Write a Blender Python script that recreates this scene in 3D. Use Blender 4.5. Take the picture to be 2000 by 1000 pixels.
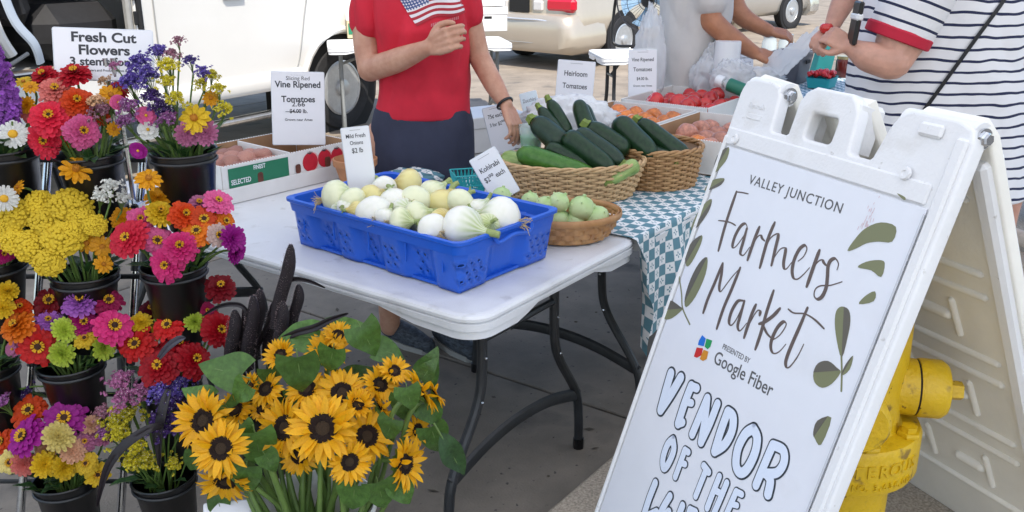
import bpy, bmesh, math, random
import numpy as np
from mathutils import Vector, Matrix, Quaternion
for o in list(bpy.data.objects): bpy.data.objects.remove(o)
R = math.radians
scene = bpy.context.scene
COL = scene.collection
rng = random.Random(7)

# ---------------------------------------------------------------- camera, sky, sun, exposure
CAM_H, PITCH, FOC = 1.58, R(19), 1800.0
cam_d = bpy.data.cameras.new('camera'); cam_d.sensor_width = 36; cam_d.lens = 36*FOC/2000
cam_d.clip_start = .05; cam_d.clip_end = 3000
cam = bpy.data.objects.new('camera', cam_d); COL.objects.link(cam)
cam.location = (0, 0, CAM_H); cam.rotation_euler = (R(90)-PITCH, 0, 0)
scene.camera = cam
SUN_EL, SUN_AZ = R(57), R(-75)         # azimuth of the sun seen from above, measured from +X towards +Y
world = bpy.data.worlds.new('World'); scene.world = world; world.use_nodes = True
nt = world.node_tree; bg = nt.nodes['Background']
sky = nt.nodes.new('ShaderNodeTexSky'); sky.sky_type = 'NISHITA'; sky.sun_disc = False
sky.sun_elevation = SUN_EL; sky.sun_rotation = R(90)-SUN_AZ
nt.links.new(sky.outputs[0], bg.inputs[0]); bg.inputs[1].default_value = .13
sl = bpy.data.lights.new('sun', 'SUN'); sl.energy = 2.5; sl.angle = R(.5); sl.color = (1, .93, .82)
sun = bpy.data.objects.new('sun', sl); COL.objects.link(sun)
sd = Vector((math.cos(SUN_EL)*math.cos(SUN_AZ), math.cos(SUN_EL)*math.sin(SUN_AZ), math.sin(SUN_EL)))
sun.rotation_euler = sd.to_track_quat('Z', 'Y').to_euler(); sun.location = sd*30
scene.view_settings.view_transform = 'Standard'; scene.view_settings.look = 'None'
scene.view_settings.exposure = 1.2; scene.view_settings.gamma = 1; scene.view_settings.use_curve_mapping = False

# ---------------------------------------------------------------- measuring helpers: survey points of the place from the picture
_c, _s = math.cos(PITCH), math.sin(PITCH)
def ray(px, py):
    a = (px-1000)/FOC; b = (500-py)/FOC
    return Vector((a, _c+b*_s, -_s+b*_c))
def GZ(px, py, z=0.0):                 # the point at height z
    r = ray(px, py); return Vector((0, 0, CAM_H)) + r*((z-CAM_H)/r.z)
def GY(px, py, y):                     # the point at distance y
    r = ray(px, py); return Vector((0, 0, CAM_H)) + r*(y/r.y)
# street frame: U runs along the kerb, W across the street
TA = R(54); U = Vector((math.cos(TA), math.sin(TA), 0)); W = Vector((-math.sin(TA), math.cos(TA), 0))
N0 = Vector((-.071, 1.963, 0))
def S(u, w, z=0.0): return N0 + U*u + W*w + Vector((0, 0, z))

_tmp = bpy.data.scenes.new('workbench')
def eval_mesh(t):                      # evaluate one object (text, curve, modifiers) on its own
    _tmp.collection.objects.link(t)
    with bpy.context.temp_override(scene=_tmp, view_layer=_tmp.view_layers[0]):
        dg = bpy.context.evaluated_depsgraph_get(); dg.update()
        return bpy.data.meshes.new_from_object(t.evaluated_get(dg))
# ---------------------------------------------------------------- mesh helpers
class MB:
    def __init__(s): s.v = []; s.f = []; s.m = []
    def add(s, vs, fs, mi=0, M=None):
        b = len(s.v)
        if M is not None: vs = [M @ Vector(p) for p in vs]
        s.v += [tuple(p) for p in vs]; s.f += [tuple(i+b for i in f) for f in fs]; s.m += [mi]*len(fs); return s
    def box(s, c, sz, M=None, mi=0, bev=0.0):
        x, y, z = [q/2 for q in sz]; b = min(bev, x*.98, y*.98, z*.98)
        if b <= 0:
            vs = [(c[0]+i*x, c[1]+j*y, c[2]+k*z) for i in (-1, 1) for j in (-1, 1) for k in (-1, 1)]
            return s.add(vs, [(0,1,3,2),(4,6,7,5),(0,4,5,1),(2,3,7,6),(0,2,6,4),(1,5,7,3)], mi, M)
        vs = []; idx = {}
        for i in (-1, 1):
            for j in (-1, 1):
                for k in (-1, 1):
                    for a in range(3):
                        p = [c[0]+i*(x-(0 if a == 0 else b)), c[1]+j*(y-(0 if a == 1 else b)), c[2]+k*(z-(0 if a == 2 else b))]
                        idx[(i, j, k, a)] = len(vs); vs.append(p)
        fs = []
        for t in (-1, 1):
            fs.append([idx[(t,)+q+(0,)] for q in ((-1,-1),(1,-1),(1,1),(-1,1))][::t])
            fs.append([idx[(q[0],t,q[1],1)] for q in ((-1,-1),(-1,1),(1,1),(1,-1))][::t])
            fs.append([idx[q+(t,2)] for q in ((-1,-1),(1,-1),(1,1),(-1,1))][::t])
        for a in (-1, 1):
            for d in (-1, 1):
                fs.append([idx[(a,d,-1,0)], idx[(a,d,1,0)], idx[(a,d,1,1)], idx[(a,d,-1,1)]][::a*d])
                fs.append([idx[(a,-1,d,0)], idx[(a,1,d,0)], idx[(a,1,d,2)], idx[(a,-1,d,2)]][::-a*d])
                fs.append([idx[(-1,a,d,1)], idx[(1,a,d,1)], idx[(1,a,d,2)], idx[(-1,a,d,2)]][::a*d])
        for i in (-1, 1):
            for j in (-1, 1):
                for k in (-1, 1): fs.append([idx[(i,j,k,a)] for a in range(3)][::i*j*k])
        return s.add(vs, fs, mi, M)
    def tube(s, path, rad, seg=8, closed=False, cap=True, mi=0, flat=None, M=None, up=None):
        P = [Vector(p) for p in path]; n = len(P)
        rr = rad if hasattr(rad, '__len__') else [rad]*n
        T = []
        for i in range(n):
            if closed: d = P[(i+1) % n]-P[i-1]
            else: d = P[min(i+1, n-1)]-P[max(i-1, 0)]
            T.append(d.normalized() if d.length > 1e-9 else Vector((0, 0, 1)))
        if up is not None: a = Vector(up)
        else: a = Vector((0, 0, 1)) if abs(T[0].z) < .9 else Vector((1, 0, 0))
        nrm = (a-T[0]*a.dot(T[0])).normalized(); vs = []
        for i in range(n):
            if up is not None: a = Vector(up); q = a-T[i]*a.dot(T[i]); nrm = q.normalized() if q.length > 1e-6 else nrm
            else:
                q = nrm-T[i]*nrm.dot(T[i]); nrm = q.normalized() if q.length > 1e-6 else nrm
            bi = T[i].cross(nrm)
            fa, fb = flat if flat else (1, 1)
            for k in range(seg):
                t = 2*math.pi*k/seg
                vs.append(P[i] + nrm*(math.cos(t)*rr[i]*fa) + bi*(math.sin(t)*rr[i]*fb))
        fs = []
        for i in range(n if closed else n-1):
            j = (i+1) % n
            for k in range(seg):
                l = (k+1) % seg; fs.append((i*seg+k, i*seg+l, j*seg+l, j*seg+k))
        if cap and not closed:
            fs.append(tuple(range(seg))[::-1]); fs.append(tuple((n-1)*seg+k for k in range(seg)))
        return s.add(vs, fs, mi, M)
    def lathe(s, prof, seg=24, M=None, mi=0, ell=(1, 1), wob=None):
        vs = []; n = len(prof)
        for i, (r, z) in enumerate(prof):
            for k in range(seg):
                t = 2*math.pi*k/seg; q = r*(1+(wob(t, z) if wob else 0))
                vs.append((q*math.cos(t)*ell[0], q*math.sin(t)*ell[1], z))
        fs = [(i*seg+k, i*seg+(k+1) % seg, (i+1)*seg+(k+1) % seg, (i+1)*seg+k) for i in range(n-1) for k in range(seg)]
        if prof[0][0] > 1e-6: fs.append(tuple(range(seg))[::-1])
        if prof[-1][0] > 1e-6: fs.append(tuple((n-1)*seg+k for k in range(seg)))
        return s.add(vs, fs, mi, M)
    def rings(s, rg, cap=True, mi=0, M=None):
        n = len(rg); k = len(rg[0]); vs = [p for r in rg for p in r]
        fs = [(i*k+j, i*k+(j+1) % k, (i+1)*k+(j+1) % k, (i+1)*k+j) for i in range(n-1) for j in range(k)]
        if cap: fs += [tuple(range(k))[::-1], tuple((n-1)*k+j for j in range(k))]
        return s.add(vs, fs, mi, M)
    def ball(s, c, r, seg=12, M=None, mi=0):
        n = max(4, seg//2); r = r if hasattr(r, '__len__') else (r, r, r)
        T = Matrix.Translation(c) @ Matrix.Diagonal((r[0], r[1], r[2], 1))
        if M is not None: T = M @ T
        return s.lathe([(max(math.sin(math.pi*i/n), 1e-4), -math.cos(math.pi*i/n)) for i in range(n+1)], seg, T, mi)
    def grid(s, fn, nu, nv, mi=0, closed_u=False, M=None):
        vs = [fn(i/nu, j/nv) for j in range(nv+1) for i in range(nu+(0 if closed_u else 1))]
        k = nu if closed_u else nu+1
        fs = [(j*k+i, j*k+(i+1) % k, (j+1)*k+(i+1) % k, (j+1)*k+i) for j in range(nv) for i in range(nu)]
        return s.add(vs, fs, mi, M)
    def mesh(s, name, mats, smooth=35):
        me = bpy.data.meshes.new(name); me.from_pydata(s.v, [], s.f); 
        for m in (mats if isinstance(mats, (list, tuple)) else [mats]): me.materials.append(m)
        me.polygons.foreach_set('material_index', s.m)
        if smooth is not None:
            me.polygons.foreach_set('use_smooth', [True]*len(me.polygons))
            if smooth < 180: me.set_sharp_from_angle(angle=R(smooth))
        me.update(); return me
    def build(s, name, mats, parent=None, smooth=35, M=None):
        return link(name, s.mesh(name, mats, smooth), parent, M)
def link(name, data, parent=None, M=None):
    o = bpy.data.objects.new(name, data); COL.objects.link(o); o.parent = parent
    if M is not None: o.matrix_basis = M
    return o
def tag(o, label=None, cat=None, group=None, kind=None):
    for k, v in (('label', label), ('category', cat), ('group', group), ('kind', kind)):
        if v: o[k] = v
    return o
def thing(name, label, cat, loc=(0, 0, 0), rz=0.0, group=None):
    o = bpy.data.objects.new(name, None); o.empty_display_size = .05; COL.objects.link(o)
    o.location = loc; o.rotation_euler = (0, 0, rz)
    return tag(o, label, cat, group)
def copy_tree(o, parent=None):
    c = o.copy(); COL.objects.link(c); c.parent = parent
    for ch in [q for q in o.children]: copy_tree(ch, c)
    return c
def frame(origin, x, y):               # matrix with the given x axis and y axis direction
    x = Vector(x).normalized(); z = x.cross(Vector(y)).normalized(); y = z.cross(x)
    m = Matrix((x, y, z)).transposed().to_4x4(); m.translation = origin; return m
def facing(origin, n, spin=0.0, sc=1.0):
    q = Vector(n).normalized().to_track_quat('Z', 'Y')
    return Matrix.Translation(origin) @ q.to_matrix().to_4x4() @ Matrix.Rotation(spin, 4, 'Z') @ Matrix.Scale(sc, 4)
def smoothpath(P, n=6):
    P = [Vector(p) for p in P]; out = []
    for i in range(len(P)-1):
        p0 = P[max(i-1, 0)]; p1 = P[i]; p2 = P[i+1]; p3 = P[min(i+2, len(P)-1)]
        for k in range(n):
            t = k/n
            out.append(.5*((2*p1)+(p2-p0)*t+(2*p0-5*p1+4*p2-p3)*t*t+(3*p1-p0-3*p2+p3)*t**3))
    out.append(P[-1]); return out

# ---------------------------------------------------------------- materials
MATS = {}
def mat(name, col, rough=.5, var=0.0, vscale=8.0, bump=0.0, bscale=60.0, metal=0.0, spec=.5, sss=0.0, trans=0.0,
        alpha=1.0, rnd=0.0, col2=None, detail=4.0, coat=0.0, stretch=None, rvar=0.0, translucent=0.0):
    if name in MATS: return MATS[name]
    m = bpy.data.materials.new(name); m.use_nodes = True; N = m.node_tree.nodes; Lk = m.node_tree.links
    b = N['Principled BSDF']
    b.inputs['Base Color'].default_value = (*col, 1); b.inputs['Roughness'].default_value = rough
    b.inputs['Metallic'].default_value = metal; b.inputs['Specular IOR Level'].default_value = spec
    b.inputs['Coat Weight'].default_value = coat
    if sss: b.inputs['Subsurface Weight'].default_value = sss; b.inputs['Subsurface Radius'].default_value = (.01, .004, .002)
    if trans: b.inputs['Transmission Weight'].default_value = trans
    if alpha < 1: b.inputs['Alpha'].default_value = alpha
    tc = N.new('ShaderNodeTexCoord'); src = tc.outputs['Object']
    if stretch:
        mp = N.new('ShaderNodeMapping'); mp.inputs['Scale'].default_value = stretch; Lk.new(src, mp.inputs[0]); src = mp.outputs[0]
    out = None
    if var or col2:
        n = N.new('ShaderNodeTexNoise'); n.inputs['Scale'].default_value = vscale; n.inputs['Detail'].default_value = detail
        n.inputs['Roughness'].default_value = .62; Lk.new(src, n.inputs['Vector'])
        r = N.new('ShaderNodeValToRGB'); r.color_ramp.elements[0].position = .3; r.color_ramp.elements[1].position = .7
        c2 = col2 if col2 else tuple(min(1, c*(1+var)) for c in col)
        c1 = col if col2 else tuple(c*(1-var) for c in col)
        r.color_ramp.elements[0].color = (*c1, 1); r.color_ramp.elements[1].color = (*c2, 1)
        Lk.new(n.outputs['Fac'], r.inputs[0]); out = r.outputs[0]
        if rvar:
            mr = N.new('ShaderNodeMapRange'); mr.inputs[3].default_value = rough-rvar; mr.inputs[4].default_value = rough+rvar
            Lk.new(n.outputs['Fac'], mr.inputs[0]); Lk.new(mr.outputs[0], b.inputs['Roughness'])
    if rnd:
        oi = N.new('ShaderNodeObjectInfo'); h = N.new('ShaderNodeHueSaturation')
        mr = N.new('ShaderNodeMapRange'); mr.inputs[3].default_value = 1-rnd; mr.inputs[4].default_value = 1+rnd
        Lk.new(oi.outputs['Random'], mr.inputs[0]); Lk.new(mr.outputs[0], h.inputs['Value'])
        if out: Lk.new(out, h.inputs['Color'])
        else: h.inputs['Color'].default_value = (*col, 1)
        out = h.outputs[0]
    if out: Lk.new(out, b.inputs['Base Color'])
    if bump:
        n2 = N.new('ShaderNodeTexNoise'); n2.inputs['Scale'].default_value = bscale; n2.inputs['Detail'].default_value = 5
        Lk.new(src, n2.inputs['Vector'])
        bp = N.new('ShaderNodeBump'); bp.inputs['Strength'].default_value = min(1, bump); bp.inputs['Distance'].default_value = .004*max(1, bump)
        Lk.new(n2.outputs['Fac'], bp.inputs['Height']); Lk.new(bp.outputs[0], b.inputs['Normal'])
    if translucent:
        t = N.new('ShaderNodeBsdfTranslucent'); mx = N.new('ShaderNodeMixShader'); mx.inputs[0].default_value = translucent
        if out: Lk.new(out, t.inputs[0])
        else: t.inputs[0].default_value = (*col, 1)
        Lk.new(b.outputs[0], mx.inputs[1]); Lk.new(t.outputs[0], mx.inputs[2])
        Lk.new(mx.outputs[0], N['Material Output'].inputs[0])
    MATS[name] = m; return m
white_plastic = mat('white_plastic', (.74, .75, .76), .42, var=.05, vscale=5, bump=.12, bscale=220)
white_paper = mat('white_paper', (.80, .80, .84), .32, var=.015, vscale=3)
ink = mat('ink', (.035, .036, .045), .6)
ink_grey = mat('ink_grey', (.14, .14, .16), .6)
black_plastic = mat('black_plastic', (.006, .006, .007), .3, var=.2, vscale=12, bump=.05, bscale=90)
chrome = mat('chrome', (.60, .62, .65), .2, metal=1, var=.18, vscale=25)
dark_steel = mat('dark_steel', (.022, .024, .027), .45, var=.25, vscale=18, bump=.1, bscale=150)
stem_green = mat('stem_green', (.10, .17, .035), .5, var=.25, vscale=20)
leaf_green = mat('leaf_green', (.035, .095, .025), .45, var=.4, vscale=14, bump=.25, bscale=50, rnd=.3, translucent=.25)
cardboard = mat('cardboard', (.36, .21, .11), .8, var=.1, vscale=9, bump=.08, bscale=120)
white_card = mat('white_card', (.72, .71, .69), .6, var=.05, vscale=9, bump=.08, bscale=90)
skin = mat('skin', (.44, .21, .135), .48, col2=(.56, .32, .22), vscale=22, bump=.22, bscale=110, sss=.1)
def text(body, size, m, parent, M, align='LEFT', bold=0.0, sx=1.0, name='lettering', ext=.0002, sp=1.0):
    c = bpy.data.curves.new(name, 'FONT'); c.body = body; c.size = size; c.align_x = align; c.extrude = ext
    c.offset = bold*size; c.space_character = sp; c.resolution_u = 4; c.space_line = .95
    t = bpy.data.objects.new(name, c); me = eval_mesh(t)
    bpy.data.objects.remove(t); bpy.data.curves.remove(c)
    me.materials.clear(); me.materials.append(m)
    return link(name, me, parent, M @ Matrix.Diagonal((sx, 1, 1, 1)))
def stroke(mb, P, rad, h=.0004, z=0.0, mi=0, cap=8):
    P = [Vector((p[0], p[1], 0)) for p in P]; n = len(P)
    rr = rad if hasattr(rad, '__len__') else [rad]*n; vs = []
    for i in range(n):
        d = (P[min(i+1, n-1)]-P[max(i-1, 0)]); d = d.normalized() if d.length > 1e-9 else Vector((1, 0, 0))
        q = Vector((-d.y, d.x, 0))*rr[i]
        vs += [P[i]-q+Vector((0, 0, z)), P[i]+Vector((0, 0, z+h)), P[i]+q+Vector((0, 0, z))]
    mb.add(vs, [f for i in range(n-1) for f in ((i*3, i*3+3, i*3+4, i*3+1), (i*3+1, i*3+4, i*3+5, i*3+2))], mi)
    for i in (0, n-1):
        c = P[i]; ring = [c+Vector((math.cos(t)*rr[i], math.sin(t)*rr[i], z)) for t in [2*math.pi*k/16 for k in range(16)]]
        mb.add([c+Vector((0, 0, z+h))]+ring, [(0, 1+k, 1+(k+1) % 16) for k in range(16)], mi)
def plate(mb, pts, z0, z1, mi=0, M=None):           # extruded flat outline
    n = len(pts); vs = [(p[0], p[1], z0) for p in pts]+[(p[0], p[1], z1) for p in pts]
    fs = [tuple(range(n))[::-1], tuple(range(n, 2*n))]+[(i, (i+1) % n, n+(i+1) % n, n+i) for i in range(n)]
    return mb.add(vs, fs, mi, M)
def curve_plate(name, splines, ext, bev, mats, parent=None, M=None, res=2):   # outline with holes, thickness and rounded edges
    c = bpy.data.curves.new(name, 'CURVE'); c.dimensions = '2D'; c.fill_mode = 'BOTH'; c.extrude = ext; c.bevel_depth = bev; c.bevel_resolution = res
    for pts in splines:
        s = c.splines.new('POLY'); s.points.add(len(pts)-1); s.use_cyclic_u = True
        for p, q in zip(s.points, pts): p.co = (q[0], q[1], 0, 1)
    t = bpy.data.objects.new(name, c); me = eval_mesh(t)
    bpy.data.objects.remove(t); bpy.data.curves.remove(c); me.materials.clear()
    for m in (mats if isinstance(mats, (list, tuple)) else [mats]): me.materials.append(m)
    me.polygons.foreach_set('use_smooth', [True]*len(me.polygons)); me.set_sharp_from_angle(angle=R(40))
    return link(name, me, parent, M)
def rrect(x0, y0, x1, y1, r, n=6):
    out = []
    for cx, cy, a in ((x1-r, y1-r, 0), (x0+r, y1-r, 90), (x0+r, y0+r, 180), (x1-r, y0+r, 270)):
        out += [(cx+r*math.cos(R(a+90*k/n)), cy+r*math.sin(R(a+90*k/n))) for k in range(n+1)]
    return out
# ================================================================= SETTING
concrete = mat('street_concrete', (.275, .228, .176), .85, var=.30, vscale=2.2, bump=.5, bscale=120, detail=12, rvar=.1)
joint_m = mat('joint', (.09, .085, .08), .9)
aggregate = mat('aggregate_concrete', (.36, .31, .25), .9, var=.42, vscale=130, bump=.5, bscale=180, detail=3)
g = MB(); g.box((0, 150, -.06), (900, 900, .1)); st = g.build('street', joint_m, None, None); tag(st, kind='structure')
def stain_mix(m, col, scale, lo, hi):      # dark drips and patches with a shape of their own
    N = m.node_tree.nodes; Lk = m.node_tree.links; b = N['Principled BSDF']; src = b.inputs['Base Color'].links[0].from_socket
    tc = N.new('ShaderNodeTexCoord'); n = N.new('ShaderNodeTexNoise'); n.inputs['Scale'].default_value = scale; n.inputs['Detail'].default_value = 8
    Lk.new(tc.outputs['Object'], n.inputs['Vector'])
    r = N.new('ShaderNodeValToRGB'); r.color_ramp.elements[0].position = lo; r.color_ramp.elements[1].position = hi
    mx = N.new('ShaderNodeMix'); mx.data_type = 'RGBA'; mx.inputs[7].default_value = (*col, 1)
    Lk.new(n.outputs['Fac'], r.inputs[0]); Lk.new(r.outputs[0], mx.inputs[0]); Lk.new(src, mx.inputs[6]); Lk.new(mx.outputs[2], b.inputs['Base Color'])
stain_mix(concrete, (.10, .09, .08), 3.2, .58, .74); stain_mix(concrete, (.13, .115, .10), 34, .66, .72)
SL_U, SL_W = 4.6, 3.7
shaded_concrete = mat('shaded_street_concrete', (.215, .188, .155), .88, var=.30, vscale=2.6, bump=.6, bscale=130, detail=12, rvar=.08)  # near slab row: shade under the stall put into a darker base colour
stain_mix(shaded_concrete, (.055, .05, .047), 2.6, .57, .72); stain_mix(shaded_concrete, (.07, .065, .06), 38, .66, .71); stain_mix(shaded_concrete, (.26, .24, .21), 55, .70, .74)
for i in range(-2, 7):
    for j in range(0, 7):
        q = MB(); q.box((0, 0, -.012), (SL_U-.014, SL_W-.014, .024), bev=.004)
        o = q.build('slab', shaded_concrete if j == 0 else concrete, st); c = S(-1.3+i*SL_U, -.02+.02+SL_W*(j+.5)-1.0 if j else SL_W*.5-1.0)
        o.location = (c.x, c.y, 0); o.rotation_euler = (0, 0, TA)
far = MB(); far.box((0, 0, -.0095), (700, 700, .005)); fo = far.build('slab', concrete, st, None); fo.location = S(30, 380); fo.rotation_euler = (0, 0, TA)
for o in st.children:
    if o is not fo: o.location.z += .0
fo.location = S(0, SL_W*6-1.0+350+SL_W); fo.location.z = 0
# sidewalk with a kerb
KW = -.035
sw = MB(); sw.box((0, 0, .04), (40, 8, .1), M=Matrix.Translation(S(0, KW-4.2)) @ Matrix.Rotation(TA, 4, 'Z')); swo = tag(sw.build('sidewalk', joint_m, None, None), kind='structure')
for i in range(-4, 7):
    q = MB(); q.box((0, 0, .065), (1.79, .18, .13), bev=.018); o = q.build('kerb_stone', aggregate, swo)
    o.location = S(.42+i*1.8, KW-.09); o.rotation_euler = (0, 0, TA)
    for j in range(3):
        q = MB(); q.box((0, 0, .107), (1.79, 1.39, .05), bev=.006); o = q.build('slab', aggregate, swo)
        o.location = S(.42+i*1.8, KW-.185-.7-j*1.4); o.rotation_euler = (0, 0, TA)

# ================================================================= unseen MARQUEE added to shade the stall (overhead, legs outside the view)
tent_cloth = mat('tent_cloth', (.82, .82, .83), .7, translucent=.72)
TX0, TX1, TY0, TY1, TZ = -4.4, 5.2, -3.6, 4.5, 2.75
mq = thing('shade_marquee', 'unseen white fabric roof added overhead to shade the whole stall', 'shade_marquee', ((TX0+TX1)/2, (TY0+TY1)/2, 0))
cx, cy = (TX0+TX1)/2, (TY0+TY1)/2; hx, hy = (TX1-TX0)/2, (TY1-TY0)/2
m_ = MB(); m_.add([(-hx, -hy, TZ), (hx, -hy, TZ), (hx, hy, TZ), (-hx, hy, TZ), (-.6, 0, TZ+1.3), (.6, 0, TZ+1.3)], [(0, 1, 5, 4), (1, 2, 5), (2, 3, 4, 5), (3, 0, 4)])
m_.build('roof_cloth', tent_cloth, mq, None)
m_ = MB()
for a, b in (((-hx, -hy), (hx, -hy)), ((hx, -hy), (hx, hy)), ((hx, hy), (-hx, hy)), ((-hx, hy), (-hx, -hy))):
    m_.add([(*a, TZ-.002), (*b, TZ-.002), (*b, TZ-.25), (*a, TZ-.25)], [(0, 1, 2, 3)])
m_.build('valance', tent_cloth, mq, None)
for a in ((-hx+.1, -hy+.1), (hx-.1, -hy+.1), (hx-.1, hy-.1), (-hx+.1, hy-.1)):
    m_ = MB(); m_.tube([(*a, 0), (*a, TZ)], .03, 8); m_.build('pole', chrome, mq)

# ================================================================= VEHICLES
tyre_m = mat('tyre', (.018, .018, .02), .8, var=.3, vscale=30)
rim_m = mat('steel_rim', (.50, .51, .52), .4, metal=.6, var=.1, vscale=20)
dark_hole = mat('dark_recess', (.008, .008, .009), .8)
van_white = mat('van_paint', (.69, .675, .64), .32, coat=.4, var=.02, vscale=3)
trim_grey = mat('trim_grey', (.30, .30, .29), .6, var=.1)
seat_m = mat('dark_upholstery', (.012, .012, .014), .7, var=.3, vscale=15)
glass_dark = mat('dark_glass', (.02, .025, .03), .06, spec=.8)
def wheel(parent, loc, r, w, side=-1, holes=8, style='steel'):
    T = Matrix.Translation(loc) @ Matrix.Rotation(R(90)*(-side), 4, 'X')
    q = MB(); k = r*.64
    q.lathe([(k, -w/2+.01), (r*.93, -w/2), (r, -w/2+.03), (r, w/2-.03), (r*.96, w/2-.005), (r*.80, w/2+.004), (k+.012, w/2-.002), (k, w/2-.02), (k-.01, w/2-.1)], 40)
    ty = q.build('tyre', tyre_m, parent, 50, T)
    q = MB(); q.lathe([(k+.004, w/2-.004), (k-.015, w/2+.002), (k-.035, w/2-.03), (k*.78, w/2-.045), (k*.45, w/2-.012), (k*.32, w/2-.005), (k*.30, w/2+.02), (k*.12, w/2+.03), (0.001, w/2+.03)], 40)
    rm = q.build('rim', rim_m, parent, 40, T)
    for i in range(holes):
        a = 2*math.pi*(i+.5)/holes; q = MB()
        rr = k*.66; q.lathe([(k*.13, -.004), (k*.12, .004), (.0005, .004)], 14, Matrix.Rotation(a, 4, 'Z') @ Matrix.Translation((rr, 0, w/2-.029)) @ Matrix.Rotation(R(23), 4, 'Y') @ Matrix.Diagonal((1.25, 1, 1, 1)) if style == 'steel' else Matrix.Rotation(a, 4, 'Z') @ Matrix.Translation((rr*1.0, 0, w/2-.028)) @ Matrix.Rotation(R(23), 4, 'Y') @ Matrix.Diagonal((1.8, .9, 1, 1)))
        q.build('wheel_slot', dark_hole, rm)
    return ty
VA = R(58); VP = GZ(676, 252, 0)
van = thing('parked_van', 'white van parked behind the stall with its side door open', 'van', (VP.x, VP.y, 0), VA)
XZ = Matrix.Rotation(R(90), 4, 'X')       # plate drawn in x,z: outward face points to -y
def arch(cx, r, a0=180, a1=0, n=14): return [(cx+r*math.cos(R(a0+(a1-a0)*k/n)), .36+r*math.sin(R(a0+(a1-a0)*k/n))) for k in range(n+1)]
outl = [(-4.6, .47), (-4.03, .47)] + [p for p in arch(-3.55, .47) if p[1] > .47] + [(-3.09, .47), (-.47, .47)] + [p for p in arch(0, .47) if p[1] > .47] + [(.46, .47), (.95, .5), (1.02, .8), (.95, 1.05), (.35, 1.16), (-.25, 1.9), (-.5, 2.08), (-4.45, 2.1), (-4.55, 1.6)]
opening = rrect(-3.42, .80, -1.98, 1.96, .16, 8)
win = rrect(-1.72, 1.3, -.62, 1.86, .08)
side_p = curve_plate('side_panel', [outl, opening, win], .012, .012, van_white, van, Matrix.Translation((0, .02, 0)) @ XZ)
q = MB(); q.tube([(x, -.012, .52) for x in (-2.82, -.5)], .075, 12, flat=(1, .38)); q.build('rocker_panel', van_white, van)
q = MB(); q.tube([(p[0], -.008, p[1]) for p in arch(0, .495)], .03, 8, flat=(1, .8)); q.build('wheel_arch_flare', van_white, van)
q = MB(); q.tube([(-3.3, -.09, .29), (-.62, -.09, .29), (-.5, .0, .30)], .05, 10, flat=(.55, 1.2)); q.build('running_board', chrome, van)
# seams of the front door
for pts in ([(-.36, 1.2), (-.42, 1.0), (-.47, .80), (-.53, .62), (-.6, .56)], [(-1.84, 1.9), (-1.84, .75), (-1.80, .58)], [(-1.80, .578), (-.6, .558)]):
    q = MB(); q.tube([(p[0], -.0065, p[1]) for p in smoothpath([(a, 0, b) for a, b in pts], 4) for p in [(p[0], p[2])]], .006, 6); q.build('door_seam', trim_grey, van)
q = MB(); q.box((-1.15, -.02, 1.18), (.2, .03, .04), bev=.012); q.build('door_handle', black_plastic, van)
q = MB(); pts = rrect(-3.44, .78, -1.96, 1.98, .17, 8); q.tube([(p[0], -.004, p[1]) for p in pts], .022, 8, closed=True); q.build('door_seal', dark_hole, van)
q = MB(); q.box((-2.02, .03, 1.3), (.045, .06, 1.1), bev=.015)
q.build('door_pillar', trim_grey, van)
for z in (1.08, 1.24, 1.40): 
    q = MB(); q.box((-1.995, -.012, z), (.035, .012, .09), bev=.012); q.build('pillar_slot', dark_hole, van)
q = MB(); q.box((-2.2, .98, .74), (4.3, 1.88, .08)); q.build('floor', trim_grey, van, None)
q = MB(); q.box((-2.7, .06, .80), (1.36, .1, .035), bev=.01); q.build('step_board', mat('brown_sill', (.30, .22, .15), .75, var=.2, vscale=12), van)
q = MB(); q.box((-2.2, 1.94, 1.3), (4.4, .03, 1.55)); q.box((-4.48, .98, 1.3), (.03, 1.9, 1.6)); q.box((-2.4, .98, 2.1), (4.2, 1.9, .03)); q.build('body_shell', van_white, van, None)
q = MB(); q.rings([[(x, .03+y, z) for y, z in ((.02, .45), (1.87, .45), (1.87, zt), (.02, zt))] for x, zt in ((-.35, 1.16), (.35, 1.15), (.95, 1.03), (1.02, .75), (.95, .48))]); q.build('hood', van_white, van)
q = MB(); q.add([(-.32, .08, 1.2), (-.32, 1.88, 1.2), (-.62, 1.8, 2.07), (-.62, .16, 2.07)], [(0, 1, 2, 3)]); q.build('windscreen', glass_dark, van)
q = MB(); q.box((-1.17, .034, 1.58), (1.16, .008, .62)); q.build('door_window', glass_dark, van)
q = MB(); q.box((-2.22, .55, 1.0), (.62, .7, .36), bev=.12); q.build('seat_cushion', seat_m, van)
q = MB(); q.box((-2.62, .55, 1.45), (.2, .62, .8), M=Matrix.Translation((-2.6, 0, 1.2)) @ Matrix.Rotation(R(-14), 4, 'Y') @ Matrix.Translation((2.6, 0, -1.2)), bev=.09); q.build('seat_back', seat_m, van)
q = MB(); q.box((-2.5, 1.3, 1.3), (1.4, .02, 1.0)); q.build('cabin_lining', mat('lining', (.11, .10, .095), .9), van)
q = MB(); q.tube(smoothpath([(-2.86, .02, 1.98), (-2.88, 0, 1.5), (-2.84, -.02, 1.15), (-2.74, -.03, .98), (-2.70, .0, .86)], 6), .03, 8, flat=(1, .5)); q.build('door_edge_trim', mat('blue_grey_trim', (.40, .46, .54), .5), van)
q = MB(); q.tube(smoothpath([(-2.96, .05, 1.98), (-2.97, .03, 1.5), (-2.93, .02, 1.1), (-2.86, .02, .92)], 6), .035, 8); q.build('door_frame_edge', van_white, van)
q = MB(); q.box((-3.06, 1.0, 1.35), (.02, 1.6, 1.1)); q.build('bulkhead', mat('lining_light', (.52, .48, .40), .8), van)
wheel(van, (0, .13, .36), .36, .24)
wheel(van, (-3.55, .13, .36), .36, .24)
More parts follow.
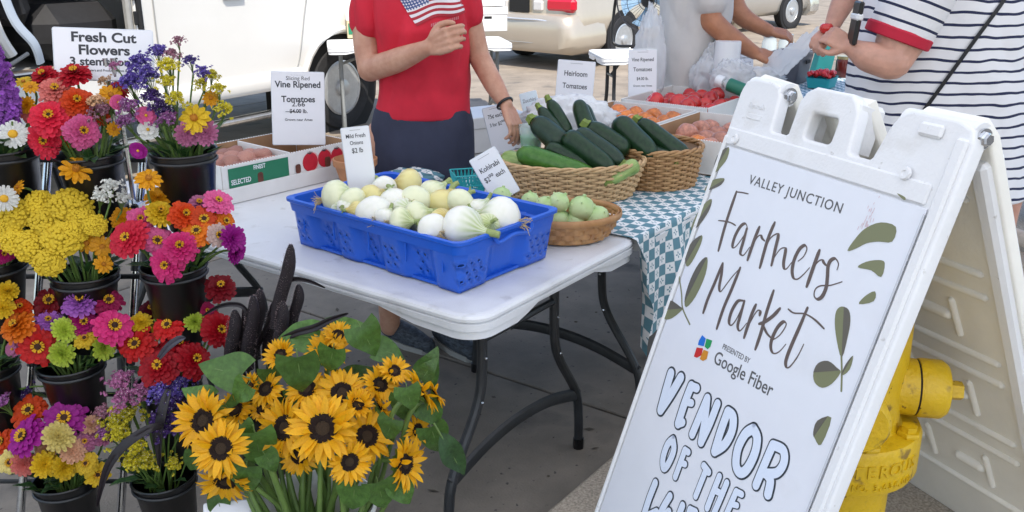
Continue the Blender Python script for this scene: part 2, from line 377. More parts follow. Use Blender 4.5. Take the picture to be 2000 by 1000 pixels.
q = MB(); q.lathe([(.47, 0), (.47, .3)], 24, Matrix.Translation((0, .03, .36)) @ Matrix.Rotation(R(-90), 4, 'X')); q.box((0, .4, .5), (1.0, .05, .7)); q.build('wheel_well', dark_hole, van, None)
# things in the doorway of the van
sb = thing('storage_board', 'white board lying on the open van floor at the left edge', 'board', van.matrix_basis @ Vector((-3.28, .06, .83)), VA)
q = MB(); q.box((0, .12, .17), (.62, .5, .03), bev=.006); q.build('top_board', white_card, sb)
q = MB(); q.box((0, .12, .078), (.60, .48, .15), bev=.006); q.build('base', mat('blue_grey_crate', (.33, .38, .42), .6, var=.1), sb)
vb = thing('cardboard_box', 'brown cardboard box on the white board inside the van', 'box', van.matrix_basis @ Vector((-3.32, .2, 1.017)), VA)
q = MB(); q.box((0, .08, .13), (.42, .3, .26), bev=.004); q.build('box_body', cardboard, vb)
q = MB(); q.box((0, -.10, .055), (.44, .012, .11), bev=.003); q.build('flap', mat('cardboard_light', (.52, .32, .17), .8, var=.08), vb)
q = MB(); q.tube(smoothpath([tuple(van.matrix_basis @ Vector(p)) for p in ((-3.6, -.03, .79), (-3.2, -.05, .80), (-2.95, -.06, .87), (-2.8, -.05, .93))], 8), .012, 8)
tag(q.build('cable', mat('grey_cable', (.2, .2, .19), .6)), 'grey cable hanging along the open van door sill', 'cable')

champagne = mat('champagne_paint', (.46, .40, .32), .28, metal=.35, coat=.5, var=.03, vscale=4)
silver = mat('silver_paint', (.50, .48, .44), .25, metal=.5, coat=.5, var=.03, vscale=4)
red_lens = mat('red_lens', (.55, .01, .03), .15, coat=.5)
def sedan(label, paint, loc, rz, group):
    t = thing('parked_sedan', label, 'car', loc, rz, group)       # origin: ground under the rear right wheel; x forward, y to the left
    def sec(x, hw, z0, zb, z1, cy=.75, n=6):
        pts = []; half = [(hw*.90, z0), (hw*.985, z0+.08), (hw, zb-.12), (hw*1.005, zb), (hw*.97, zb+.10), (hw*.93, z1-.02), (hw*.80, z1)]
        for a, b in half: pts.append((x, cy-a, b))
        for a, b in half[::-1]: pts.append((x, cy+a, b))
        return pts
    q = MB(); q.rings([sec(-1.02, .70, .36, .62, .92), sec(-.98, .82, .33, .64, 1.0), sec(-.85, .88, .30, .66, 1.02), sec(.4, .90, .26, .66, 1.0), sec(2.0, .90, .26, .66, .97), sec(3.0, .89, .27, .66, .93), sec(3.5, .84, .30, .62, .82), sec(3.66, .70, .34, .58, .70)]); q.build('body', paint, t, 60)
    q = MB(); q.rings([sec(-1.16, .72, .27, .40, .60), sec(-1.13, .82, .22, .42, .66), sec(-1.0, .905, .20, .44, .70), sec(-.55, .925, .20, .44, .69), sec(-.42, .92, .22, .44, .66)]); q.build('rear_bumper', paint, t, 60)
    q = MB(); q.rings([sec(3.3, .90, .2, .4, .6), sec(3.7, .84, .2, .4, .6), sec(3.8, .6, .24, .4, .55)]); q.build('front_bumper', paint, t, 60)
    q = MB(); q.tube([(-1.125, .05, .60), (-1.155, .4, .62), (-1.165, .75, .62), (-1.155, 1.1, .62), (-1.125, 1.45, .60)], .014, 8); q.build('bumper_strip', mat('bright_trim', (.75, .74, .72), .2, metal=.6), t)
    q = MB(); q.tube([(-1.13, .0, .33), (-1.175, .75, .335), (-1.13, 1.5, .33)], .005, 6); q.build('bumper_seam', trim_grey, t)
    for y in (.12, 1.38):
        q = MB(); q.box((-.985, y, .80), (.12, .44, .17), bev=.04); q.build('tail_light', red_lens, t)
    for y in (.46, 1.04):
        q = MB(); q.box((-1.02, y, .78), (.05, .16, .13), bev=.02); q.build('reverse_light', mat('clear_lens', (.6, .58, .55), .2), t)
    q = MB(); q.box((-1.045, .75, .79), (.02, .31, .16), bev=.008); pl = q.build('number_plate', mat('plate', (.66, .72, .62), .4, col2=(.35, .5, .25), vscale=9), t)
    q = MB(); q.box((-1.05, .75, .79), (.014, .34, .19), bev=.008); q.build('plate_frame', black_plastic, t)
    q = MB(); q.rings([[(x, .75-a, z0), (x, .75+a, z0), (x2, .75+b, z1), (x2, .75-b, z1)] for x, x2, a, b, z0, z1 in ((-.55, -.02, .80, .60, .99, 1.40), (2.3, 1.35, .80, .60, .96, 1.40))]); q.build('greenhouse', glass_dark, t)
    q = MB(); q.box((.66, .75, 1.41), (1.4, 1.22, .035), bev=.015); q.build('roof', paint, t)
    for x in (0, 2.65):
        wheel(t, (x, -.075, .32), .32, .2, -1, 10, 'alloy')
        q = MB(); q.lathe([(.375, -.02), (.375, .02), (.001, .02)], 28, Matrix.Translation((x, -.142, .33)) @ Matrix.Rotation(R(90), 4, 'X')); q.build('wheel_well', dark_hole, t)
    for x in (0, 2.65): wheel(t, (x, 1.50, .32), .32, .2, 1, 10, 'alloy')
    return t
se = sedan('champagne sedan seen from behind with red tail light and number plate', champagne, GZ(1196, 124, 0), R(50), 'cars parked across the street')
se2 = sedan('silver car parked farthest off, its front wheel above the bag of produce', silver, GZ(1528, 55, 0)-Vector((math.cos(R(42)), math.sin(R(42)), 0))*2.65, R(42), 'cars parked across the street')

# ================================================================= FOLDING TABLES
def rr_ring(hx, hy, r, z, ne=14, nc=8, low=None):
    pts = []
    for cx, cy, a, ex, ey in ((hx-r, hy-r, 0, -1, 0), (-hx+r, hy-r, 90, 0, -1), (-hx+r, -hy+r, 180, 1, 0), (hx-r, -hy+r, 270, 0, 1)):
        for k in range(nc+1):
            t = R(a+90*k/nc); pts.append([cx+r*math.cos(t), cy+r*math.sin(t), z])
        ln = 2*((hx-r) if ex else (hy-r))
        for k in range(1, ne): pts.append([pts[-1][0]+ex*ln/ne if ex else pts[-1][0], pts[-1][1]+ey*ln/ne if ey else pts[-1][1], z])
    if low:
        for p in pts:
            dx = max(0, hx-.0-abs(p[0])); dy = max(0, hy-abs(p[1])); d = max(dx, dy)
            f = min(1, max(0, (d-.17)/.09)); f = f*f*(3-2*f); p[2] = z+low*f
    return pts
def folding_table(label, Lx, Wy, loc, rz, top_m, leg_m, group=None, h=.74, inset=.16, rad=.075):
    t = thing('folding_table', label, 'table', loc, rz, group)
    hx, hy = Lx/2, Wy/2; q = MB()
    prof = [(.045, h-.0015, 0), (.020, h-.0005, 0), (.016, h, 0), (.004, h-.003, 0), (0, h-.009, 0), (.0, h-.016, 0), (.006, h-.018, 0), (.006, h-.0205, 0), (-.001, h-.0225, 0), (-.001, h-.040, .012), (.005, h-.0425, .012), (.004, h-.062, .026), (.008, h-.062, .026), (.008, h-.03, 0)]
    rg = [rr_ring(hx-i, hy-i, rad-i*.6, z, low=lw) for i, z, lw in prof]
    q.rings([[tuple(p) for p in r] for r in rg], cap=True); q.build('tabletop', top_m, t, 32)
    for sx in (-1, 1):
        x = sx*(hx-inset); e = sx*.0
        for sy in (-1, 1):
            q = MB(); q.tube(smoothpath([(x, sy*hy*.44, h-.04), (x, sy*hy*.44, h-.25), (x+e, sy*hy*.50, h-.36), (x+e, sy*hy*.76, .22), (x+e, sy*hy*.82, .12), (x+e, sy*hy*.83, 0)], 6), .0145, 10); lg = q.build('leg', leg_m, t)
            q = MB(); q.tube([(x+e, sy*hy*.83, 0), (x+e, sy*hy*.83, .035)], .018, 10); q.build('foot_cap', black_plastic, lg)
            for z, yy in ((h-.22, .44), (h-.345, .485)):
                q = MB(); q.ball((x+sx*.014, sy*hy*yy, z), .005, 8); q.build('rivet', chrome, lg)
        q = MB(); pts = smoothpath([(x, -hy*.80, .20), (x, -hy*.4, .245), (x, 0, .26), (x, hy*.4, .245), (x, hy*.80, .20)], 5); q.tube(pts, .021, 8, flat=(1, .5), up=(0, 0, 1)); q.build('crossbar', leg_m, t)
        q = MB(); q.tube([(x, 0, h-.17), (x, -hy*.44, h-.17)], .011, 8); q.tube([(x, 0, h-.17), (x, hy*.44, h-.17)], .011, 8); q.build('upper_crossbar', leg_m, t)
        q = MB(); q.tube([(x, 0, h-.17), (sx*.28, 0, h-.045)], .011, 8); q.build('strut', leg_m, t)
    for sy in (-1, 1):
        q = MB(); q.box((0, sy*(hy*.72), h-.05), (Lx-.3, .02, .035), bev=.003); q.build('side_rail', leg_m, t)
    return t
table_top = mat('table_plastic', (.69, .70, .72), .38, var=.05, vscale=4, bump=.18, bscale=260, detail=7)
stain_mix(table_top, (.40, .39, .37), 16, .62, .80); stain_mix(table_top, (.50, .50, .50), 4, .56, .8)
c = S(.40, .945); tb1 = folding_table('white folding table in front carrying the blue crate of onions', 1.86, .80, (c.x, c.y, 0), TA+R(90), table_top, dark_steel, 'folding tables of the stall')
c = S(1.80, .44); tb2 = folding_table('white folding table under the checked cloth with the zucchini baskets', 1.96, .86, (c.x, c.y, 0), TA, table_top, dark_steel, 'folding tables of the stall')
c = S(3.85, .44); tb5 = folding_table('white folding table at the far end behind the plastic bag roll', 1.9, .84, (c.x, c.y, 0), TA, table_top, dark_steel, 'folding tables of the stall')
grey_leg = mat('grey_leg', (.16, .17, .17), .5)
a = GZ(640, 92, .78); b = GZ(1002, 84, .78); yaw3 = math.atan2((b-a).y, (b-a).x); c = (a+b)/2 + Vector((-math.sin(yaw3), math.cos(yaw3), 0))*.29
tb3 = folding_table('white folding table behind the woman in red, by the van wheel', (b-a).length, .58, (c.x, c.y, 0), yaw3, white_plastic, grey_leg, 'folding tables of the stall', h=.78, inset=.10, rad=.04)
a = GZ(1164, 108, .76); c = a+Vector((.5, .22, 0))
tb4 = folding_table('small white table with the fan on it behind the tomato signs', 1.0, .5, (c.x, c.y, 0), R(8), white_plastic, dark_steel, 'folding tables of the stall', h=.76, inset=.13, rad=.04)

# grit and bits of dry leaf lying on the street under the stall
q = MB()
for i in range(170):
    p = S(rng.uniform(-1.2, 2.8), rng.uniform(-.0, 3.2), .002); k = rng.uniform(.003, .009)
    if rng.random() < .7: q.ball((p.x, p.y, .002), (k, k*rng.uniform(.5, 1), k*.4), 6)
    else:
        a = rng.uniform(0, 6.28); d = Vector((math.cos(a), math.sin(a), 0))*k*2.4; e = Vector((-d.y, d.x, 0))*.4; q.add([p-d, p+e+Vector((0, 0, .003)), p+d+Vector((0, 0, .004)), p-e], [(0, 3, 2, 1)])
tag(q.build('street_grit', mat('grit', (.07, .06, .045), .9, rnd=.3), None, 60), 'grit and dry leaf bits scattered on the street under the tables', 'grit', kind='stuff')
# ================================================================= A-FRAME SIGN (lettering measured on its face: x across, y down from the hinge)
SCRIPT=[[(0.0698,0.2476),(0.0705,0.2988),(0.0731,0.3402),(0.0788,0.3874)],[(0.0698,0.2476),(0.0898,0.2442),(0.1102,0.2422)],[(0.044,0.324),(0.0667,0.3193),(0.0879,0.3172),(0.1058,0.3186)],[(0.1471,0.3156),(0.1351,0.3064),(0.1229,0.3146),(0.1159,0.3374),(0.1168,0.3595),(0.1233,0.3671),(0.132,0.3581),(0.1422,0.3328),(0.1438,0.3181)],[(0.1439,0.315),(0.1475,0.347),(0.1496,0.3685),(0.1573,0.374),(0.1646,0.3701),(0.1727,0.3503)],[(0.1802,0.3015),(0.1787,0.3314),(0.1803,0.3777)],[(0.1788,0.3532),(0.1832,0.3269),(0.1914,0.3167),(0.2008,0.3217),(0.2102,0.3244)],[(0.22,0.28),(0.2176,0.3197),(0.2243,0.3815)],[(0.2191,0.3437),(0.2238,0.3148),(0.2378,0.3),(0.2443,0.3042),(0.2484,0.3286),(0.2549,0.3659)],[(0.2537,0.3512),(0.2615,0.3291),(0.2723,0.3212),(0.2786,0.3253),(0.2852,0.3501),(0.2929,0.361),(0.3,0.3587),(0.3065,0.3432)],[(0.3227,0.335),(0.3321,0.3218),(0.3336,0.3053),(0.3249,0.2998),(0.3146,0.3112),(0.311,0.3358),(0.3161,0.3578),(0.3267,0.3705),(0.3384,0.3694),(0.3493,0.3555),(0.3582,0.338)],[(0.3669,0.2978),(0.3674,0.3293),(0.3691,0.3749)],[(0.3657,0.3529),(0.3711,0.3252),(0.3806,0.3135),(0.3902,0.3175),(0.3971,0.3201)],[(0.4272,0.3195),(0.4253,0.3076),(0.4135,0.3007),(0.4039,0.3075),(0.4029,0.3205),(0.411,0.3404),(0.4175,0.3608),(0.4159,0.3799),(0.4071,0.3888),(0.3959,0.3856),(0.393,0.3723),(0.4029,0.3617),(0.4249,0.3532),(0.4497,0.337)],[(0.1075,0.4101),(0.1044,0.4551),(0.1003,0.499),(0.1013,0.5335)],[(0.1075,0.4101),(0.1156,0.4332),(0.1224,0.4609),(0.1313,0.4703),(0.1377,0.4603),(0.1504,0.4304),(0.1666,0.4014)],[(0.1666,0.4014),(0.164,0.4523),(0.1601,0.5012),(0.1617,0.5491)],[(0.2105,0.4637),(0.1953,0.471),(0.1881,0.4966),(0.1912,0.5203),(0.202,0.5255),(0.2105,0.5087),(0.2147,0.4779),(0.2146,0.4634)],[(0.2146,0.4634),(0.2181,0.497),(0.2213,0.5191),(0.2308,0.5271),(0.237,0.5211),(0.2442,0.5044)],[(0.2516,0.4585),(0.2496,0.4861),(0.2521,0.5348)],[(0.2505,0.5193),(0.2566,0.4835),(0.2629,0.4674),(0.2707,0.4667),(0.2729,0.4739)],[(0.2863,0.4137),(0.2885,0.4589),(0.294,0.5076),(0.2954,0.5441)],[(0.321,0.4412),(0.31,0.462),(0.2929,0.4826),(0.2799,0.4916)],[(0.2881,0.4873),(0.3106,0.501),(0.3286,0.505),(0.3374,0.5025)],[(0.3295,0.5113),(0.3455,0.4926),(0.3525,0.4722),(0.3514,0.4627),(0.3419,0.4636),(0.3325,0.4811),(0.3298,0.5073),(0.3356,0.5245),(0.348,0.5316),(0.3609,0.5222),(0.3707,0.5016)],[(0.3908,0.4141),(0.3891,0.4534),(0.3861,0.498),(0.3865,0.5306),(0.3942,0.5426),(0.4027,0.5373),(0.4116,0.5117),(0.4152,0.4833)],[(0.3433,0.4339),(0.3616,0.4358),(0.3902,0.4271),(0.4194,0.4283),(0.4497,0.4359)]]
BUBBLE=[(0.0167,[(0.066,0.7028),(0.0695,0.7453),(0.0748,0.7932)]),(0.0164,[(0.1037,0.6971),(0.0905,0.7476),(0.0748,0.7932)]),(0.0154,[(0.1473,0.6984),(0.146,0.745),(0.1484,0.7929)]),(0.0132,[(0.1473,0.6984),(0.1675,0.6945)]),(0.0115,[(0.1507,0.7369),(0.1678,0.7315)]),(0.0126,[(0.1489,0.7938),(0.1617,0.7835)]),(0.014,[(0.2104,0.6997),(0.2071,0.7462),(0.2042,0.7919)]),(0.014,[(0.2104,0.6997),(0.2265,0.7443),(0.2393,0.7933)]),(0.0136,[(0.2462,0.6962),(0.245,0.7464),(0.2393,0.7933)]),(0.0145,[(0.2843,0.6963),(0.2843,0.7415),(0.2879,0.7903)]),(0.0145,[(0.2843,0.6963),(0.3038,0.6993),(0.315,0.7259),(0.3092,0.7619),(0.2879,0.7903)]),(0.0144,[(0.3697,0.6945),(0.3888,0.706),(0.3973,0.737),(0.3926,0.7752),(0.3789,0.7918),(0.3602,0.784),(0.3491,0.7519),(0.3541,0.7149),(0.3697,0.6945)]),(0.013,[(0.4343,0.698),(0.4319,0.7464),(0.4304,0.7917)]),(0.013,[(0.4343,0.698),(0.4639,0.6944),(0.4768,0.7149),(0.4696,0.7412),(0.4409,0.759)]),(0.0138,[(0.4472,0.7572),(0.4616,0.7647),(0.4679,0.7911)]),(0.0121,[(0.1498,0.8329),(0.1653,0.8533),(0.1631,0.8902),(0.1533,0.9056),(0.1398,0.8869),(0.1386,0.8535),(0.1498,0.8329)]),(0.0109,[(0.1997,0.8342),(0.1999,0.8701),(0.1998,0.9024)]),(0.0105,[(0.1997,0.8342),(0.2123,0.8329)]),(0.0097,[(0.2019,0.865),(0.2158,0.8614)]),(0.0108,[(0.2725,0.8341),(0.2932,0.8385)]),(0.0103,[(0.2835,0.8364),(0.2823,0.8703),(0.2812,0.9046)]),(0.0104,[(0.3273,0.8299),(0.3262,0.8678),(0.3258,0.9074)]),(0.0103,[(0.3536,0.8305),(0.3523,0.8655),(0.3495,0.91)]),(0.0097,[(0.3288,0.8625),(0.3534,0.8575)]),(0.01,[(0.387,0.8317),(0.3849,0.8665),(0.3825,0.901)]),(0.0093,[(0.387,0.8317),(0.4038,0.8285)]),(0.0085,[(0.3894,0.8602),(0.4024,0.8554)]),(0.0094,[(0.3825,0.901),(0.3979,0.8952)]),(0.0129,[(0.1438,0.9501),(0.1422,0.995),(0.1447,1.0427)]),(0.0124,[(0.2053,0.9491),(0.1966,0.9869),(0.1948,1.0282)]),(0.0122,[(0.1447,1.0427),(0.1809,1.0044)]),(0.0121,[(0.2535,0.9449),(0.252,0.985),(0.2442,1.0253)]),(0.0126,[(0.1948,1.0282),(0.2189,0.9814)]),(0.0114,[(0.2799,0.9388),(0.2816,0.9784),(0.2824,1.0168)]),(0.0106,[(0.2799,0.9388),(0.2977,0.9339)]),(0.0097,[(0.2794,0.9798),(0.296,0.9725)]),(0.0109,[(0.3375,0.9286),(0.3385,0.9658),(0.3395,1.0032)]),(0.0101,[(0.3375,0.9286),(0.3539,0.923)])]
LEAVES=[[(0.4347,0.2773),(0.4438,0.2466),(0.4581,0.2233),(0.4863,0.2044),(0.5218,0.2031),(0.5262,0.2308),(0.4972,0.2396),(0.4715,0.2508),(0.4535,0.2664)],[(0.4728,0.2991),(0.4873,0.2833),(0.5127,0.2717),(0.5282,0.2726),(0.532,0.2992),(0.5054,0.2948)],[(0.5071,0.3627),(0.5138,0.3442),(0.5308,0.3282),(0.5364,0.346)],[(0.4709,0.3811),(0.4892,0.381),(0.5025,0.3988),(0.5097,0.4265),(0.5151,0.4702),(0.4893,0.445),(0.4699,0.4166),(0.4624,0.3936)],[(0.4642,0.5237),(0.4672,0.5023),(0.4877,0.4887),(0.5127,0.4919),(0.5249,0.4967),(0.5155,0.5242),(0.4973,0.5414),(0.4757,0.5397)],[(0.5301,0.5006),(0.5293,0.4794),(0.5379,0.4565),(0.542,0.483)],[(0.4967,0.1442),(0.5172,0.1466),(0.5171,0.1524)],[(-0.0407,0.2716),(-0.0268,0.2435),(0.0127,0.2281),(0.0116,0.2435),(-0.0163,0.2624)],[(-0.0397,0.3723),(-0.0395,0.3365),(-0.0241,0.3013),(-0.0044,0.2839),(0.0004,0.3102),(-0.0159,0.3518)],[(-0.0283,0.4307),(-0.0208,0.3969),(0.0052,0.3717),(0.0122,0.3931),(0.0033,0.4395),(-0.0103,0.4552)],[(0.0226,0.524),(0.0198,0.4778),(0.0301,0.4339),(0.0499,0.4134),(0.0638,0.4506),(0.0571,0.5085),(0.0378,0.5436)],[(0.5167,0.6276),(0.5157,0.6029),(0.5433,0.5826),(0.5441,0.6398),(0.5255,0.6364)],[(-0.0084,0.1567),(-0.0002,0.1824),(-0.0143,0.2107),(-0.0308,0.2246),(-0.037,0.184)],[(-0.0285,0.5874),(-0.0299,0.5502),(0.0182,0.5498),(0.0283,0.5526),(0.0015,0.5854),(-0.0228,0.5974)]]
STEMS=[[(0.5119,0.4665),(0.5276,0.4956),(0.5421,0.5274)],[(-0.025,0.4857),(0.0061,0.5212),(0.0268,0.5499),(0.0703,0.5746)]]
LOGO=[('blue',[(0.1238,0.5806),(0.1386,0.5832),(0.141,0.6012),(0.1216,0.6061),(0.1195,0.5971)]),('green',[(0.1416,0.582),(0.1607,0.5791),(0.1622,0.5936),(0.1566,0.602),(0.1446,0.6009)]),('red',[(0.1205,0.6127),(0.1411,0.6066),(0.1435,0.6228),(0.1323,0.6337),(0.1215,0.6352)]),('orange',[(0.1448,0.6081),(0.1616,0.606),(0.1645,0.623),(0.1552,0.6319),(0.143,0.6322)])]
SG_L = Vector((.56, 2.137, 1.266)); sgd = Vector((math.cos(-1.147), math.sin(-1.147), 0)); sgn = Vector((sgd.y, -sgd.x, 0))
SGH = 1.266-.13
def sign_matrix(spread):
    dn = (sgn*spread+Vector((0, 0, -SGH))); ln = dn.length
    return frame(SG_L, sgd, -dn), ln
base = SG_L+sgd*.29; base.z = .13
sg = thing('sidewalk_sign', 'white plastic folding sidewalk sign reading Farmers Market standing over a hydrant', 'sign', base)
TB = Matrix.Translation(-base)
FM, FL = sign_matrix(.383); BMx, BL = sign_matrix(-.53)
sign_plastic = mat('sign_plastic', (.76, .765, .78), .36, var=.03, vscale=6, bump=.22, bscale=160, detail=6)
sign_sheet = mat('sign_sheet', (.74, .76, .82), .30, var=.025, vscale=5, bump=.06, bscale=120)
sign_inner = mat('sign_inner', (.80, .78, .72), .5, var=.05, vscale=6, bump=.2, bscale=120)  # same plastic, warmer: yellowing plus bounced warm light put into the colour
stain_mix(sign_plastic, (.56, .54, .50), 7, .60, .85); stain_mix(sign_plastic, (.42, .40, .37), 40, .68, .76); stain_mix(sign_sheet, (.62, .63, .66), 5, .58, .9)
X0, X1 = -.035, .602
def rr(x0, y0, x1, y1, r, n=6): return [(a, -b) for a, b in rrect(x0, y0, x1, y1, r, n)]
# front panel outline (y down, drawn as -y): two ears and a handle standing on the body
front = [(X0, -FL), (X1, -FL), (X1, -.03), (X1-.01, -.006), (X1-.04, .004), (.455, .004), (.435, -.01), (.425, -.03), (.41, -.095), (.40, -.105), (.345, -.105), (.335, -.095),
         (.325, -.02), (.312, .0), (.295, .012), (.195, .012), (.175, .0), (.165, -.02), (.165, -.092), (.155, -.102), (.105, -.102), (.097, -.092), (.088, -.02), (.078, -.002), (.06, .004), (X0+.03, .004), (X0+.008, -.004), (X0, -.03)]
hole = [(a, -b) for a, b in rrect(.2, .028, .292, .098, .018)]
curve_plate('front_panel', [front, hole], .010, .007, sign_plastic, sg, TB @ FM @ Matrix.Translation((0, 0, -.018)), 3)
Fz = TB @ FM
q = MB(); q.box(((X0+X1)/2-.006, -(.155+FL)/2, .0025), (X1-X0-.050, FL-.155, .003), bev=.001); q.build('insert_sheet', sign_sheet, sg, 30, Fz)
q = MB(); q.box((X1-.015, -(.02+FL)/2, .000), (.026, FL-.02, .012), bev=.0045); q.build('right_border', sign_plastic, sg, 30, Fz)
q = MB(); q.box((X1-.031, -(.16+FL)/2, .0055), (.004, FL-.17, .004), bev=.001); q.build('retaining_strip', mat('clear_strip', (.55, .57, .62), .3), sg, 30, Fz)
q = MB(); q.box((X0+.006, -(.13+FL)/2, .002), (.012, FL-.13, .012), bev=.004); q.build('left_border', sign_plastic, sg, 30, Fz)
q = MB(); q.box(((X0+X1)/2-.02, -.131, .0), (X1-X0-.042, .042, .009), bev=.004); q.build('top_border', sign_plastic, sg, 30, Fz)
# the handle is a hollow arch: front ring plus two deep cheeks
hk = MB()
for x in (.176, .317): hk.box((x, -.045, -.045), (.017, .105, .075), bev=.006)
hk.box((.246, .004, -.045), (.15, .014, .075), bev=.006); hk.build('handle', sign_plastic, sg, 40, Fz)
for x0, x1 in ((X0+.005, .09), (.43, X1-.005)):
    q = MB(); q.tube([(x0, -.008, -.03), (x1, -.008, -.03)], .026, 16); q.build('hinge_barrel', sign_plastic, sg, 40, Fz)
for x, s_ in ((.092, 1), (X1-.002, 1)):
    q = MB(); q.lathe([(.014, 0), (.014, .006), (.010, .008), (.010, .014), (.001, .014)], 6, Matrix.Translation((x, -.010, -.03)) @ Matrix.Rotation(R(90), 4, 'Y')); q.lathe([(.019, -.001), (.019, .003), (.001, .003)], 20, Matrix.Translation((x, -.010, -.03)) @ Matrix.Rotation(R(90), 4, 'Y')); q.build('hinge_bolt', chrome, sg, 30, Fz)
q = MB(); q.box((.515, -.018, .002), (.055, .026, .01), bev=.005); q.build('raised_tab', sign_plastic, sg, 40, Fz)
for x, y in ((.005, .135), (.50, .105)):
    q = MB(); q.lathe([(.013, 0), (.011, .006), (.006, .006), (.004, .003), (.001, .003)], 18, Matrix.Translation((x, -y, .006))); q.build('peg', sign_plastic, sg, 40, Fz)
text('Signicade', .016, sign_plastic, sg, Fz @ Matrix.Translation((.003, -.055, -.001)), bold=.02, name='moulded_lettering', ext=.0012)
q = MB(); q.box((.035, -.075, 0), (.05, .012, .0016), bev=.0005); q.build('moulded_plate', sign_plastic, sg, 30, Fz)
# back panel: ears, body, moulded ribs on the inner face (z towards the front panel is -z here)
back = [(X0, -BL), (X1, -BL), (X1, -.04), (X1-.015, -.01), (.46, -.01), (.44, -.03), (.42, -.12), (.33, -.12), (.318, -.02), (.17, -.02), (.16, -.12), (.10, -.12), (.085, -.02), (X0+.02, -.01), (X0, -.04)]
Bz = TB @ BMx
curve_plate('back_panel', [back, [(a, -b) for a, b in rrect(.205, .045, .285, .105, .018)]], .008, .006, sign_inner, sg, Bz @ Matrix.Translation((0, 0, -.034)), 2)
ribs = MB()
def rib(x0, y0, x1, y1, r=.011): ribs.tube([(x0, -y0, 0), (x1, -y1, 0)], r, 10, flat=(1, 1)); ribs.ball((x0, -y0, 0), r, 10); ribs.ball((x1, -y1, 0), r, 10)
for y in (.18, .36, .42, .60, .66, .84, .90, 1.08): rib(.06, y, .53, y, .009)
for a, b in ((.16, .36), (.42, .60), (.66, .84), (.90, 1.08)):
    for x in (.10, .27, .44): rib(x, a+.045, x+.004, b-.045, .009)
for y in (.27, .51, .75, .99): rib(.17, y, .24, y, .014); rib(.36, y, .42, y, .014)
ribs.build('moulded_ribs', sign_inner, sg, 60, Bz @ Matrix.Translation((0, 0, -.020)))
q = MB()
for x in (X0+.018, X1-.018): q.box((x, -BL/2-.03, -.03), (.036, BL-.1, .06), bev=.008)
q.build('back_edge', sign_plastic, sg, 40, Bz)
# printing on the front sheet
Pz = Fz @ Matrix.Translation((0, 0, .0044)) 
brown_ink = mat('brown_ink', (.115, .085, .075), .45); 
mb = MB(); mid = MB()
for k, st_ in enumerate(SCRIPT):
    P = smoothpath([(p[0], -p[1], 0) for p in st_], 7); rad = []
    for i in range(len(P)):
        d = P[min(i+1, len(P)-1)]-P[max(i-1, 0)]; d = d.normalized()
        e = min(i, len(P)-1-i)/max(1, len(P)-1)
        dn = max(0, -d.y*.9+max(0, -d.x)*.2); rad.append((.0016+.0034*dn)*(.70+.30*min(1, e*6)))
    stroke(mb, P, rad, .0003, z=.0002*(k % 3))
mb.build('brush_lettering', brown_ink, sg, 30, Pz)
ol = mat('bubble_outline', (.035, .045, .06), .45); fi = mat('bubble_fill', (.70, .77, .90), .35)
a_, b_ = MB(), MB()
for k, (r_, pts) in enumerate(BUBBLE):
    P = smoothpath([(p[0], -p[1], 0) for p in pts], 6); stroke(a_, P, r_*1.04, .0002, z=.00002*k); stroke(b_, P, r_*.76, .0002, z=.0011+.00002*k)
a_.build('bubble_lettering_outline', ol, sg, 30, Pz); b_.build('bubble_lettering_fill', fi, sg, 30, Pz)
text('VALLEY JUNCTION', .030, mat('sign_grey_ink', (.10, .10, .105), .5), sg, Pz @ Matrix.Translation((.097, -.2205, 0)) @ Matrix.Rotation(R(1.2), 4, 'Z'), bold=.004, sx=1.02, sp=1.13)
text('PRESENTED BY', .0175, MATS['sign_grey_ink'], sg, Pz @ Matrix.Translation((.199, -.5825, 0)) @ Matrix.Rotation(R(2), 4, 'Z'), sx=.80)
text('Google Fiber', .042, MATS['sign_grey_ink'], sg, Pz @ Matrix.Translation((.186, -.6215, 0)) @ Matrix.Rotation(R(1.8), 4, 'Z'), sx=.88, bold=.006)
lo_c = {'blue': (.01, .16, .62), 'green': (.01, .30, .09), 'red': (.55, .02, .02), 'orange': (.62, .25, .02)}
for cn, pts in LOGO:
    q = MB(); plate(q, [(p[0], -p[1]) for p in pts], 0, .0006); q.build('logo_piece', mat('logo_'+cn, lo_c[cn], .45), sg, None, Pz)
lg1 = mat('printed_leaf', (.19, .20, .105), .45); lg2 = mat('printed_leaf_dark', (.115, .105, .085), .45)
for k, pts in enumerate(LEAVES):
    P = [(p[0], -p[1]) for p in pts]; n = len(P); Q = []
    for i in range(n):
        p0, p1, p2, p3 = [Vector((*P[(i+j-1) % n], 0)) for j in range(4)]
        for t in (0, .33, .66):
            v_ = .5*((2*p1)+(p2-p0)*t+(2*p0-5*p1+4*p2-p3)*t*t+(3*p1-p0-3*p2+p3)*t**3); Q.append((min(v_.x, X1-.034), v_.y))
    q = MB(); plate(q, Q, 0, .0005); 
    # darker half of the leaf
    cxl = Vector((sum(p[0] for p in Q)/len(Q), sum(p[1] for p in Q)/len(Q))); far_ = max(Q, key=lambda p: (p[0]-cxl.x)**2+(p[1]-cxl.y)**2); ax = (Vector(far_)-cxl).normalized()
    H2 = [p for p in Q if ax.x*(p[1]-cxl.y)-ax.y*(p[0]-cxl.x) > 0]
    if len(H2) > 2 and k not in (0, 1, 2, 6): plate(q, H2, .0005, .0009, 1)
    q.build('printed_leaf', [lg1, lg2], sg, None, Pz)
for pts in STEMS:
    mb = MB(); stroke(mb, smoothpath([(p[0], -p[1], 0) for p in pts], 5), .0022); mb.build('printed_stem', lg1, sg, 30, Pz)
sc = mat('scuff', (.62, .42, .46), .6)
q = MB()
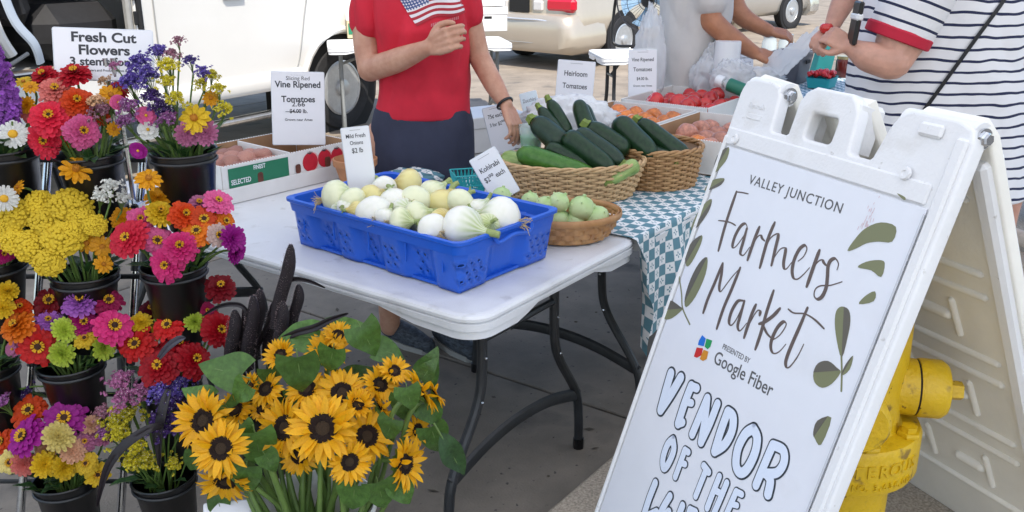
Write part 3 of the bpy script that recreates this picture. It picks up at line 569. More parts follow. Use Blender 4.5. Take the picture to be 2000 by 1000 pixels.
for i in range(26):
    x = .452+rng.gauss(0, .007); y = .20+rng.gauss(0, .022); l = rng.uniform(.003, .012); stroke(q, [(x, -y, 0), (x+rng.uniform(-.001, .001), -y-l, 0)], .0005, .0001, z=.00002*i)
q.build('scuff_mark', sc, sg, 30, Pz)

# ================================================================= FIRE HYDRANT under the sign
hyd_y = mat('hydrant_yellow', (.64, .41, .008), .42, var=.14, vscale=9, bump=.7, bscale=90, detail=6)
stain_mix(hyd_y, (.25, .15, .02), 22, .62, .70); stain_mix(hyd_y, (.10, .05, .015), 60, .68, .72)
HP = Vector((.728, 1.83, .13))
hy = thing('fire_hydrant', 'yellow cast iron fire hydrant half hidden behind the sidewalk sign', 'hydrant', HP)
q = MB(); q.lathe([(.125, 0), (.125, .34)], 32); q.build('lower_barrel', hyd_y, hy)
q = MB(); q.lathe([(.10, .335), (.15, .338), (.170, .345), (.175, .356), (.175, .438), (.170, .448), (.12, .454)], 48); fl = q.build('flange', hyd_y, hy, 30)
for i in range(8):
    a = R(5+45*i); q = MB(); M_ = Matrix.Translation((.152*math.cos(a), .152*math.sin(a), .449)); q.lathe([(.024, 0), (.026, .006), (.024, .012), (.017, .013), (.017, .024), (.001, .025)], 6, M_); q.build('flange_bolt', hyd_y, hy, 30)
q = MB(); q.lathe([(.135, .448), (.126, .462), (.124, .57), (.128, .60), (.126, .70), (.118, .76), (.095, .82), (.05, .85), (.03, .852), (.028, .885), (.001, .885)], 40); q.build('upper_barrel', hyd_y, hy)
for az, sc_ in ((-12, 1), (168, 1), (-100, 1.0)):
    M_ = Matrix.Translation((0, 0, .53)) @ Matrix.Rotation(R(az), 4, 'Z') @ Matrix.Rotation(R(90), 4, 'Y')
    q = MB(); q.lathe([(.062, .06), (.062, .148)], 28, M_); nz = q.build('nozzle', hyd_y, hy)
    q = MB(); q.lathe([(.0605, .148), (.0605, .152)], 28, M_); q.build('nozzle_gap', dark_hole, nz)
    q = MB(); q.lathe([(.063, .152), (.0645, .16), (.0635, .20), (.055, .212), (.001, .214)], 28, M_); q.lathe([(.023, .21), (.021, .245), (.001, .245)], 5, M_); q.build('nozzle_cap', hyd_y, nz)
def wrap_text(body, size, r, z, az0, parent, m, bold=.02, rot=0.0):      # raised letters that follow the barrel
    x = 0.0
    for ch in body:
        w = size*(.36 if ch in " .,I1" else .72); a = az0+(x+w/2)/r
        if ch != ' ':
            p = Vector((r*math.cos(a), r*math.sin(a), z)); t = Vector((-math.sin(a), math.cos(a), 0))
            text(ch, size, m, parent, frame(p, t, (0, 0, 1)), 'CENTER', bold, name='raised_lettering', ext=.0028)
        x += w
wrap_text('WATEROUS', .040, .1752, .392, R(-118), hy, hyd_y)
wrap_text('PAT. NO. 3,636,019', .020, .1752, .362, R(-116), hy, hyd_y, .01)
wrap_text('150', .028, .1265, .515, R(-92), hy, hyd_y); wrap_text('5¼', .026, .1265, .475, R(-84), hy, hyd_y); wrap_text('1980', .026, .127, .575, R(-98), hy, hyd_y)
# ================================================================= CHECKED TABLECLOTH
def gingham_material(cell=.036):
    m = bpy.data.materials.new('gingham'); m.use_nodes = True; N = m.node_tree.nodes; Lk = m.node_tree.links; b = N['Principled BSDF']; b.inputs['Roughness'].default_value = .7
    uv = N.new('ShaderNodeUVMap'); sp = N.new('ShaderNodeSeparateXYZ'); Lk.new(uv.outputs[0], sp.inputs[0])
    def mth(op, a, b_=None):
        n = N.new('ShaderNodeMath'); n.operation = op
        for i, x in enumerate((a, b_)):
            if x is None: continue
            if isinstance(x, (int, float)): n.inputs[i].default_value = x
            else: Lk.new(x, n.inputs[i])
        return n.outputs[0]
    x = mth('MULTIPLY', sp.outputs[0], 1/cell); y = mth('MULTIPLY', sp.outputs[1], 1/cell)
    par = mth('PINGPONG', mth('ADD', mth('FLOOR', x), mth('FLOOR', y)), 1.0)              # 1 on teal squares, 0 on light ones
    fx = mth('SUBTRACT', mth('FRACT', x), .5); fy = mth('SUBTRACT', mth('FRACT', y), .5)
    r = mth('SQRT', mth('ADD', mth('MULTIPLY', fx, fx), mth('MULTIPLY', fy, fy))); an = mth('ARCTAN2', fy, fx)
    pet = mth('ADD', .17, mth('MULTIPLY', .13, mth('COSINE', mth('MULTIPLY', an, 4))))
    flo = mth('MULTIPLY', mth('LESS_THAN', r, pet), mth('GREATER_THAN', r, .09))
    edge = mth('GREATER_THAN', mth('MAXIMUM', mth('ABSOLUTE', fx), mth('ABSOLUTE', fy)), .43)
    light = mth('MULTIPLY', mth('SUBTRACT', 1, par), mth('MAXIMUM', mth('MULTIPLY', flo, .9), mth('MULTIPLY', edge, .10)))
    fac = mth('MAXIMUM', mth('MULTIPLY', par, .95), light)
    mx = N.new('ShaderNodeMix'); mx.data_type = 'RGBA'; mx.inputs[6].default_value = (.74, .75, .76, 1); mx.inputs[7].default_value = (.065, .20, .26, 1)
    Lk.new(fac, mx.inputs[0]); Lk.new(mx.outputs[2], b.inputs['Base Color'])
    nz = N.new('ShaderNodeTexNoise'); nz.inputs['Scale'].default_value = 18; tc = N.new('ShaderNodeTexCoord'); Lk.new(tc.outputs['Object'], nz.inputs['Vector'])
    bp = N.new('ShaderNodeBump'); bp.inputs['Strength'].default_value = .35; bp.inputs['Distance'].default_value = .01; Lk.new(nz.outputs['Fac'], bp.inputs['Height']); Lk.new(bp.outputs[0], b.inputs['Normal'])
    return m
gingham = gingham_material()
def drape(name, label, org, rz, L, Wd, h, d0, d1, dl, dr, nx=130, ny=80, seed=3, ripple=.016):
    # cloth over a table top L x Wd: front drop d0, back drop d1, end drops dl, dr
    rg = random.Random(seed); ph = [rg.uniform(0, 6) for _ in range(6)]; vs = []; uvs = []
    for j in range(ny+1):
        for i in range(nx+1):
            a = -dl+(L+dl+dr)*i/nx; b = -d0+(Wd+d0+d1)*j/ny
            oa = max(-a, a-L, 0); ob = max(-b, b-Wd, 0); x = min(max(a, 0), L); y = min(max(b, 0), Wd); z = h+.004
            z += .0025*math.sin(a*17+ph[0])*math.sin(b*13+ph[1])*(oa+ob == 0)
            if oa or ob:
                sx = -1 if a < 0 else 1; sy = -1 if b < 0 else 1
                d = max(oa, ob)+.25*min(oa, ob); z -= max(0, d-.012)
                k = min(1, d/.2)
                if ob: y += sy*(.012+k*ripple*(1.2+math.sin(a*23+ph[2])+.6*math.sin(a*41+ph[3])))
                if oa: x += sx*(.012+k*ripple*(1.2+math.sin(b*21+ph[4])+.6*math.sin(b*37+ph[5])))
                if oa and ob: x += sx*min(oa, .08)*.5; y += sy*min(ob, .08)*.5
            vs.append((x, y, z)); uvs.append((a, b))
    k = nx+1; fs = [(j*k+i, j*k+i+1, (j+1)*k+i+1, (j+1)*k+i) for j in range(ny) for i in range(nx)]
    me = bpy.data.meshes.new(name); me.from_pydata(vs, [], fs); ul = me.uv_layers.new(name='UVMap')
    for l in me.loops: ul.data[l.index].uv = uvs[l.vertex_index]
    me.materials.append(gingham); me.polygons.foreach_set('use_smooth', [True]*len(me.polygons))
    o = link(name, me); o.location = org; o.rotation_euler = (0, 0, rz); tag(o, label, 'tablecloth', 'checked tablecloths')
    return o
drape('tablecloth', 'blue and white checked tablecloth with printed flowers under the zucchini baskets', S(.768, .025), TA, 2.01, .85, .742, .36, .12, .012, .05)
drape('tablecloth', 'checked tablecloth on the far table beside the striped dress', S(2.89, .015), TA, 1.92, .85, .742, .34, .2, .02, .2, 60, 40, 5)
# crumpled end of cloth lying by the crate
def crumple(name, label, cat, mtl, c, size, seed, amp=.25, uvscale=None, group=None, nseg=56, M=None):
    rg = random.Random(seed); ph = [(rg.uniform(-1, 1), rg.uniform(-1, 1), rg.uniform(-1, 1), rg.uniform(0, 6), rg.uniform(4, 16)) for _ in range(14)]
    q = MB(); n = nseg//2
    vs = []
    for i in range(n+1):
        for k in range(nseg):
            th = math.pi*i/n; t = 2*math.pi*k/nseg; d = Vector((math.sin(th)*math.cos(t), math.sin(th)*math.sin(t), math.cos(th)))
            w = sum(abs(math.sin(p[4]*(d.x*p[0]+d.y*p[1]+d.z*p[2])+p[3])) for p in ph)/len(ph)
            f = 1+amp*(w-.62)*2.6; vs.append((d.x*size[0]*f, d.y*size[1]*f, max(-size[2]*.55, d.z*size[2]*f)+size[2]*.55))
    fs = [(i*nseg+k, i*nseg+(k+1) % nseg, (i+1)*nseg+(k+1) % nseg, (i+1)*nseg+k) for i in range(n) for k in range(nseg)]
    q.add(vs, fs); o = q.build(name, mtl, None, 180, M)
    if uvscale:
        ul = o.data.uv_layers.new(name='UVMap')
        for l in o.data.loops: v = o.data.vertices[l.vertex_index].co; ul.data[l.index].uv = (v.x+v.z*.7, v.y+v.z*.7)
    o.location = c; return tag(o, label, cat, group)
p = S(.90, 1.02, .742-.012); crumple('cloth_bundle', 'crumpled checked cloth heaped behind the onion crate', 'cloth', gingham, p, (.11, .075, .035), 4, .3, 1)

# ================================================================= BLUE CRATE
blue = mat('blue_plastic', (.010, .10, .56), .36, var=.08, vscale=9, bump=.12, bscale=120)
cu, cw = .305, .455
ca = R(50.5); cr = thing('produce_crate', 'blue perforated plastic crate full of onions on the front table', 'crate', S(cu, cw, .7395), ca)   # x along U, y along W
HX, HY, HH = .195, .33, .145
def crate_wall():
    cell = .0125; path = []
    def side(ax, n, half, pat):
        return
    per = []   # list of (x, y, nx, ny, bulge, holes)
    def run(p0, p1, nrm, pat):
        d = (Vector(p1)-Vector(p0)); n = int(d.length/cell); 
        for i in range(n):
            t = (i+.5)/n; x, y = Vector(p0)+d*(i/n); b = 0; ho = False
            for a0, a1, bu, hl in pat:
                if a0 <= t <= a1: b = bu; ho = hl
            per.append((x, y, nrm[0], nrm[1], b, ho))
    lp = [(0, .14, 1, 0), (.16, .26, 0, 1), (.29, .44, 1, 1), (.47, .56, 0, 1), (.585, .73, 1, 1), (.75, .85, 0, 1), (.87, 1, 1, 1)]
    sp = [(0, .33, 1, 1), (.36, .66, 0, 0), (.69, 1, 1, 1)]
    r = .02
    run((-HX, -HY+r), (-HX, HY-r), (-1, 0), lp); run((-HX+r, HY), (HX-r, HY), (0, 1), sp)
    run((HX, HY-r), (HX, -HY+r), (1, 0), lp); run((HX-r, -HY), (-HX+r, -HY), (0, -1), sp)
    n = len(per); rows = 10
    bs = [per[i][4] for i in range(n)]; bs = [(bs[i-1]+2*bs[i]+bs[(i+1) % n])/4 for i in range(n)]
    q = MB(); V_ = []
    for k in range(rows+1):
        f = k/rows
        for i in range(n):
            x, y, nx, ny, _, _ = per[i]; o = (-.022+.022*f)+(bs[i]-1)*.019; V_.append(Vector((x+nx*o, y+ny*o, .004+f*(HH-.03))))
    q.v = [tuple(v) for v in V_]
    for k in range(rows):
        for i in range(n):
            j = (i+1) % n; a, b, c, d = k*n+i, k*n+j, (k+1)*n+j, (k+1)*n+i
            hole = per[i][5] and 2 <= k <= 6 and k % 2 == 0 and (i+k//2) % 2 == 0 and abs(bs[i]-bs[j]) < .2 and abs(bs[i]-bs[i-1]) < .2
            if not hole: q.f.append((a, b, c, d)); q.m.append(0); continue
            P = [V_[z] for z in (a, b, c, d)]; cc = sum(P, Vector())/4; base = len(q.v)
            oc = []
            for z in range(8):
                t = R(-135+45*z); ex = (P[1]-P[0])*.5; ey = (P[3]-P[0])*.5; oc.append(cc+ex*math.cos(t)*.72+ey*math.sin(t)*.72)
            mids = [(P[0]+P[1])/2, (P[1]+P[2])/2, (P[2]+P[3])/2, (P[3]+P[0])/2]
            q.v += [tuple(v) for v in oc+mids]
            cor = [a, b, c, d]
            for z in range(4):
                q.f.append((cor[z], base+8+z, base+(2*z+1) % 8, base+2*z)); q.m.append(0)
                q.f.append((base+8+z, cor[(z+1) % 4], base+(2*z+2) % 8, base+(2*z+1) % 8)); q.m.append(0)
    o = q.build('wall', blue, cr, 24); md = o.modifiers.new('thickness', 'SOLIDIFY'); md.thickness = .0035; md.offset = -1
crate_wall()
q = MB(); q.rings([[tuple(p) for p in rr_ring(HX+e, HY+e, .03, z, 6, 5)] for e, z in ((-.014, HH-.035), (.003, HH-.036), (.006, HH-.012), (.012, HH-.008), (.012, HH), (.004, HH+.002), (-.004, HH-.002), (-.006, HH-.03), (-.014, HH-.035))], cap=False); q.build('rim', blue, cr, 35)
q = MB(); q.box((0, 0, .008), (2*HX-.05, 2*HY-.05, .008)); q.build('floor', blue, cr, None)
for sy in (-1, 1):
    q = MB(); q.tube(smoothpath([(-.075, sy*(HY+.012), HH-.008), (-.06, sy*(HY+.014), HH-.03), (0, sy*(HY+.014), HH-.022), (.06, sy*(HY+.014), HH-.03), (.075, sy*(HY+.012), HH-.008)], 5), .006, 8); q.build('handle', blue, cr)
for sx in (-1, 1):
    for y in (-.27, -.14, 0.0, .14, .27):
        q = MB(); q.box((sx*(HX-.004), y, HH-.065), (.006, .005, .055), bev=.002); q.build('rib', blue, cr)
def streak_mat(name, c1, c2, rough=.3, n=16):
    m = bpy.data.materials.new(name); m.use_nodes = True; N = m.node_tree.nodes; Lk = m.node_tree.links; b = N['Principled BSDF']; b.inputs['Roughness'].default_value = rough
    b.inputs['Subsurface Weight'].default_value = .12; b.inputs['Subsurface Radius'].default_value = (.01, .008, .004)
    tc = N.new('ShaderNodeTexCoord'); sp = N.new('ShaderNodeSeparateXYZ'); Lk.new(tc.outputs['Object'], sp.inputs[0])
    at = N.new('ShaderNodeMath'); at.operation = 'ARCTAN2'; Lk.new(sp.outputs[1], at.inputs[0]); Lk.new(sp.outputs[0], at.inputs[1])
    ml = N.new('ShaderNodeMath'); ml.operation = 'MULTIPLY'; Lk.new(at.outputs[0], ml.inputs[0]); ml.inputs[1].default_value = n
    sn = N.new('ShaderNodeMath'); sn.operation = 'SINE'; Lk.new(ml.outputs[0], sn.inputs[0])
    # streaks get stronger towards the neck (z up in the onion's own axes)
    mr = N.new('ShaderNodeMapRange'); mr.inputs[1].default_value = .15; mr.inputs[2].default_value = .95; Lk.new(sp.outputs[2], mr.inputs[0])
    nz = N.new('ShaderNodeTexNoise'); nz.inputs['Scale'].default_value = 3; Lk.new(tc.outputs['Object'], nz.inputs['Vector'])
    f = N.new('ShaderNodeMath'); f.operation = 'MULTIPLY'; Lk.new(mr.outputs[0], f.inputs[0])
    s2 = N.new('ShaderNodeMapRange'); s2.inputs[1].default_value = -1; s2.inputs[3].default_value = .45; s2.inputs[4].default_value = 1; Lk.new(sn.outputs[0], s2.inputs[0]); Lk.new(s2.outputs[0], f.inputs[1])
    ad = N.new('ShaderNodeMath'); ad.operation = 'MULTIPLY_ADD'; Lk.new(nz.outputs['Fac'], ad.inputs[0]); ad.inputs[1].default_value = .35; Lk.new(f.outputs[0], ad.inputs[2])
    sb_ = N.new('ShaderNodeMath'); sb_.operation = 'SUBTRACT'; Lk.new(ad.outputs[0], sb_.inputs[0]); sb_.inputs[1].default_value = .16; sb_.use_clamp = True
    mx = N.new('ShaderNodeMix'); mx.data_type = 'RGBA'; mx.inputs[6].default_value = (*c1, 1); mx.inputs[7].default_value = (*c2, 1); Lk.new(sb_.outputs[0], mx.inputs[0]); Lk.new(mx.outputs[2], b.inputs['Base Color'])
    return m
on_white = streak_mat('onion_white', (.80, .79, .72), (.40, .48, .20)); on_green = streak_mat('onion_pale_green', (.74, .75, .52), (.38, .46, .16)); on_yel = streak_mat('onion_yellow', (.72, .64, .28), (.52, .38, .09))
root_m = mat('onion_roots', (.50, .38, .20), .8); neck_m = mat('onion_neck', (.26, .32, .11), .5, var=.3, vscale=30)
ONP = [(.001, -.86), (.10, -.86), (.22, -.84), (.5, -.76), (.78, -.55), (.95, -.25), (1.0, .02), (.97, .28), (.86, .52), (.66, .74), (.42, .92), (.27, 1.06), (.20, 1.22), (.17, 1.32)]
def wobo(sd): return lambda t, z: .03*math.sin(2*t+sd)+.018*math.sin(5*t+sd*2+z)
on_me = []
for sd, mt in enumerate((on_white, on_green, on_yel)):
    q = MB(); q.lathe(ONP, 28, None, 0, wob=wobo(sd)); on_me.append(q.mesh('bulb', mt, 180))
def mk_neck(sd):
    rg = random.Random(sd); q = MB(); P = smoothpath([(0, 0, 1.15), (rg.uniform(-.05, .05), .05, 1.5), (.12*rg.choice((-1, 1)), .12, 1.85)], 5)
    q.tube(P, [.19-.05*i/len(P) for i in range(len(P))], 10); q.tube(smoothpath([(.05, 0, 1.3), (.2, .1, 1.6), (.32, .2, 1.72)], 4), .07, 7); return q.mesh('neck', neck_m, 50)
def mk_roots(sd):
    rg = random.Random(sd); q = MB()
    for i in range(22):
        a = rg.uniform(0, 6.28); r = rg.uniform(.02, .16); s_ = rg.uniform(.25, .75); x, y = r*math.cos(a), r*math.sin(a)
        q.tube(smoothpath([(x, y, -.83), (x*1.8, y*1.8, -.95-s_*.3), (x*3+rg.uniform(-.25, .25), y*3+rg.uniform(-.25, .25), -.95-s_*.7)], 3), .016, 4)
    return q.mesh('roots', root_m, 60)
necks = [mk_neck(i) for i in range(3)]; roots = [mk_roots(i) for i in range(3)]
ONIONS = [(614, 397, 66, 1, (1, .2, .12), 'pale onion at the left corner of the blue crate'), (672, 409, 38, 0, (.5, .2, .8), 'small white onion near the left rim of the crate'), (655, 424, 36, 2, (-.9, -.3, .2), 'small yellowish onion low at the left rim of the crate'),
 (726, 386, 46, 2, (.5, .4, .2), 'yellow onion with brown root end beside the onion price sign'), (729, 418, 62, 0, (-.2, .9, .1), 'smooth white onion in the middle of the crate front'), (770, 394, 50, 0, (-.3, .8, .5), 'white onion in the centre of the crate, left of the rooty one'),
 (810, 394, 56, 1, (.2, .9, -.15), 'pale green onion showing a tuft of roots in the crate'), (800, 362, 58, 2, (-1, .1, .1), 'yellow onion at the back rim with its green neck to the left'), (869, 403, 62, 2, (.3, .7, .6), 'golden onion right of the crate centre'),
 (813, 423, 56, 1, (.8, .3, .2), 'green tinged onion low in the crate centre'), (765, 438, 48, 1, (1, -.25, .05), 'small onion at the front rim with its neck to the right'), (843, 450, 56, 0, (-.6, .8, .1), 'white onion at the front rim in the middle'),
 (903, 446, 76, 0, (.9, -.5, .0), 'large white onion with green neck over the front rim'), (980, 428, 72, 0, (-.95, .35, .1), 'white onion at the right corner with long dry roots'), (934, 412, 42, 0, (.6, .5, .6), 'small white onion behind the two large ones at the right'),
 (862, 430, 42, 2, (.5, -.5, .5), 'small yellow onion between the golden and white ones'), (715, 438, 40, 0, (.3, .6, .5), 'white onion barely showing at the front rim on the left'),
 (690, 392, 48, 1, (-.6, .5, .3), 'pale onion behind the small white one at the left'), (640, 412, 40, 0, (.2, -.8, .3), 'white onion beneath the pale one at the left corner'), (788, 415, 46, 0, (.4, -.6, .4), 'white onion wedged between the front centre ones'), (900, 398, 50, 1, (.4, .8, .3), 'green tinged onion behind the large white ones'), (750, 370, 46, 0, (-.4, .7, .4), 'white onion at the back rim right of the price sign'), (845, 378, 46, 1, (.6, .5, .4), 'pale onion at the back rim beside the golden one'), (690, 428, 40, 1, (.7, -.4, .3), 'greenish onion at the front rim on the left'), (950, 440, 44, 1, (.3, -.7, .4), 'pale onion wedged at the front right corner')]
for i, (px, py, d, k, nk, lb) in enumerate(ONIONS):
    z = .886+(.016 if py < 400 else 0); p = GZ(px, py, z); zd = p.y*_c-(p.z-CAM_H)*_s; r = d*zd/FOC/2*1.16
    ql = Matrix.Rotation(-ca, 3, 'Z') @ (p-S(cu, cw, 0)); mg = .008+r*.62; ql.x = max(-HX+mg, min(HX-mg, ql.x)); ql.y = max(-HY+mg, min(HY-mg, ql.y)); p = S(cu, cw, 0)+Matrix.Rotation(ca, 3, 'Z') @ ql
    t = thing('onion', lb+'', 'onion', p, 0, 'onions in the blue crate')
    M_ = facing((0, 0, 0), nk, rng.uniform(0, 6), r) @ Matrix.Diagonal((rng.uniform(.96, 1.08), rng.uniform(.94, 1.04), rng.uniform(.80, 1.02), 1)); link('bulb', on_me[k], t, M_)
    link('neck', necks[i % 3], t, M_); link('roots', roots[i % 3], t, M_)
q = MB()                                        # onions underneath, hidden in the crate
for i in range(22):
    q.ball((rng.uniform(-.13, .13), rng.uniform(-.23, .23), rng.uniform(.05, .085)), rng.uniform(.03, .036), 12)
tag(q.build('onion_layer', mat('onion_skin', (.62, .6, .45), .4, var=.15), None, 180), 'lower layer of onions inside the blue crate', 'onions', kind='stuff').matrix_basis = cr.matrix_basis.copy() if False else Matrix.Translation(S(cu, cw, .7395)) @ Matrix.Rotation(ca, 4, 'Z')

# ================================================================= PRICE SIGNS
def card(name, label, px, py, y, wp, hp, roll, lines, tilt=-8, m=white_paper, stand=True, cat='price sign', group='printed price signs', ink_m=None, yaw=0.0, holder=True):
    c = GY(px, py, y); zd = c.y*_c-(c.z-CAM_H)*_s; w, h = wp*zd/FOC, hp*zd/FOC
    n = Vector((-c.x, -c.y, 0)).normalized(); n.rotate(Quaternion((0, 0, 1), R(yaw))); n = (n+Vector((0, 0, math.tan(R(-tilt))))).normalized()
    F_ = facing((0, 0, 0), n) @ Matrix.Rotation(R(roll), 4, 'Z')
    dn = F_ @ Vector((0, -h/2, 0)); base = c+dn
    t = thing(name, label, cat, base, 0, group); M_ = Matrix.Translation(-dn) @ F_
    q = MB(); q.box((0, 0, 0), (w, h, .0025), bev=.0008); q.build('card', m, t, 30, M_)
    if holder:
        q = MB(); q.tube([(a, b, -.001) for a, b in rrect(-w/2, -h/2, w/2, h/2, .003, 2)], .0022, 6, closed=True); q.build('holder_edge', mat('clear_plastic_edge', (.66, .69, .74), .15), t, 40, M_)
    if stand:
        q = MB(); q.add([(-w/2, -h/2, -.002), (w/2, -h/2, -.002), (w/2, -h/2-.0, -.06), (-w/2, -h/2, -.06)], [(0, 1, 2, 3)]); q.build('foot', mat('clear_plastic_edge', (.66, .69, .74), .15), t, None, M_)
    for body, ry, sz, bold, sx in lines:
        text(body, sz*w, ink_m or (ink if bold > .004 else ink_grey), t, M_ @ Matrix.Translation((0, h/2-ry*h, .0016)), 'CENTER', bold, sx)
    return t
vine = [('Vine Ripened', .22, .155, .02, .95), ('Tomatoes', .42, .155, .02, .95), ('$4.00 lb.', .585, .105, .015, .95), ('Grown near Ames', .70, .066, .012, 1)]
t_ = card('price_sign', 'vine ripened tomatoes sign with handwritten price standing in the potato box', 583, 212, 3.42, 100, 140, -3.5, [('Vine Ripened', .21, .17, .025, .95), ('Tomatoes', .41, .165, .025, .95), ('$4.00 lb.', .56, .105, .02, .95), ('Grown near Ames', .67, .070, .014, 1), ('- - - - - - - - -', .05, .05, .004, 1)], yaw=4)
text('Slicing Red', .020, ink, t_, t_.children[0].matrix_basis @ Matrix.Translation((0, .104, .0017)), 'CENTER', .0, 1.0, name='handwriting')
text('2.66', .024, ink, t_, t_.children[0].matrix_basis @ Matrix.Translation((0, .008, .0017)), 'CENTER', .01, 1.2, name='handwriting')
q = MB(); q.box((-.02, -.012, .002), (.055, .002, .0008)); q.build('strike_line', ink, t_, None, t_.children[0].matrix_basis)
card('price_sign', 'mild fresh onions sign standing in the blue crate', 701, 315, 2.60, 53, 132, 5, [('---------', .05, .13, .004, 1), ('Mild Fresh', .15, .21, .01, .82), ('Onions', .25, .2, .01, .82), ('$2 lb', .37, .25, .012, .82)], yaw=-5)
card('price_sign', 'kohlrabi price sign leaning between crate and oval basket', 966, 343, 2.78, 56, 98, 30, [('-----------', .08, .13, .004, 1), ('Kohlrabi', .34, .26, .012, .85), ('$2⁰⁰ each', .55, .26, .012, .75)], stand=False)
card('price_sign', 'slanted sign for the 75 cent price left of the zucchini', 974, 252, 3.50, 44, 90, 14, [('---------', .06, .14, .004, 1), ('75¢ each', .24, .24, .012, .8), ('3 for $2⁰⁰', .42, .22, .012, .75)], stand=False)
card('price_sign', 'handwritten zucchini sign behind the oval basket', 1038, 213, 3.62, 33, 66, 14, [('Zucchini', .28, .30, .004, .78), ('75¢', .55, .34, .004, .85), ('$1', .82, .34, .004, .85)], stand=False, m=mat('pale_card', (.68, .76, .80), .4))
card('price_sign', 'heirloom tomatoes sign behind the zucchini', 1123, 164, 4.35, 72, 88, -3, [('-------------', .07, .08, .004, 1), ('Heirloom', .33, .2, .012, .82), ('Tomatoes', .60, .2, .012, .82), ('$4.00 lb.', .83, .15, .01, .8), ('Grown near Ames', .98, .08, .006, .9)], yaw=-6)
card('price_sign', 'vine ripened tomatoes sign beside the man in the pale shirt', 1255, 152, 4.55, 54, 106, 1.5, [('----------', .05, .12, .004, 1), ('Vine Ripened', .2, .18, .01, .82), ('Tomatoes', .38, .2, .01, .82), ('$4.00 lb.', .54, .155, .01, .8), ('Grown near Ames', .66, .1, .006, .9)], yaw=3)
card('price_sign', 'tiny far sign beside the white bag roll', 1457, 121, 5.4, 26, 46, 6, [('Green onion', .35, .2, .004, .8), ('Sweet corn', .55, .2, .004, .8), ('$2.75', .8, .25, .008, .8)])

# ================================================================= CARTONS
def carton(label, loc, rz, L, D, Hh, inner, tray=False, divider=None, group='open produce cartons', Hf=None):
    t = thing('produce_carton', label, 'carton', loc, rz, group); th = .006
    W_ = [('front', (L/2, th/2), (L, th), inner[0]), ('back', (L/2, D-th/2), (L, th), inner[1]), ('left', (th/2, D/2), (th, D-2*th-.001), inner[2]), ('right', (L-th/2, D/2), (th, D-2*th-.001), inner[3])]
    for nm, (x, y), (sx, sy), im in W_:
        hh = Hf if (nm == 'front' and Hf) else Hh
        q = MB(); 
        if nm in ('front', 'back'):
            s_ = 1 if nm == 'front' else -1
            q.box((x, y-s_*.0016, hh/2+.003), (sx, .0028, hh), mi=0, bev=.0008); q.box((x, y+s_*.0014, hh/2+.003), (sx-.014, .003, hh-.001), mi=1, bev=.0008)
        else:
            s_ = 1 if nm == 'left' else -1
            q.box((x-s_*.0016, y, hh/2+.003), (.0028, sy, hh), mi=0, bev=.0008); q.box((x+s_*.0014, y, hh/2+.003), (.003, sy, hh-.001), mi=1, bev=.0008)
        w_ = q.build('wall', [white_card, im], t, 30)
        n = int((L if nm in ('front', 'back') else D)/.011); q = MB()             # fluted edge of the corrugated board
        for i in range(n):
            f = (i+.5)/n
            if nm in ('front', 'back'): q.box((f*L, y, hh+.0035), (.0055, .0065, .003), bev=.001)
            else: q.box((x, th+f*(D-2*th), hh+.0035), (.0065, .0055, .003), bev=.001)
        tag(q.build('fluted_edge', white_card, w_), kind='stuff')
    q = MB(); q.box((L/2, D/2, .002), (L-.004, D-.004, .003)); q.build('base', cardboard, t, None)
    if tray:
        q = MB()
        for (x, y, sx, sy) in ((L/2, -.005, L+.02, .005), (L/2, D+.005, L+.02, .005), (-.0075, D/2, .005, D+.004), (L+.0075, D/2, .005, D+.004)): q.box((x, y, .026), (sx, sy, .052), bev=.001)
        q.build('tray_lip', white_card, t, 30)
    return t
cb = cardboard; wc = white_card
BA = R(50)
bo = S(.285, 1.30, .7405)
cA = carton('long white carton of red potatoes printed FINEST SELECTED', bo, BA, .56, .34, .125, (cb, cb, cb, cb), tray=True)
green_print = mat('green_print', (.012, .17, .085), .5, var=.05); red_print = mat('red_print', (.50, .012, .03), .5, var=.1, vscale=40); pale_print = mat('pale_print', (.72, .42, .40), .5); brown_print = mat('brown_print', (.12, .035, .02), .6, var=.4, vscale=30)
FX = lambda x, z, off=.0012: Matrix.Translation((x, -off, z)) @ Matrix.Rotation(R(90), 4, 'X')
q = MB(); plate(q, [(.022, .047), (.265, .047), (.265, .118), (.022, .118)], 0, .0006); q.build('green_panel', green_print, cA, None, FX(0, 0))
text('FINEST', .021, white_paper, cA, FX(.145, .099, .0022), 'CENTER', .015, .75)
text('SELECTED', .024, white_paper, cA, FX(.03, .062, .0022), 'LEFT', .015, .72)
def blob(cx, cz, rx, rz_, n=24): return [(cx+rx*math.cos(2*math.pi*k/n), cz+rz_*math.sin(2*math.pi*k/n)) for k in range(n)]
q = MB(); plate(q, rrect(.135, .048, .157, .086, .009), 0, .0006); q.build('printed_fruit', brown_print, cA, None, FX(0, 0, .002))
for k, (x, z, r_) in enumerate(((.36, .083, .036), (.425, .085, .033), (.482, .086, .029))):
    q = MB(); plate(q, blob(x+.004, z, r_, r_*1.0), 0, .0004+.0002*(2-k)); q.build('printed_fruit', pale_print, cA, None, FX(0, 0))
    q = MB(); plate(q, blob(x, z, r_*.93, r_*.96), 0, .0006+.0002*(2-k)+.0004); q.build('printed_fruit', red_print, cA, None, FX(0, 0))
    q = MB(); 
    for a in (40, 70, 100, 130, 150): stroke(q, [(x, z+r_*.8, 0), (x+math.cos(R(a))*.014, z+r_*.8+math.sin(R(a))*.010, 0)], .0011)
    q.build('printed_stalk', ink, cA, None, FX(0, 0, .0034))
for x, w_ in ((.293, .022), (.424, .025)):
    q = MB(); plate(q, rrect(x, .052, x+w_, .052+w_*1.5, .008), 0, .0006); q.build('printed_fruit', brown_print, cA, None, FX(0, 0, .0032))
LX = Matrix.Translation((-.0012, .30, 0)) @ Matrix.Rotation(R(-90), 4, 'Z') @ Matrix.Rotation(R(90), 4, 'X')
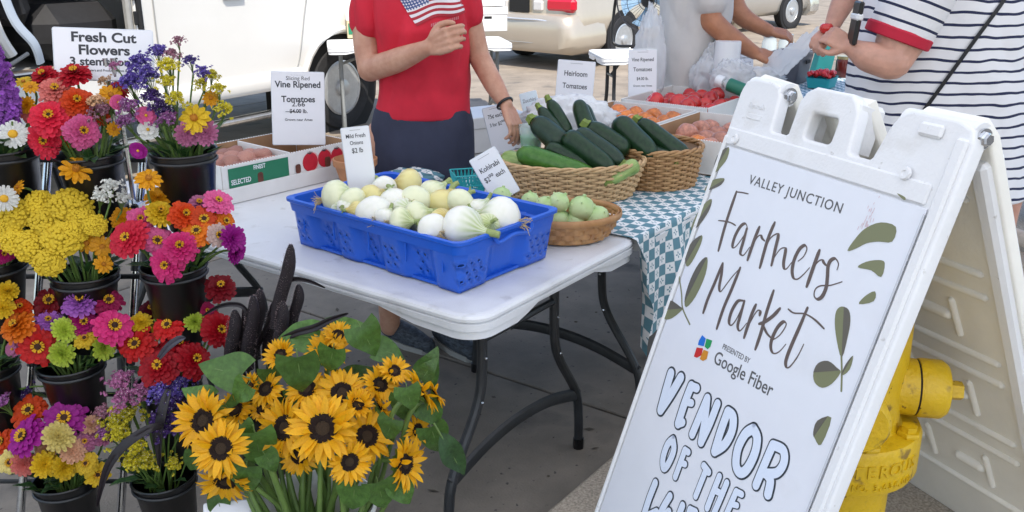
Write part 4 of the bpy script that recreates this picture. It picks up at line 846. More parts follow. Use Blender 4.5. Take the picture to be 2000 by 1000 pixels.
for b_, z in (('CANADA', .085), ('NO. 1', .066), ('&', .048)): text(b_, .019, green_print, cA, LX @ Matrix.Translation((.17 if False else .15, z, 0)), 'CENTER', .01, .8)
potato = mat('red_potato', (.36, .13, .11), .6, var=.3, vscale=14, bump=.2, bscale=60, rnd=.2, col2=(.42, .24, .17))
tan_potato = mat('tan_potato', (.40, .26, .16), .65, var=.25, vscale=18, bump=.3, bscale=70, rnd=.15)
pm = MB(); pm.lathe([(max(.001, math.sin(math.pi*i/10)*(1+.12*math.sin(i*1.7))), -1.25*math.cos(math.pi*i/10)) for i in range(11)], 16, wob=lambda t, z: .07*math.sin(2*t+z*2)+.05*math.sin(3*t)); pot_me = pm.mesh('potato', potato, 180); pot_me2 = pot_me.copy(); pot_me2.materials[0] = tan_potato
def scatter(name, cat, me, pts, labels, group, base_M, rad):
    for (x, y, z), lb in zip(pts, labels):
        o = link(name, me); o.matrix_basis = base_M @ Matrix.Translation((x, y, z)) @ Matrix.Rotation(rng.uniform(0, 6), 4, 'Z') @ Matrix.Rotation(rng.uniform(.8, 2.2), 4, 'X') @ Matrix.Scale(rad*rng.uniform(.9, 1.12), 4); tag(o, lb, cat, group)
BM1 = Matrix.Translation(bo) @ Matrix.Rotation(BA, 4, 'Z')
pts = [(x, y, z) for x in (.05, .115, .18, .24) for y, z in ((.06, .085), (.125, .098), (.20, .09), (.28, .085))]
scatter('potato', 'potato', pot_me, pts, ['red potato, '+r_+' row, '+c_+', in the FINEST SELECTED carton' for c_ in ('leftmost', 'second from left', 'third from left', 'rightmost') for r_ in ('front', 'second', 'third', 'back')], 'red potatoes in the long white carton', BM1, .034)
q = MB(); q.box((.285, .17, .066), (.006, .31, .125), bev=.001); q.build('divider', white_card, cA)
# tomato cartons on the cloth
tom_me = {}
def tomato_mesh(name, m):
    q = MB(); q.lathe([(.001, -.72), (.35, -.76), (.7, -.62), (.95, -.25), (1.0, .1), (.9, .48), (.62, .74), (.3, .76), (.1, .66), (.001, .62)], 24, wob=lambda t, z: .03*math.cos(5*t)); return q.mesh(name, m, 180)
tom_r = tomato_mesh('tomato', mat('tomato_red', (.55, .022, .018), .2, var=.12, vscale=3, coat=.3, rnd=.15)); tom_o = tomato_mesh('tomato', mat('tomato_orange', (.66, .19, .03), .25, var=.3, vscale=3, coat=.3, rnd=.2)); tom_p = tomato_mesh('tomato', mat('tomato_blush', (.45, .20, .14), .4, var=.35, vscale=3, rnd=.15))
BT = TA
b1 = carton('white carton of red tomatoes, rearmost on the checked cloth', S(2.22, .46, .748), BT, .52, .44, .125, (cb, wc, cb, wc))
b2 = carton('white carton of orange heirloom tomatoes behind the second basket', S(1.63, .48, .748), BT, .52, .42, .125, (wc, cb, cb, wc))
b3 = carton('white carton of blush tomatoes partly behind the sidewalk sign', S(1.58, .045, .748), BT, .55, .415, .125, (wc, cb, cb, wc))
LXb = Matrix.Translation((-.0012, 0, 0)) @ Matrix.Rotation(R(-90), 4, 'Z') @ Matrix.Rotation(R(90), 4, 'X')
for b_, z in (('CANADA', .08), ('NO. 1', .06), ('&', .042)): text(b_, .022, green_print, b3, LXb @ Matrix.Translation((-.2, z, 0)), 'CENTER', .012, .8)
rowt = ['red tomato piled in the rearmost carton']
P1 = [(.10+.085*i+rng.uniform(-.01, .01), .07+.08*j+rng.uniform(-.01, .01), .085+rng.uniform(-.01, .03)) for i in range(5) for j in range(4)]
scatter('tomato', 'tomato', tom_r, P1, rowt*len(P1), 'red tomatoes in the rearmost carton', Matrix.Translation(S(2.22, .46, .748)) @ Matrix.Rotation(BT, 4, 'Z'), .042)
P2 = [(.07+.09*i+rng.uniform(-.01, .01), .07+.09*j+rng.uniform(-.01, .01), .075+rng.uniform(-.01, .02)) for i in range(5) for j in range(4)]
scatter('tomato', 'tomato', tom_o, P2, ['orange heirloom tomato in the carton behind the second basket']*len(P2), 'orange tomatoes', Matrix.Translation(S(1.63, .48, .748)) @ Matrix.Rotation(BT, 4, 'Z'), .044)
P3 = [(.07+.1*i+rng.uniform(-.01, .01), .07+.085*j+rng.uniform(-.01, .01), .07+rng.uniform(-.01, .02)) for i in range(5) for j in range(4)]
for k, p3 in enumerate(P3):
    scatter('tomato', 'tomato', tom_o if k in (6, 9, 13) else tom_p, [p3], ['bright orange tomato among the blush ones in the nearest carton' if k in (6, 9, 13) else 'blush tomato in the nearest carton on the cloth'], 'tomatoes in the nearest carton', Matrix.Translation(S(1.58, .045, .748)) @ Matrix.Rotation(BT, 4, 'Z'), .046)

# ================================================================= BASKETS
wicker = mat('wicker', (.42, .26, .125), .55, var=.35, vscale=40, bump=.3, bscale=90, col2=(.58, .39, .20)); wicker_d = mat('wicker_brown', (.30, .155, .06), .55, var=.35, vscale=40, col2=(.45, .26, .11)); splint = mat('splint', (.36, .17, .065), .5, var=.3, vscale=30, bump=.2, bscale=80, col2=(.47, .26, .11))
def basket(label, loc, rz, ax, ay, h, flare, m, rows=13, stakes=36, group='baskets of vegetables', th=.0044):
    t = thing('wicker_basket', label, 'basket', loc, rz, group)
    def rad(f): return 1-flare*(1-f)**1.3
    q = MB(); ns = stakes*4
    for k in range(rows):
        f = (k+.6)/rows; P = []
        for i in range(ns):
            a = 2*math.pi*i/ns; o = .0055*math.cos(math.pi*(i/4)+math.pi*(k % 2)); s_ = rad(f)
            P.append(((ax*s_+o)*math.cos(a), (ay*s_+o)*math.sin(a), f*h+rng.uniform(-.0006, .0006)))
        q.tube(P, th*.82, 5, closed=True, flat=(1.25, .8))
    tag(q.build('weave', m, t, 60), kind='stuff')
    q = MB()
    for i in range(stakes):
        a = 2*math.pi*(i+.0)/stakes; q.tube([(ax*rad(f)*math.cos(a), ay*rad(f)*math.sin(a), f*h) for f in (0, .3, .6, 1.0)], .003, 5)
    tag(q.build('stakes', m, t, 60), kind='stuff')
    for s_ in range(3):
        q = MB(); P = []
        for i in range(ns*2):
            a = 2*math.pi*i/(ns*2); w = 2*math.pi*(i/ns*stakes*.5/1.0)/4+s_*2.09
            P.append(((ax+.006*math.cos(w))*math.cos(a), (ay+.006*math.cos(w))*math.sin(a), h+.003+.006*math.sin(w)))
        q.tube(P, .0052, 6, closed=True); q.build('rim_strand', m, t, 60)
    q = MB(); q.lathe([(.001, .004), (rad(0)*.97, .004), (rad(0)*.97, .0), (.001, 0)], 36, Matrix.Diagonal((ax, ay, 1, 1))); q.build('base', m, t)
    q = MB(); q.lathe([(rad(f)*.965, f*h) for f in (0, .25, .5, .75, .97)], 48, Matrix.Diagonal((ax, ay, 1, 1))); q.build('lining', mat('basket_inside', (.14, .075, .03), .8), t)
    return t
basket('oval pale wicker basket heaped with zucchini on the checked cloth', (.205, 3.075, .748), R(4), .245, .165, .118, .16, wicker, 13, 40)
basket('round brown wicker basket of zucchini behind the oval one', (.515, 3.235, .748), 0, .16, .15, .135, .12, wicker_d, 15, 30)
kb = thing('splint_basket', 'flat brown woven splint basket of kohlrabi on the table corner', 'basket', (.165, 2.615, .741), R(10), 'baskets of vegetables')
def splint_rad(f): return .72+.28*f**.6
for k in range(4):
    q = MB(); P = []; ns = 96
    for i in range(ns):
        a = 2*math.pi*i/ns; f = (k+.5)/4; o = .0045*math.cos(math.pi*i/3+math.pi*(k % 2)); s_ = splint_rad(f); P.append(((.152*s_+o)*math.cos(a), (.125*s_+o)*math.sin(a), .008+f*.062))
    q.tube(P, .0085, 6, closed=True, flat=(1, .16), up=(0, 0, 1)); q.build('splint', splint, kb, 40)
for i in range(32):
    a = 2*math.pi*i/32; q = MB(); q.tube([(.152*splint_rad(f)*math.cos(a), .125*splint_rad(f)*math.sin(a), .004+f*.068) for f in (0, .25, .5, .75, 1)], .0075, 6, flat=(.16, 1), up=(math.cos(a), math.sin(a), .3)); q.build('stave', splint, kb, 40)
for e, z in ((.004, .074), (-.004, .074)):
    q = MB(); q.tube([((.155+e)*math.cos(2*math.pi*i/72), (.128+e)*math.sin(2*math.pi*i/72), z) for i in range(72)], .0095, 8, closed=True, flat=(1, .35), up=(0, 0, 1)); q.build('rim_band', splint, kb, 40)
q = MB(); q.lathe([(.001, .006), (.735, .006), (.735, .002)], 40, Matrix.Diagonal((.152, .125, 1, 1))); q.build('base', splint, kb)
kohl = streak_mat('kohlrabi', (.52, .64, .34), (.34, .50, .19), .5, 3)
kq = MB(); kq.lathe([(.001, -.8), (.3, -.8), (.75, -.62), (.97, -.2), (1, .1), (.9, .5), (.62, .8), (.3, .95), (.16, 1.0), (.14, 1.15), (.001, 1.17)], 20, wob=lambda t, z: .04*math.sin(3*t+z*3))
for i in range(7):
    a = i*2.4; z = -.1+.12*i; rr_ = math.sqrt(max(.1, 1-z*z))*.97; kq.tube([(rr_*math.cos(a), rr_*math.sin(a), z), (rr_*1.04*math.cos(a), rr_*1.04*math.sin(a), z+.06), (rr_*1.07*math.cos(a), rr_*1.07*math.sin(a), z+.16)], [.10, .075, .05], 6)
kohl_me = kq.mesh('kohlrabi', kohl, 60)
KO = [(1091, 396, 44, 'left'), (1136, 408, 54, 'centre back'), (1166, 426, 52, 'right'), (1124, 434, 46, 'front'), (1064, 402, 40, 'far left'), (1036, 393, 38, ''), (980, 384, 40, ''), (1092, 428, 44, 'front left')]
for px, py, d, w_ in KO:
    p = GY(px, py, 2.62 if w_ else 2.70); zd = p.y*_c-(p.z-CAM_H)*_s; o = link('kohlrabi', kohl_me); o.matrix_basis = facing(p, (rng.uniform(-.4, .7), rng.uniform(-.3, .3), .8), rng.uniform(0, 6), d*zd/FOC/2*.95)
    tag(o, ('pale green kohlrabi at the %s of the splint basket' % w_) if w_ else ('pale green kohlrabi under the kohlrabi sign' if px < 1000 else 'pale green kohlrabi just right of the kohlrabi sign'), 'kohlrabi', 'kohlrabi')
def zuc_mat(name, c1, c2, sc_):
    m = mat(name, c1, .30, var=.2, vscale=sc_, col2=c2, coat=.0, spec=.35, stretch=(1, 1, .25) if 'stripe' in name else None, bump=.05, bscale=40); return m
z_dark = zuc_mat('zucchini_dark', (.004, .020, .008), (.016, .046, .016), 70); z_mid = zuc_mat('zucchini_mid', (.035, .12, .015), (.07, .18, .03), 60); z_pale = zuc_mat('zucchini_stripe', (.12, .22, .05), (.38, .48, .17), 60); z_blue = zuc_mat('zucchini_slate', (.007, .024, .014), (.020, .046, .024), 60)
zstem = mat('zucchini_stalk', (.16, .22, .04), .7, var=.4, vscale=30, bump=.3, bscale=60)
def zucchini(label, a, ya, b, yb, rp, m, stem=1, group='zucchini'):
    p0 = GY(*a, ya); p1 = GY(*b, yb); e_ = (p1-p0)*.06; p0 = p0-e_; p1 = p1+e_; mid = (p0+p1)/2; zd = mid.y*_c-(mid.z-CAM_H)*_s; r = rp*zd/FOC
    t = thing('zucchini', label, 'zucchini', mid-Vector((0, 0, r)), 0, group); d = p1-p0; L = d.length; M_ = Matrix.Translation((0, 0, r)) @ frame((0, 0, 0), d.cross(Vector((.3, .2, 1))), d.cross(d.cross(Vector((.3, .2, 1)))))
    M_ = Matrix.Translation((0, 0, r)) @ d.normalized().to_track_quat('Z', 'Y').to_matrix().to_4x4()
    bow = rng.uniform(-.008, .008); q = MB(); n = 22; P = []; rad = []
    for i in range(n+1):
        f = i/n; P.append((bow*math.sin(math.pi*f), 0, (f-.5)*L)); e = min(1, f*3.2) if f < .5 else min(1, (1-f)*4.5)
        rad.append(r*(.22+.78*math.sqrt(max(0, e*(2-e))))*(.86+.14*f))
    q.tube(P, rad, 14); q.build('fruit', m, t, 60, M_)
    if stem:
        z0 = -L/2; q = MB(); q.tube([(0, 0, z0+.004), (0, 0, z0-.008), (.002, 0, z0-.02)], [r*.55, r*.42, r*.40], 5); q.build('stalk', zstem, t, 40, M_)
    else:
        q = MB(); q.lathe([(r*.22, L/2-.002), (r*.2, L/2+.003), (.001, L/2+.003)], 8); q.build('blossom_scar', zstem, t, 40, M_)
zucchini('bright green zucchini across the front of the oval basket', (1160, 345), 2.96, (1018, 300), 3.0, 23, z_mid)
zucchini('pale striped zucchini at the left end of the oval basket', (1072, 338), 3.02, (984, 310), 3.08, 22, z_pale, 0)
zucchini('dark zucchini lying diagonally over the middle of the oval basket', (1192, 330), 2.97, (1108, 268), 3.08, 24, z_dark)
zucchini('slate green zucchini along the right of the middle one in the oval basket', (1212, 318), 3.0, (1128, 262), 3.1, 22, z_blue)
zucchini('slim dark zucchini just above the bright green one', (1164, 332), 3.0, (1070, 288), 3.05, 17, z_dark)
zucchini('slate zucchini leaning at the upper left of the oval basket', (1044, 238), 3.16, (1098, 284), 3.08, 25, z_blue)
zucchini('short green zucchini with stalk up at the back left', (1056, 214), 3.24, (1092, 262), 3.16, 14, z_blue)
zucchini('narrow zucchini with light green stalk at the back of the oval basket', (1074, 200), 3.26, (1108, 262), 3.18, 15, z_dark)
zucchini('dark zucchini standing upright at the back of the oval basket', (1130, 200), 3.26, (1150, 258), 3.18, 18, z_dark, 0)
zucchini('dark zucchini standing upright right behind the other upright one', (1143, 208), 3.30, (1160, 255), 3.2, 13, z_blue, 0)
zucchini('pale striped zucchini at the right rim of the oval basket', (1192, 352), 2.95, (1244, 322), 3.0, 17, z_pale)
zucchini('dark zucchini at the left of the round basket', (1150, 248), 3.15, (1222, 298), 3.12, 24, z_dark)
zucchini('large dark zucchini in the middle of the round basket', (1274, 302), 3.1, (1208, 240), 3.24, 25, z_dark, 0)
zucchini('long dark zucchini at the right of the round basket', (1252, 240), 3.26, (1338, 308), 3.16, 22, z_dark)
zucchini('dark zucchini low in the round basket between two others', (1312, 314), 3.12, (1252, 290), 3.22, 19, z_blue)
zucchini('dark zucchini half buried at the back of the oval basket', (1090, 300), 3.12, (1160, 290), 3.14, 22, z_dark)
zucchini('pale striped squash poking out at the far left of the oval basket', (1000, 330), 3.04, (1060, 318), 3.0, 15, z_pale, 0)
zucchini('dark zucchini lying across the back of the round basket', (1200, 262), 3.3, (1290, 262), 3.3, 20, z_dark)
# ---- small things on the tables
terra = mat('terracotta', (.42, .19, .085), .75, var=.12, vscale=20)
p = S(.725, 1.13, .741); q = MB(); q.lathe([(.045, 0), (.05, .0), (.072, .075), (.078, .077), (.08, .10), (.074, .102), (.068, .08), (.045, .01), (.001, .01)], 32); o = q.build('clay_pot', terra); o.location = p; tag(o, 'small terracotta bowl behind the onion sign', 'pot')
teal = mat('teal_plastic', (.02, .34, .36), .4)
bk = thing('berry_basket', 'turquoise plastic lattice berry basket behind the crate', 'berry basket', GY(915, 376, 3.02), R(15))
q = MB()
def lat(a0, a1, b0, b1):
    for i in range(9):
        f = i/8; lo = Vector(a0).lerp(Vector(a1), f); hi = Vector(b0).lerp(Vector(b1), f); q.tube([lo, hi], .0016, 4)
        if i < 8:
            lo2 = Vector(a0).lerp(Vector(a1), f+.125); hi2 = Vector(b0).lerp(Vector(b1), f+.125); q.tube([lo, hi2], .0014, 4); q.tube([lo2, hi], .0014, 4)
    for h_ in (0, .5, 1): q.tube([Vector(a0).lerp(Vector(b0), h_), Vector(a1).lerp(Vector(b1), h_)], .0025, 5)
c0 = [(-.042, -.042, 0), (.042, -.042, 0), (.042, .042, 0), (-.042, .042, 0)]; c1 = [(x*1.25, y*1.25, .07) for x, y, z in c0]
for i in range(4): lat(c0[i], c0[(i+1) % 4], c1[i], c1[(i+1) % 4])
tag(q.build('lattice', teal, bk, 40), kind='stuff')
clear_bag = mat('clear_bag', (.88, .89, .91), .22, translucent=.15, bump=1.0, bscale=26, alpha=.8)
p = GY(1112, 236, 3.5); crumple('plastic_bag', 'white plastic bag slumped behind the zucchini', 'bag', clear_bag, p-Vector((0, 0, .05)), (.17, .07, .09), 11, .4)
gc = thing('plastic_cup', 'clear plastic cup with green contents behind the oval basket', 'cup', GY(1037, 284, 3.3)-Vector((0, 0, .02)))
q = MB(); q.lathe([(.036, 0), (.045, .09), (.046, .094), (.043, .09), (.034, .003)], 24); q.build('cup', mat('clear_cup', (.7, .8, .78), .1, alpha=.35), gc)
q = MB(); q.lathe([(.034, .004), (.04, .055), (.001, .058)], 20); q.build('contents', mat('cup_green', (.05, .33, .07), .4, var=.3, vscale=40), gc)
# ================================================================= FLOWER RACK AND BUCKETS
FPAL = {'crimson': (.50, .008, .022), 'scarlet': (.60, .012, .012), 'coral red': (.74, .022, .060), 'dark red': (.22, .004, .012), 'red': (.42, .004, .014), 'maroon': (.12, .004, .018),
 'salmon pink': (.74, .20, .17), 'orange red': (.72, .07, .010), 'orange': (.80, .19, .008), 'golden': (.80, .36, .008), 'yellow': (.76, .50, .02), 'pale yellow': (.76, .62, .20), 'cream pink': (.72, .52, .46),
 'pink': (.78, .13, .34), 'hot pink': (.76, .035, .22), 'magenta': (.46, .010, .16), 'purple': (.36, .012, .26), 'lilac': (.42, .13, .52), 'lime green': (.50, .62, .07), 'white': (.78, .78, .74), 'raspberry': (.40, .01, .09), 'mauve pink': (.50, .16, .30), 'peach': (.66, .36, .22)}
def petal_mat(c):
    k = FPAL[c]; return mat('petal_'+c.replace(' ', '_'), tuple(x*.86 for x in k), .55, var=.20, vscale=9, rnd=.10, translucent=.28, spec=.3)
eye_gold = mat('eye_gold', (.62, .33, .01), .7, var=.4, vscale=60); eye_brown = mat('eye_brown', (.045, .014, .006), .9, var=.5, vscale=80, bump=.6, bscale=120); eye_green = mat('eye_green', (.30, .36, .04), .7, var=.3, vscale=50)
def petal_verts(L, w, r0, elev, az, curl, tipw=.75, nl=4, cup=.15):
    vs = []; ca_, sa_ = math.cos(az), math.sin(az)
    for i in range(nl+1):
        f = i/nl; rr_ = r0+(L-r0)*f; wd = w*(.35+.65*math.sin(min(1, f*1.35)*math.pi/2))*(1 if f < .72 else (1-(f-.72)/.28*(1-tipw)))
        h = math.tan(elev)*(rr_-r0)-curl*f*f
        for s_ in (-1, 0, 1):
            x = rr_-(0 if s_ == 0 else (.10*w if f > .9 else 0)); y = s_*wd/2; z = h+(cup*wd if s_ else 0)
            vs.append((x*ca_-y*sa_, x*sa_+y*ca_, z))
    fs = [(i*3+k, i*3+k+3, i*3+k+4, i*3+k+1) for i in range(nl) for k in range(2)]
    return vs, fs
def flower_mb(kind, seed):
    rg = random.Random(seed); q = MB()
    def ringp(n, L, w, r0, elev, curl, z, tip=.75, cup=.15, jl=.06):
        o = rg.uniform(0, 6)
        for i in range(n):
            v_, f_ = petal_verts(L*(1+rg.uniform(-jl, jl)), w*rg.uniform(.9, 1.1), r0, elev+rg.uniform(-.09, .09), o+2*math.pi*i/n+rg.uniform(-.06, .06), curl+rg.uniform(-.04, .06), tip, 4, cup)
            q.add([(a, b, c+z) for a, b, c in v_], f_, 0)
    def star(n, r, z, mi=1, h=.10):
        for i in range(n):
            a = 2*math.pi*i/n+rg.uniform(-.1, .1); x, y = math.cos(a), math.sin(a); q.tube([(x*r*.5, y*r*.5, z-.03), (x*r*.9, y*r*.9, z+h*.6), (x*r*1.25, y*r*1.25, z+h)], [.028, .045, .05], 5, mi=mi)
    if kind == 'double':
        ringp(20, 1.0, .31, .1, .02, .12, 0, jl=.11); ringp(18, .88, .30, .1, .14, .07, .05); ringp(15, .72, .28, .08, .28, .05, .09); ringp(12, .54, .25, .06, .45, .03, .13); ringp(9, .36, .2, .04, .7, .0, .16)
        q.ball((0, 0, .22), (.15, .15, .12), 10, mi=2); star(9, .17, .30)
    elif kind == 'eye':
        ringp(17, 1.0, .36, .15, .0, .14, 0, jl=.11); ringp(15, .86, .34, .15, .12, .06, .05); ringp(12, .66, .3, .15, .22, .04, .09)
        q.ball((0, 0, .12), (.27, .27, .14), 14, mi=2); star(13, .25, .20, h=.08)
    elif kind == 'lime':
        ringp(17, 1.0, .33, .1, .08, .02, 0, .6); ringp(15, .84, .30, .1, .24, .0, .05, .6); ringp(12, .64, .28, .08, .42, -.02, .08, .6); ringp(10, .44, .24, .05, .7, -.05, .12, .6); ringp(6, .25, .18, .02, 1.0, -.05, .15, .6)
    elif kind == 'daisy':
        ringp(20, 1.0, .24, .2, .03, .06, 0, .7); ringp(14, .94, .22, .2, .10, .05, .02, .7); q.lathe([(.30, 0), (.29, .08), (.2, .15), (.001, .17)], 16, mi=1)
    elif kind == 'rud':
        ringp(12, 1.0, .36, .15, .05, .14, 0, .45); ringp(9, .92, .34, .15, .16, .08, .03, .45); q.ball((0, 0, .08), (.23, .23, .17), 12, mi=1); star(10, .18, .18, mi=1, h=.05)
    elif kind == 'cosmos':
        ringp(8, 1.0, .74, .1, .10, .05, 0, .92, .05); ringp(5, .7, .6, .1, .35, .0, .04, .9, .05); q.ball((0, 0, .12), (.16, .16, .12), 10, mi=1)
    for i in range(7):                                     # green sepals behind
        v_, f_ = petal_verts(.42, .2, .02, -.1, i*.9, 0, .3); q.add([(a, b, c-.06) for a, b, c in v_], f_, 3)
    q.lathe([(.05, -.25), (.16, -.12), (.2, -.04), (.001, -.02)], 10, mi=3)
    return q
FL_ME = {}
def flower_mesh(kind, color, sd):
    k = (kind, color, sd % 3)
    if k not in FL_ME:
        em = {'double': (eye_gold, eye_brown), 'eye': (eye_gold, eye_brown), 'lime': (eye_green, eye_green), 'daisy': (eye_gold, eye_gold), 'rud': (mat('rud_eye', (.40, .15, .005), .8, var=.3, vscale=50), eye_gold), 'cosmos': (eye_gold, eye_gold)}[kind]
        FL_ME[k] = flower_mb(kind, sd % 3+len(kind)).mesh('petals', [petal_mat(color), em[0], em[1], stem_green], 60)
    return FL_ME[k]
BK = {}   # bucket rims
BUCK = [('T0', 6, 290, 2.08, 'top bucket cut by the left picture edge'), ('T1', 173, 300, 2.10, 'top middle bucket'), ('T2', 358, 294, 2.12, 'top right bucket'), ('M0', -18, 508, 2.02, 'second row bucket at the left edge'), ('M1', 165, 532, 2.04, 'second row bucket of yarrow'), ('M2', 339, 518, 2.04, 'second row right bucket'),
 ('L0', -32, 712, 1.98, 'third row bucket at the left edge'), ('L1', 138, 706, 2.0, 'third row middle bucket'), ('L2', 330, 745, 2.02, 'third row right bucket'), ('B1', 128, 934, 1.95, 'bottom row middle bucket'), ('B2', 320, 930, 1.95, 'bottom row right bucket')]
bme = MB(); bme.lathe([(.001, -.188), (.050, -.188), (.052, -.19), (.0535, -.185), (.070, -.03), (.0715, -.028), (.0725, -.012), (.0725, -.004), (.078, -.003), (.079, .0), (.0775, .003), (.0735, .002), (.070, -.01), (.067, -.03), (.052, -.178), (.001, -.18)], 44); bucket_me = bme.mesh('bucket', black_plastic, 40)
rack = thing('flower_rack', 'tall leaning chrome rack holding rows of black flower buckets', 'flower rack', (-1.08, 2.0, 0))
RB = Matrix.Translation((1.08, -2.0, 0))
for (a, ya), (b, yb) in (((( 95, 305)), 2.2),) and [((( 95, 300), 2.24), ((40, 1000), 2.02)), (((279, 305), 2.24), ((236, 1000), 2.04)), (((-90, 300), 2.22), ((-150, 1000), 2.0))]:
    p0 = GY(*a, ya); p1 = GY(*b, yb); d = (p1-p0); p1 = p0+d*((p0.z)/(p0.z-p1.z)); q = MB(); q.tube([p0, p1], .0105, 12); q.ball(p0, .0105, 10); q.build('pole', chrome, rack, 40, RB)
    for f in (.25, .47, .70, .9):
        c_ = p0.lerp(p1, f); q = MB(); q.tube([c_-d.normalized()*.012, c_+d.normalized()*.012], .0122, 12); q.build('collar', dark_steel, rack, 40, RB)
    q = MB(); bkp = p0+Vector((.02, .35, 0)); bkp.z = 0; q.tube([p0, bkp], .008, 8); q.build('rear_leg', dark_steel, rack, 40, RB)
for py, y in ((312, 2.22), (540, 2.165), (770, 2.10), (940, 2.06)):
    a = GY(-140, py, y); b = GY(283, py-8, y); b.z = a.z; q = MB(); q.tube([a, b], .007, 8, flat=(1, .6)); q.build('crossbar', dark_steel, rack, 40, RB)
for k, px, py, y, ds in BUCK:
    p = GY(px, py, y); BK[k] = (p, ds, y, px, py)
    t = link('flower_bucket', bucket_me); t.location = p; t.rotation_euler = (R(rng.uniform(-3, 3)), R(rng.uniform(-3, 3)), 0); tag(t, 'black plastic flower bucket, '+ds.replace('bucket ', '').replace(' bucket', '')+' on the rack', 'bucket', 'black flower buckets')
    q = MB(); q.tube([p+Vector((.0745*math.cos(2*math.pi*i/32), .0745*math.sin(2*math.pi*i/32), -.02)) for i in range(32)], .0035, 6, closed=True); q.build('bucket_ring', dark_steel, rack, 60, RB)

pend = []
def flower(bk, px, py, d, kind, color, dy=0.0, up=.35, side=0.0):
    pend.append((bk, px, py, d, kind, color, dy, up, side))
def ordinal(i, n): return 'leftmost' if i == 0 else ('rightmost' if i == n-1 else ['', 'second from left', 'third from left', 'fourth from left', 'fifth from left', 'sixth from left'][min(i, 6) if i < 6 else 5])
KN = {'double': 'zinnia', 'eye': 'zinnia with dark eye', 'lime': 'zinnia', 'daisy': 'daisy', 'rud': 'daisy-like bloom', 'cosmos': 'open bloom'}
Z = flower
# top middle
for a in [(88, 152, 58, 'double', 'crimson', .06, 1.1), (146, 146, 62, 'double', 'crimson', .05, 1.1), (110, 178, 72, 'double', 'salmon pink', .02, .95), (150, 200, 66, 'double', 'orange red', .0, .5), (98, 230, 80, 'double', 'coral red', -.03, .4), (88, 273, 68, 'double', 'coral red', -.03, .0), (161, 257, 74, 'double', 'pink', -.04, .25), (216, 186, 46, 'rud', 'golden', .03, .6), (46, 160, 32, 'rud', 'yellow', .05, 1.2), (54, 205, 36, 'lime', 'golden', .02, .3), (127, 278, 34, 'rud', 'golden', .0, .0), (230, 200, 32, 'cosmos', 'pink', .0, .3), (190, 225, 44, 'double', 'orange red', .02, .4), (120, 205, 44, 'lime', 'orange', .03, .4), (222, 252, 30, 'rud', 'golden', .01, .0), (230, 178, 40, 'double', 'crimson', .06, .6), (66, 225, 46, 'double', 'salmon pink', .03, .3)]: Z('T1', *a)
for a in [(285, 226, 40, 'cosmos', 'pink', -.02, .3), (289, 254, 40, 'cosmos', 'white', -.03, .3), (380, 232, 62, 'rud', 'yellow', -.03, .3), (412, 192, 34, 'rud', 'golden', .0, .4), (270, 294, 34, 'cosmos', 'purple', -.04, -.2), (366, 262, 52, 'lime', 'mauve pink', -.04, .2), (402, 260, 50, 'lime', 'mauve pink', -.03, .2)]: Z('T2', *a)
Z('T0', 25, 262, 58, 'daisy', 'white', -.03, .2); Z('T0', 60, 170, 30, 'rud', 'golden', .03, .6)
# second row
for a in [(148, 332, 64, 'rud', 'golden', .0, .8), (36, 366, 34, 'rud', 'golden', .0, .2, -.5), (170, 474, 46, 'rud', 'golden', -.03, .1), (200, 481, 44, 'rud', 'golden', -.03, .1), (202, 516, 40, 'rud', 'golden', -.04, .0), (103, 402, 34, 'rud', 'orange', .0, .5)]: Z('M1', *a)
Z('M0', 8, 388, 54, 'daisy', 'white', -.02, .3); Z('M0', 6, 495, 40, 'double', 'magenta', -.02, .1)
for a in [(250, 466, 78, 'double', 'coral red', -.05, .2), (307, 470, 60, 'eye', 'pink', -.03, .3), (352, 484, 72, 'double', 'hot pink', -.05, .2), (326, 517, 68, 'double', 'hot pink', -.06, -.1), (313, 416, 56, 'double', 'yellow', .0, .5), (360, 421, 62, 'double', 'orange red', .0, .5), (308, 387, 54, 'lime', 'golden', .05, 1.0), (398, 428, 56, 'eye', 'orange red', .0, .5), (385, 452, 60, 'eye', 'orange', -.02, .4), (241, 428, 52, 'lime', 'golden', .02, .5), (426, 394, 58, 'double', 'pink', .03, .6), (390, 399, 50, 'double', 'mauve pink', .04, .7), (426, 459, 46, 'eye', 'cream pink', -.02, .3, .3), (454, 465, 54, 'lime', 'purple', -.01, .2, .5), (460, 492, 46, 'lime', 'purple', .0, -.1, .6), (290, 350, 54, 'rud', 'golden', .0, .8), (275, 430, 56, 'double', 'pink', .0, .4), (440, 432, 40, 'eye', 'orange', .02, .5)]: Z('M2', *a)
# third row
for a in [(35, 638, 76, 'double', 'orange', -.04, .3, -.2), (40, 602, 52, 'double', 'orange red', .0, .6), (97, 590, 66, 'eye', 'dark red', .02, .7), (157, 592, 70, 'double', 'lilac', .0, .6), (96, 626, 52, 'double', 'lilac', -.01, .4), (163, 630, 66, 'double', 'magenta', -.01, .4), (221, 638, 76, 'eye', 'hot pink', -.03, .3, .2), (210, 588, 62, 'eye', 'raspberry', .03, .7), (126, 645, 52, 'lime', 'lime green', -.04, .3), (121, 691, 54, 'lime', 'lime green', -.05, .0), (203, 678, 52, 'lime', 'lime green', -.03, .1), (75, 676, 78, 'eye', 'scarlet', -.05, .1), (166, 661, 42, 'eye', 'yellow', -.03, .2), (25, 682, 32, 'cosmos', 'mauve pink', -.02, .0), (215, 660, 50, 'double', 'raspberry', .0, .1)]: Z('L1', *a)
for a in [(15, 570, 46, 'lime', 'yellow', .0, .4), (6, 602, 46, 'lime', 'yellow', -.02, .3)]: Z('L0', *a)
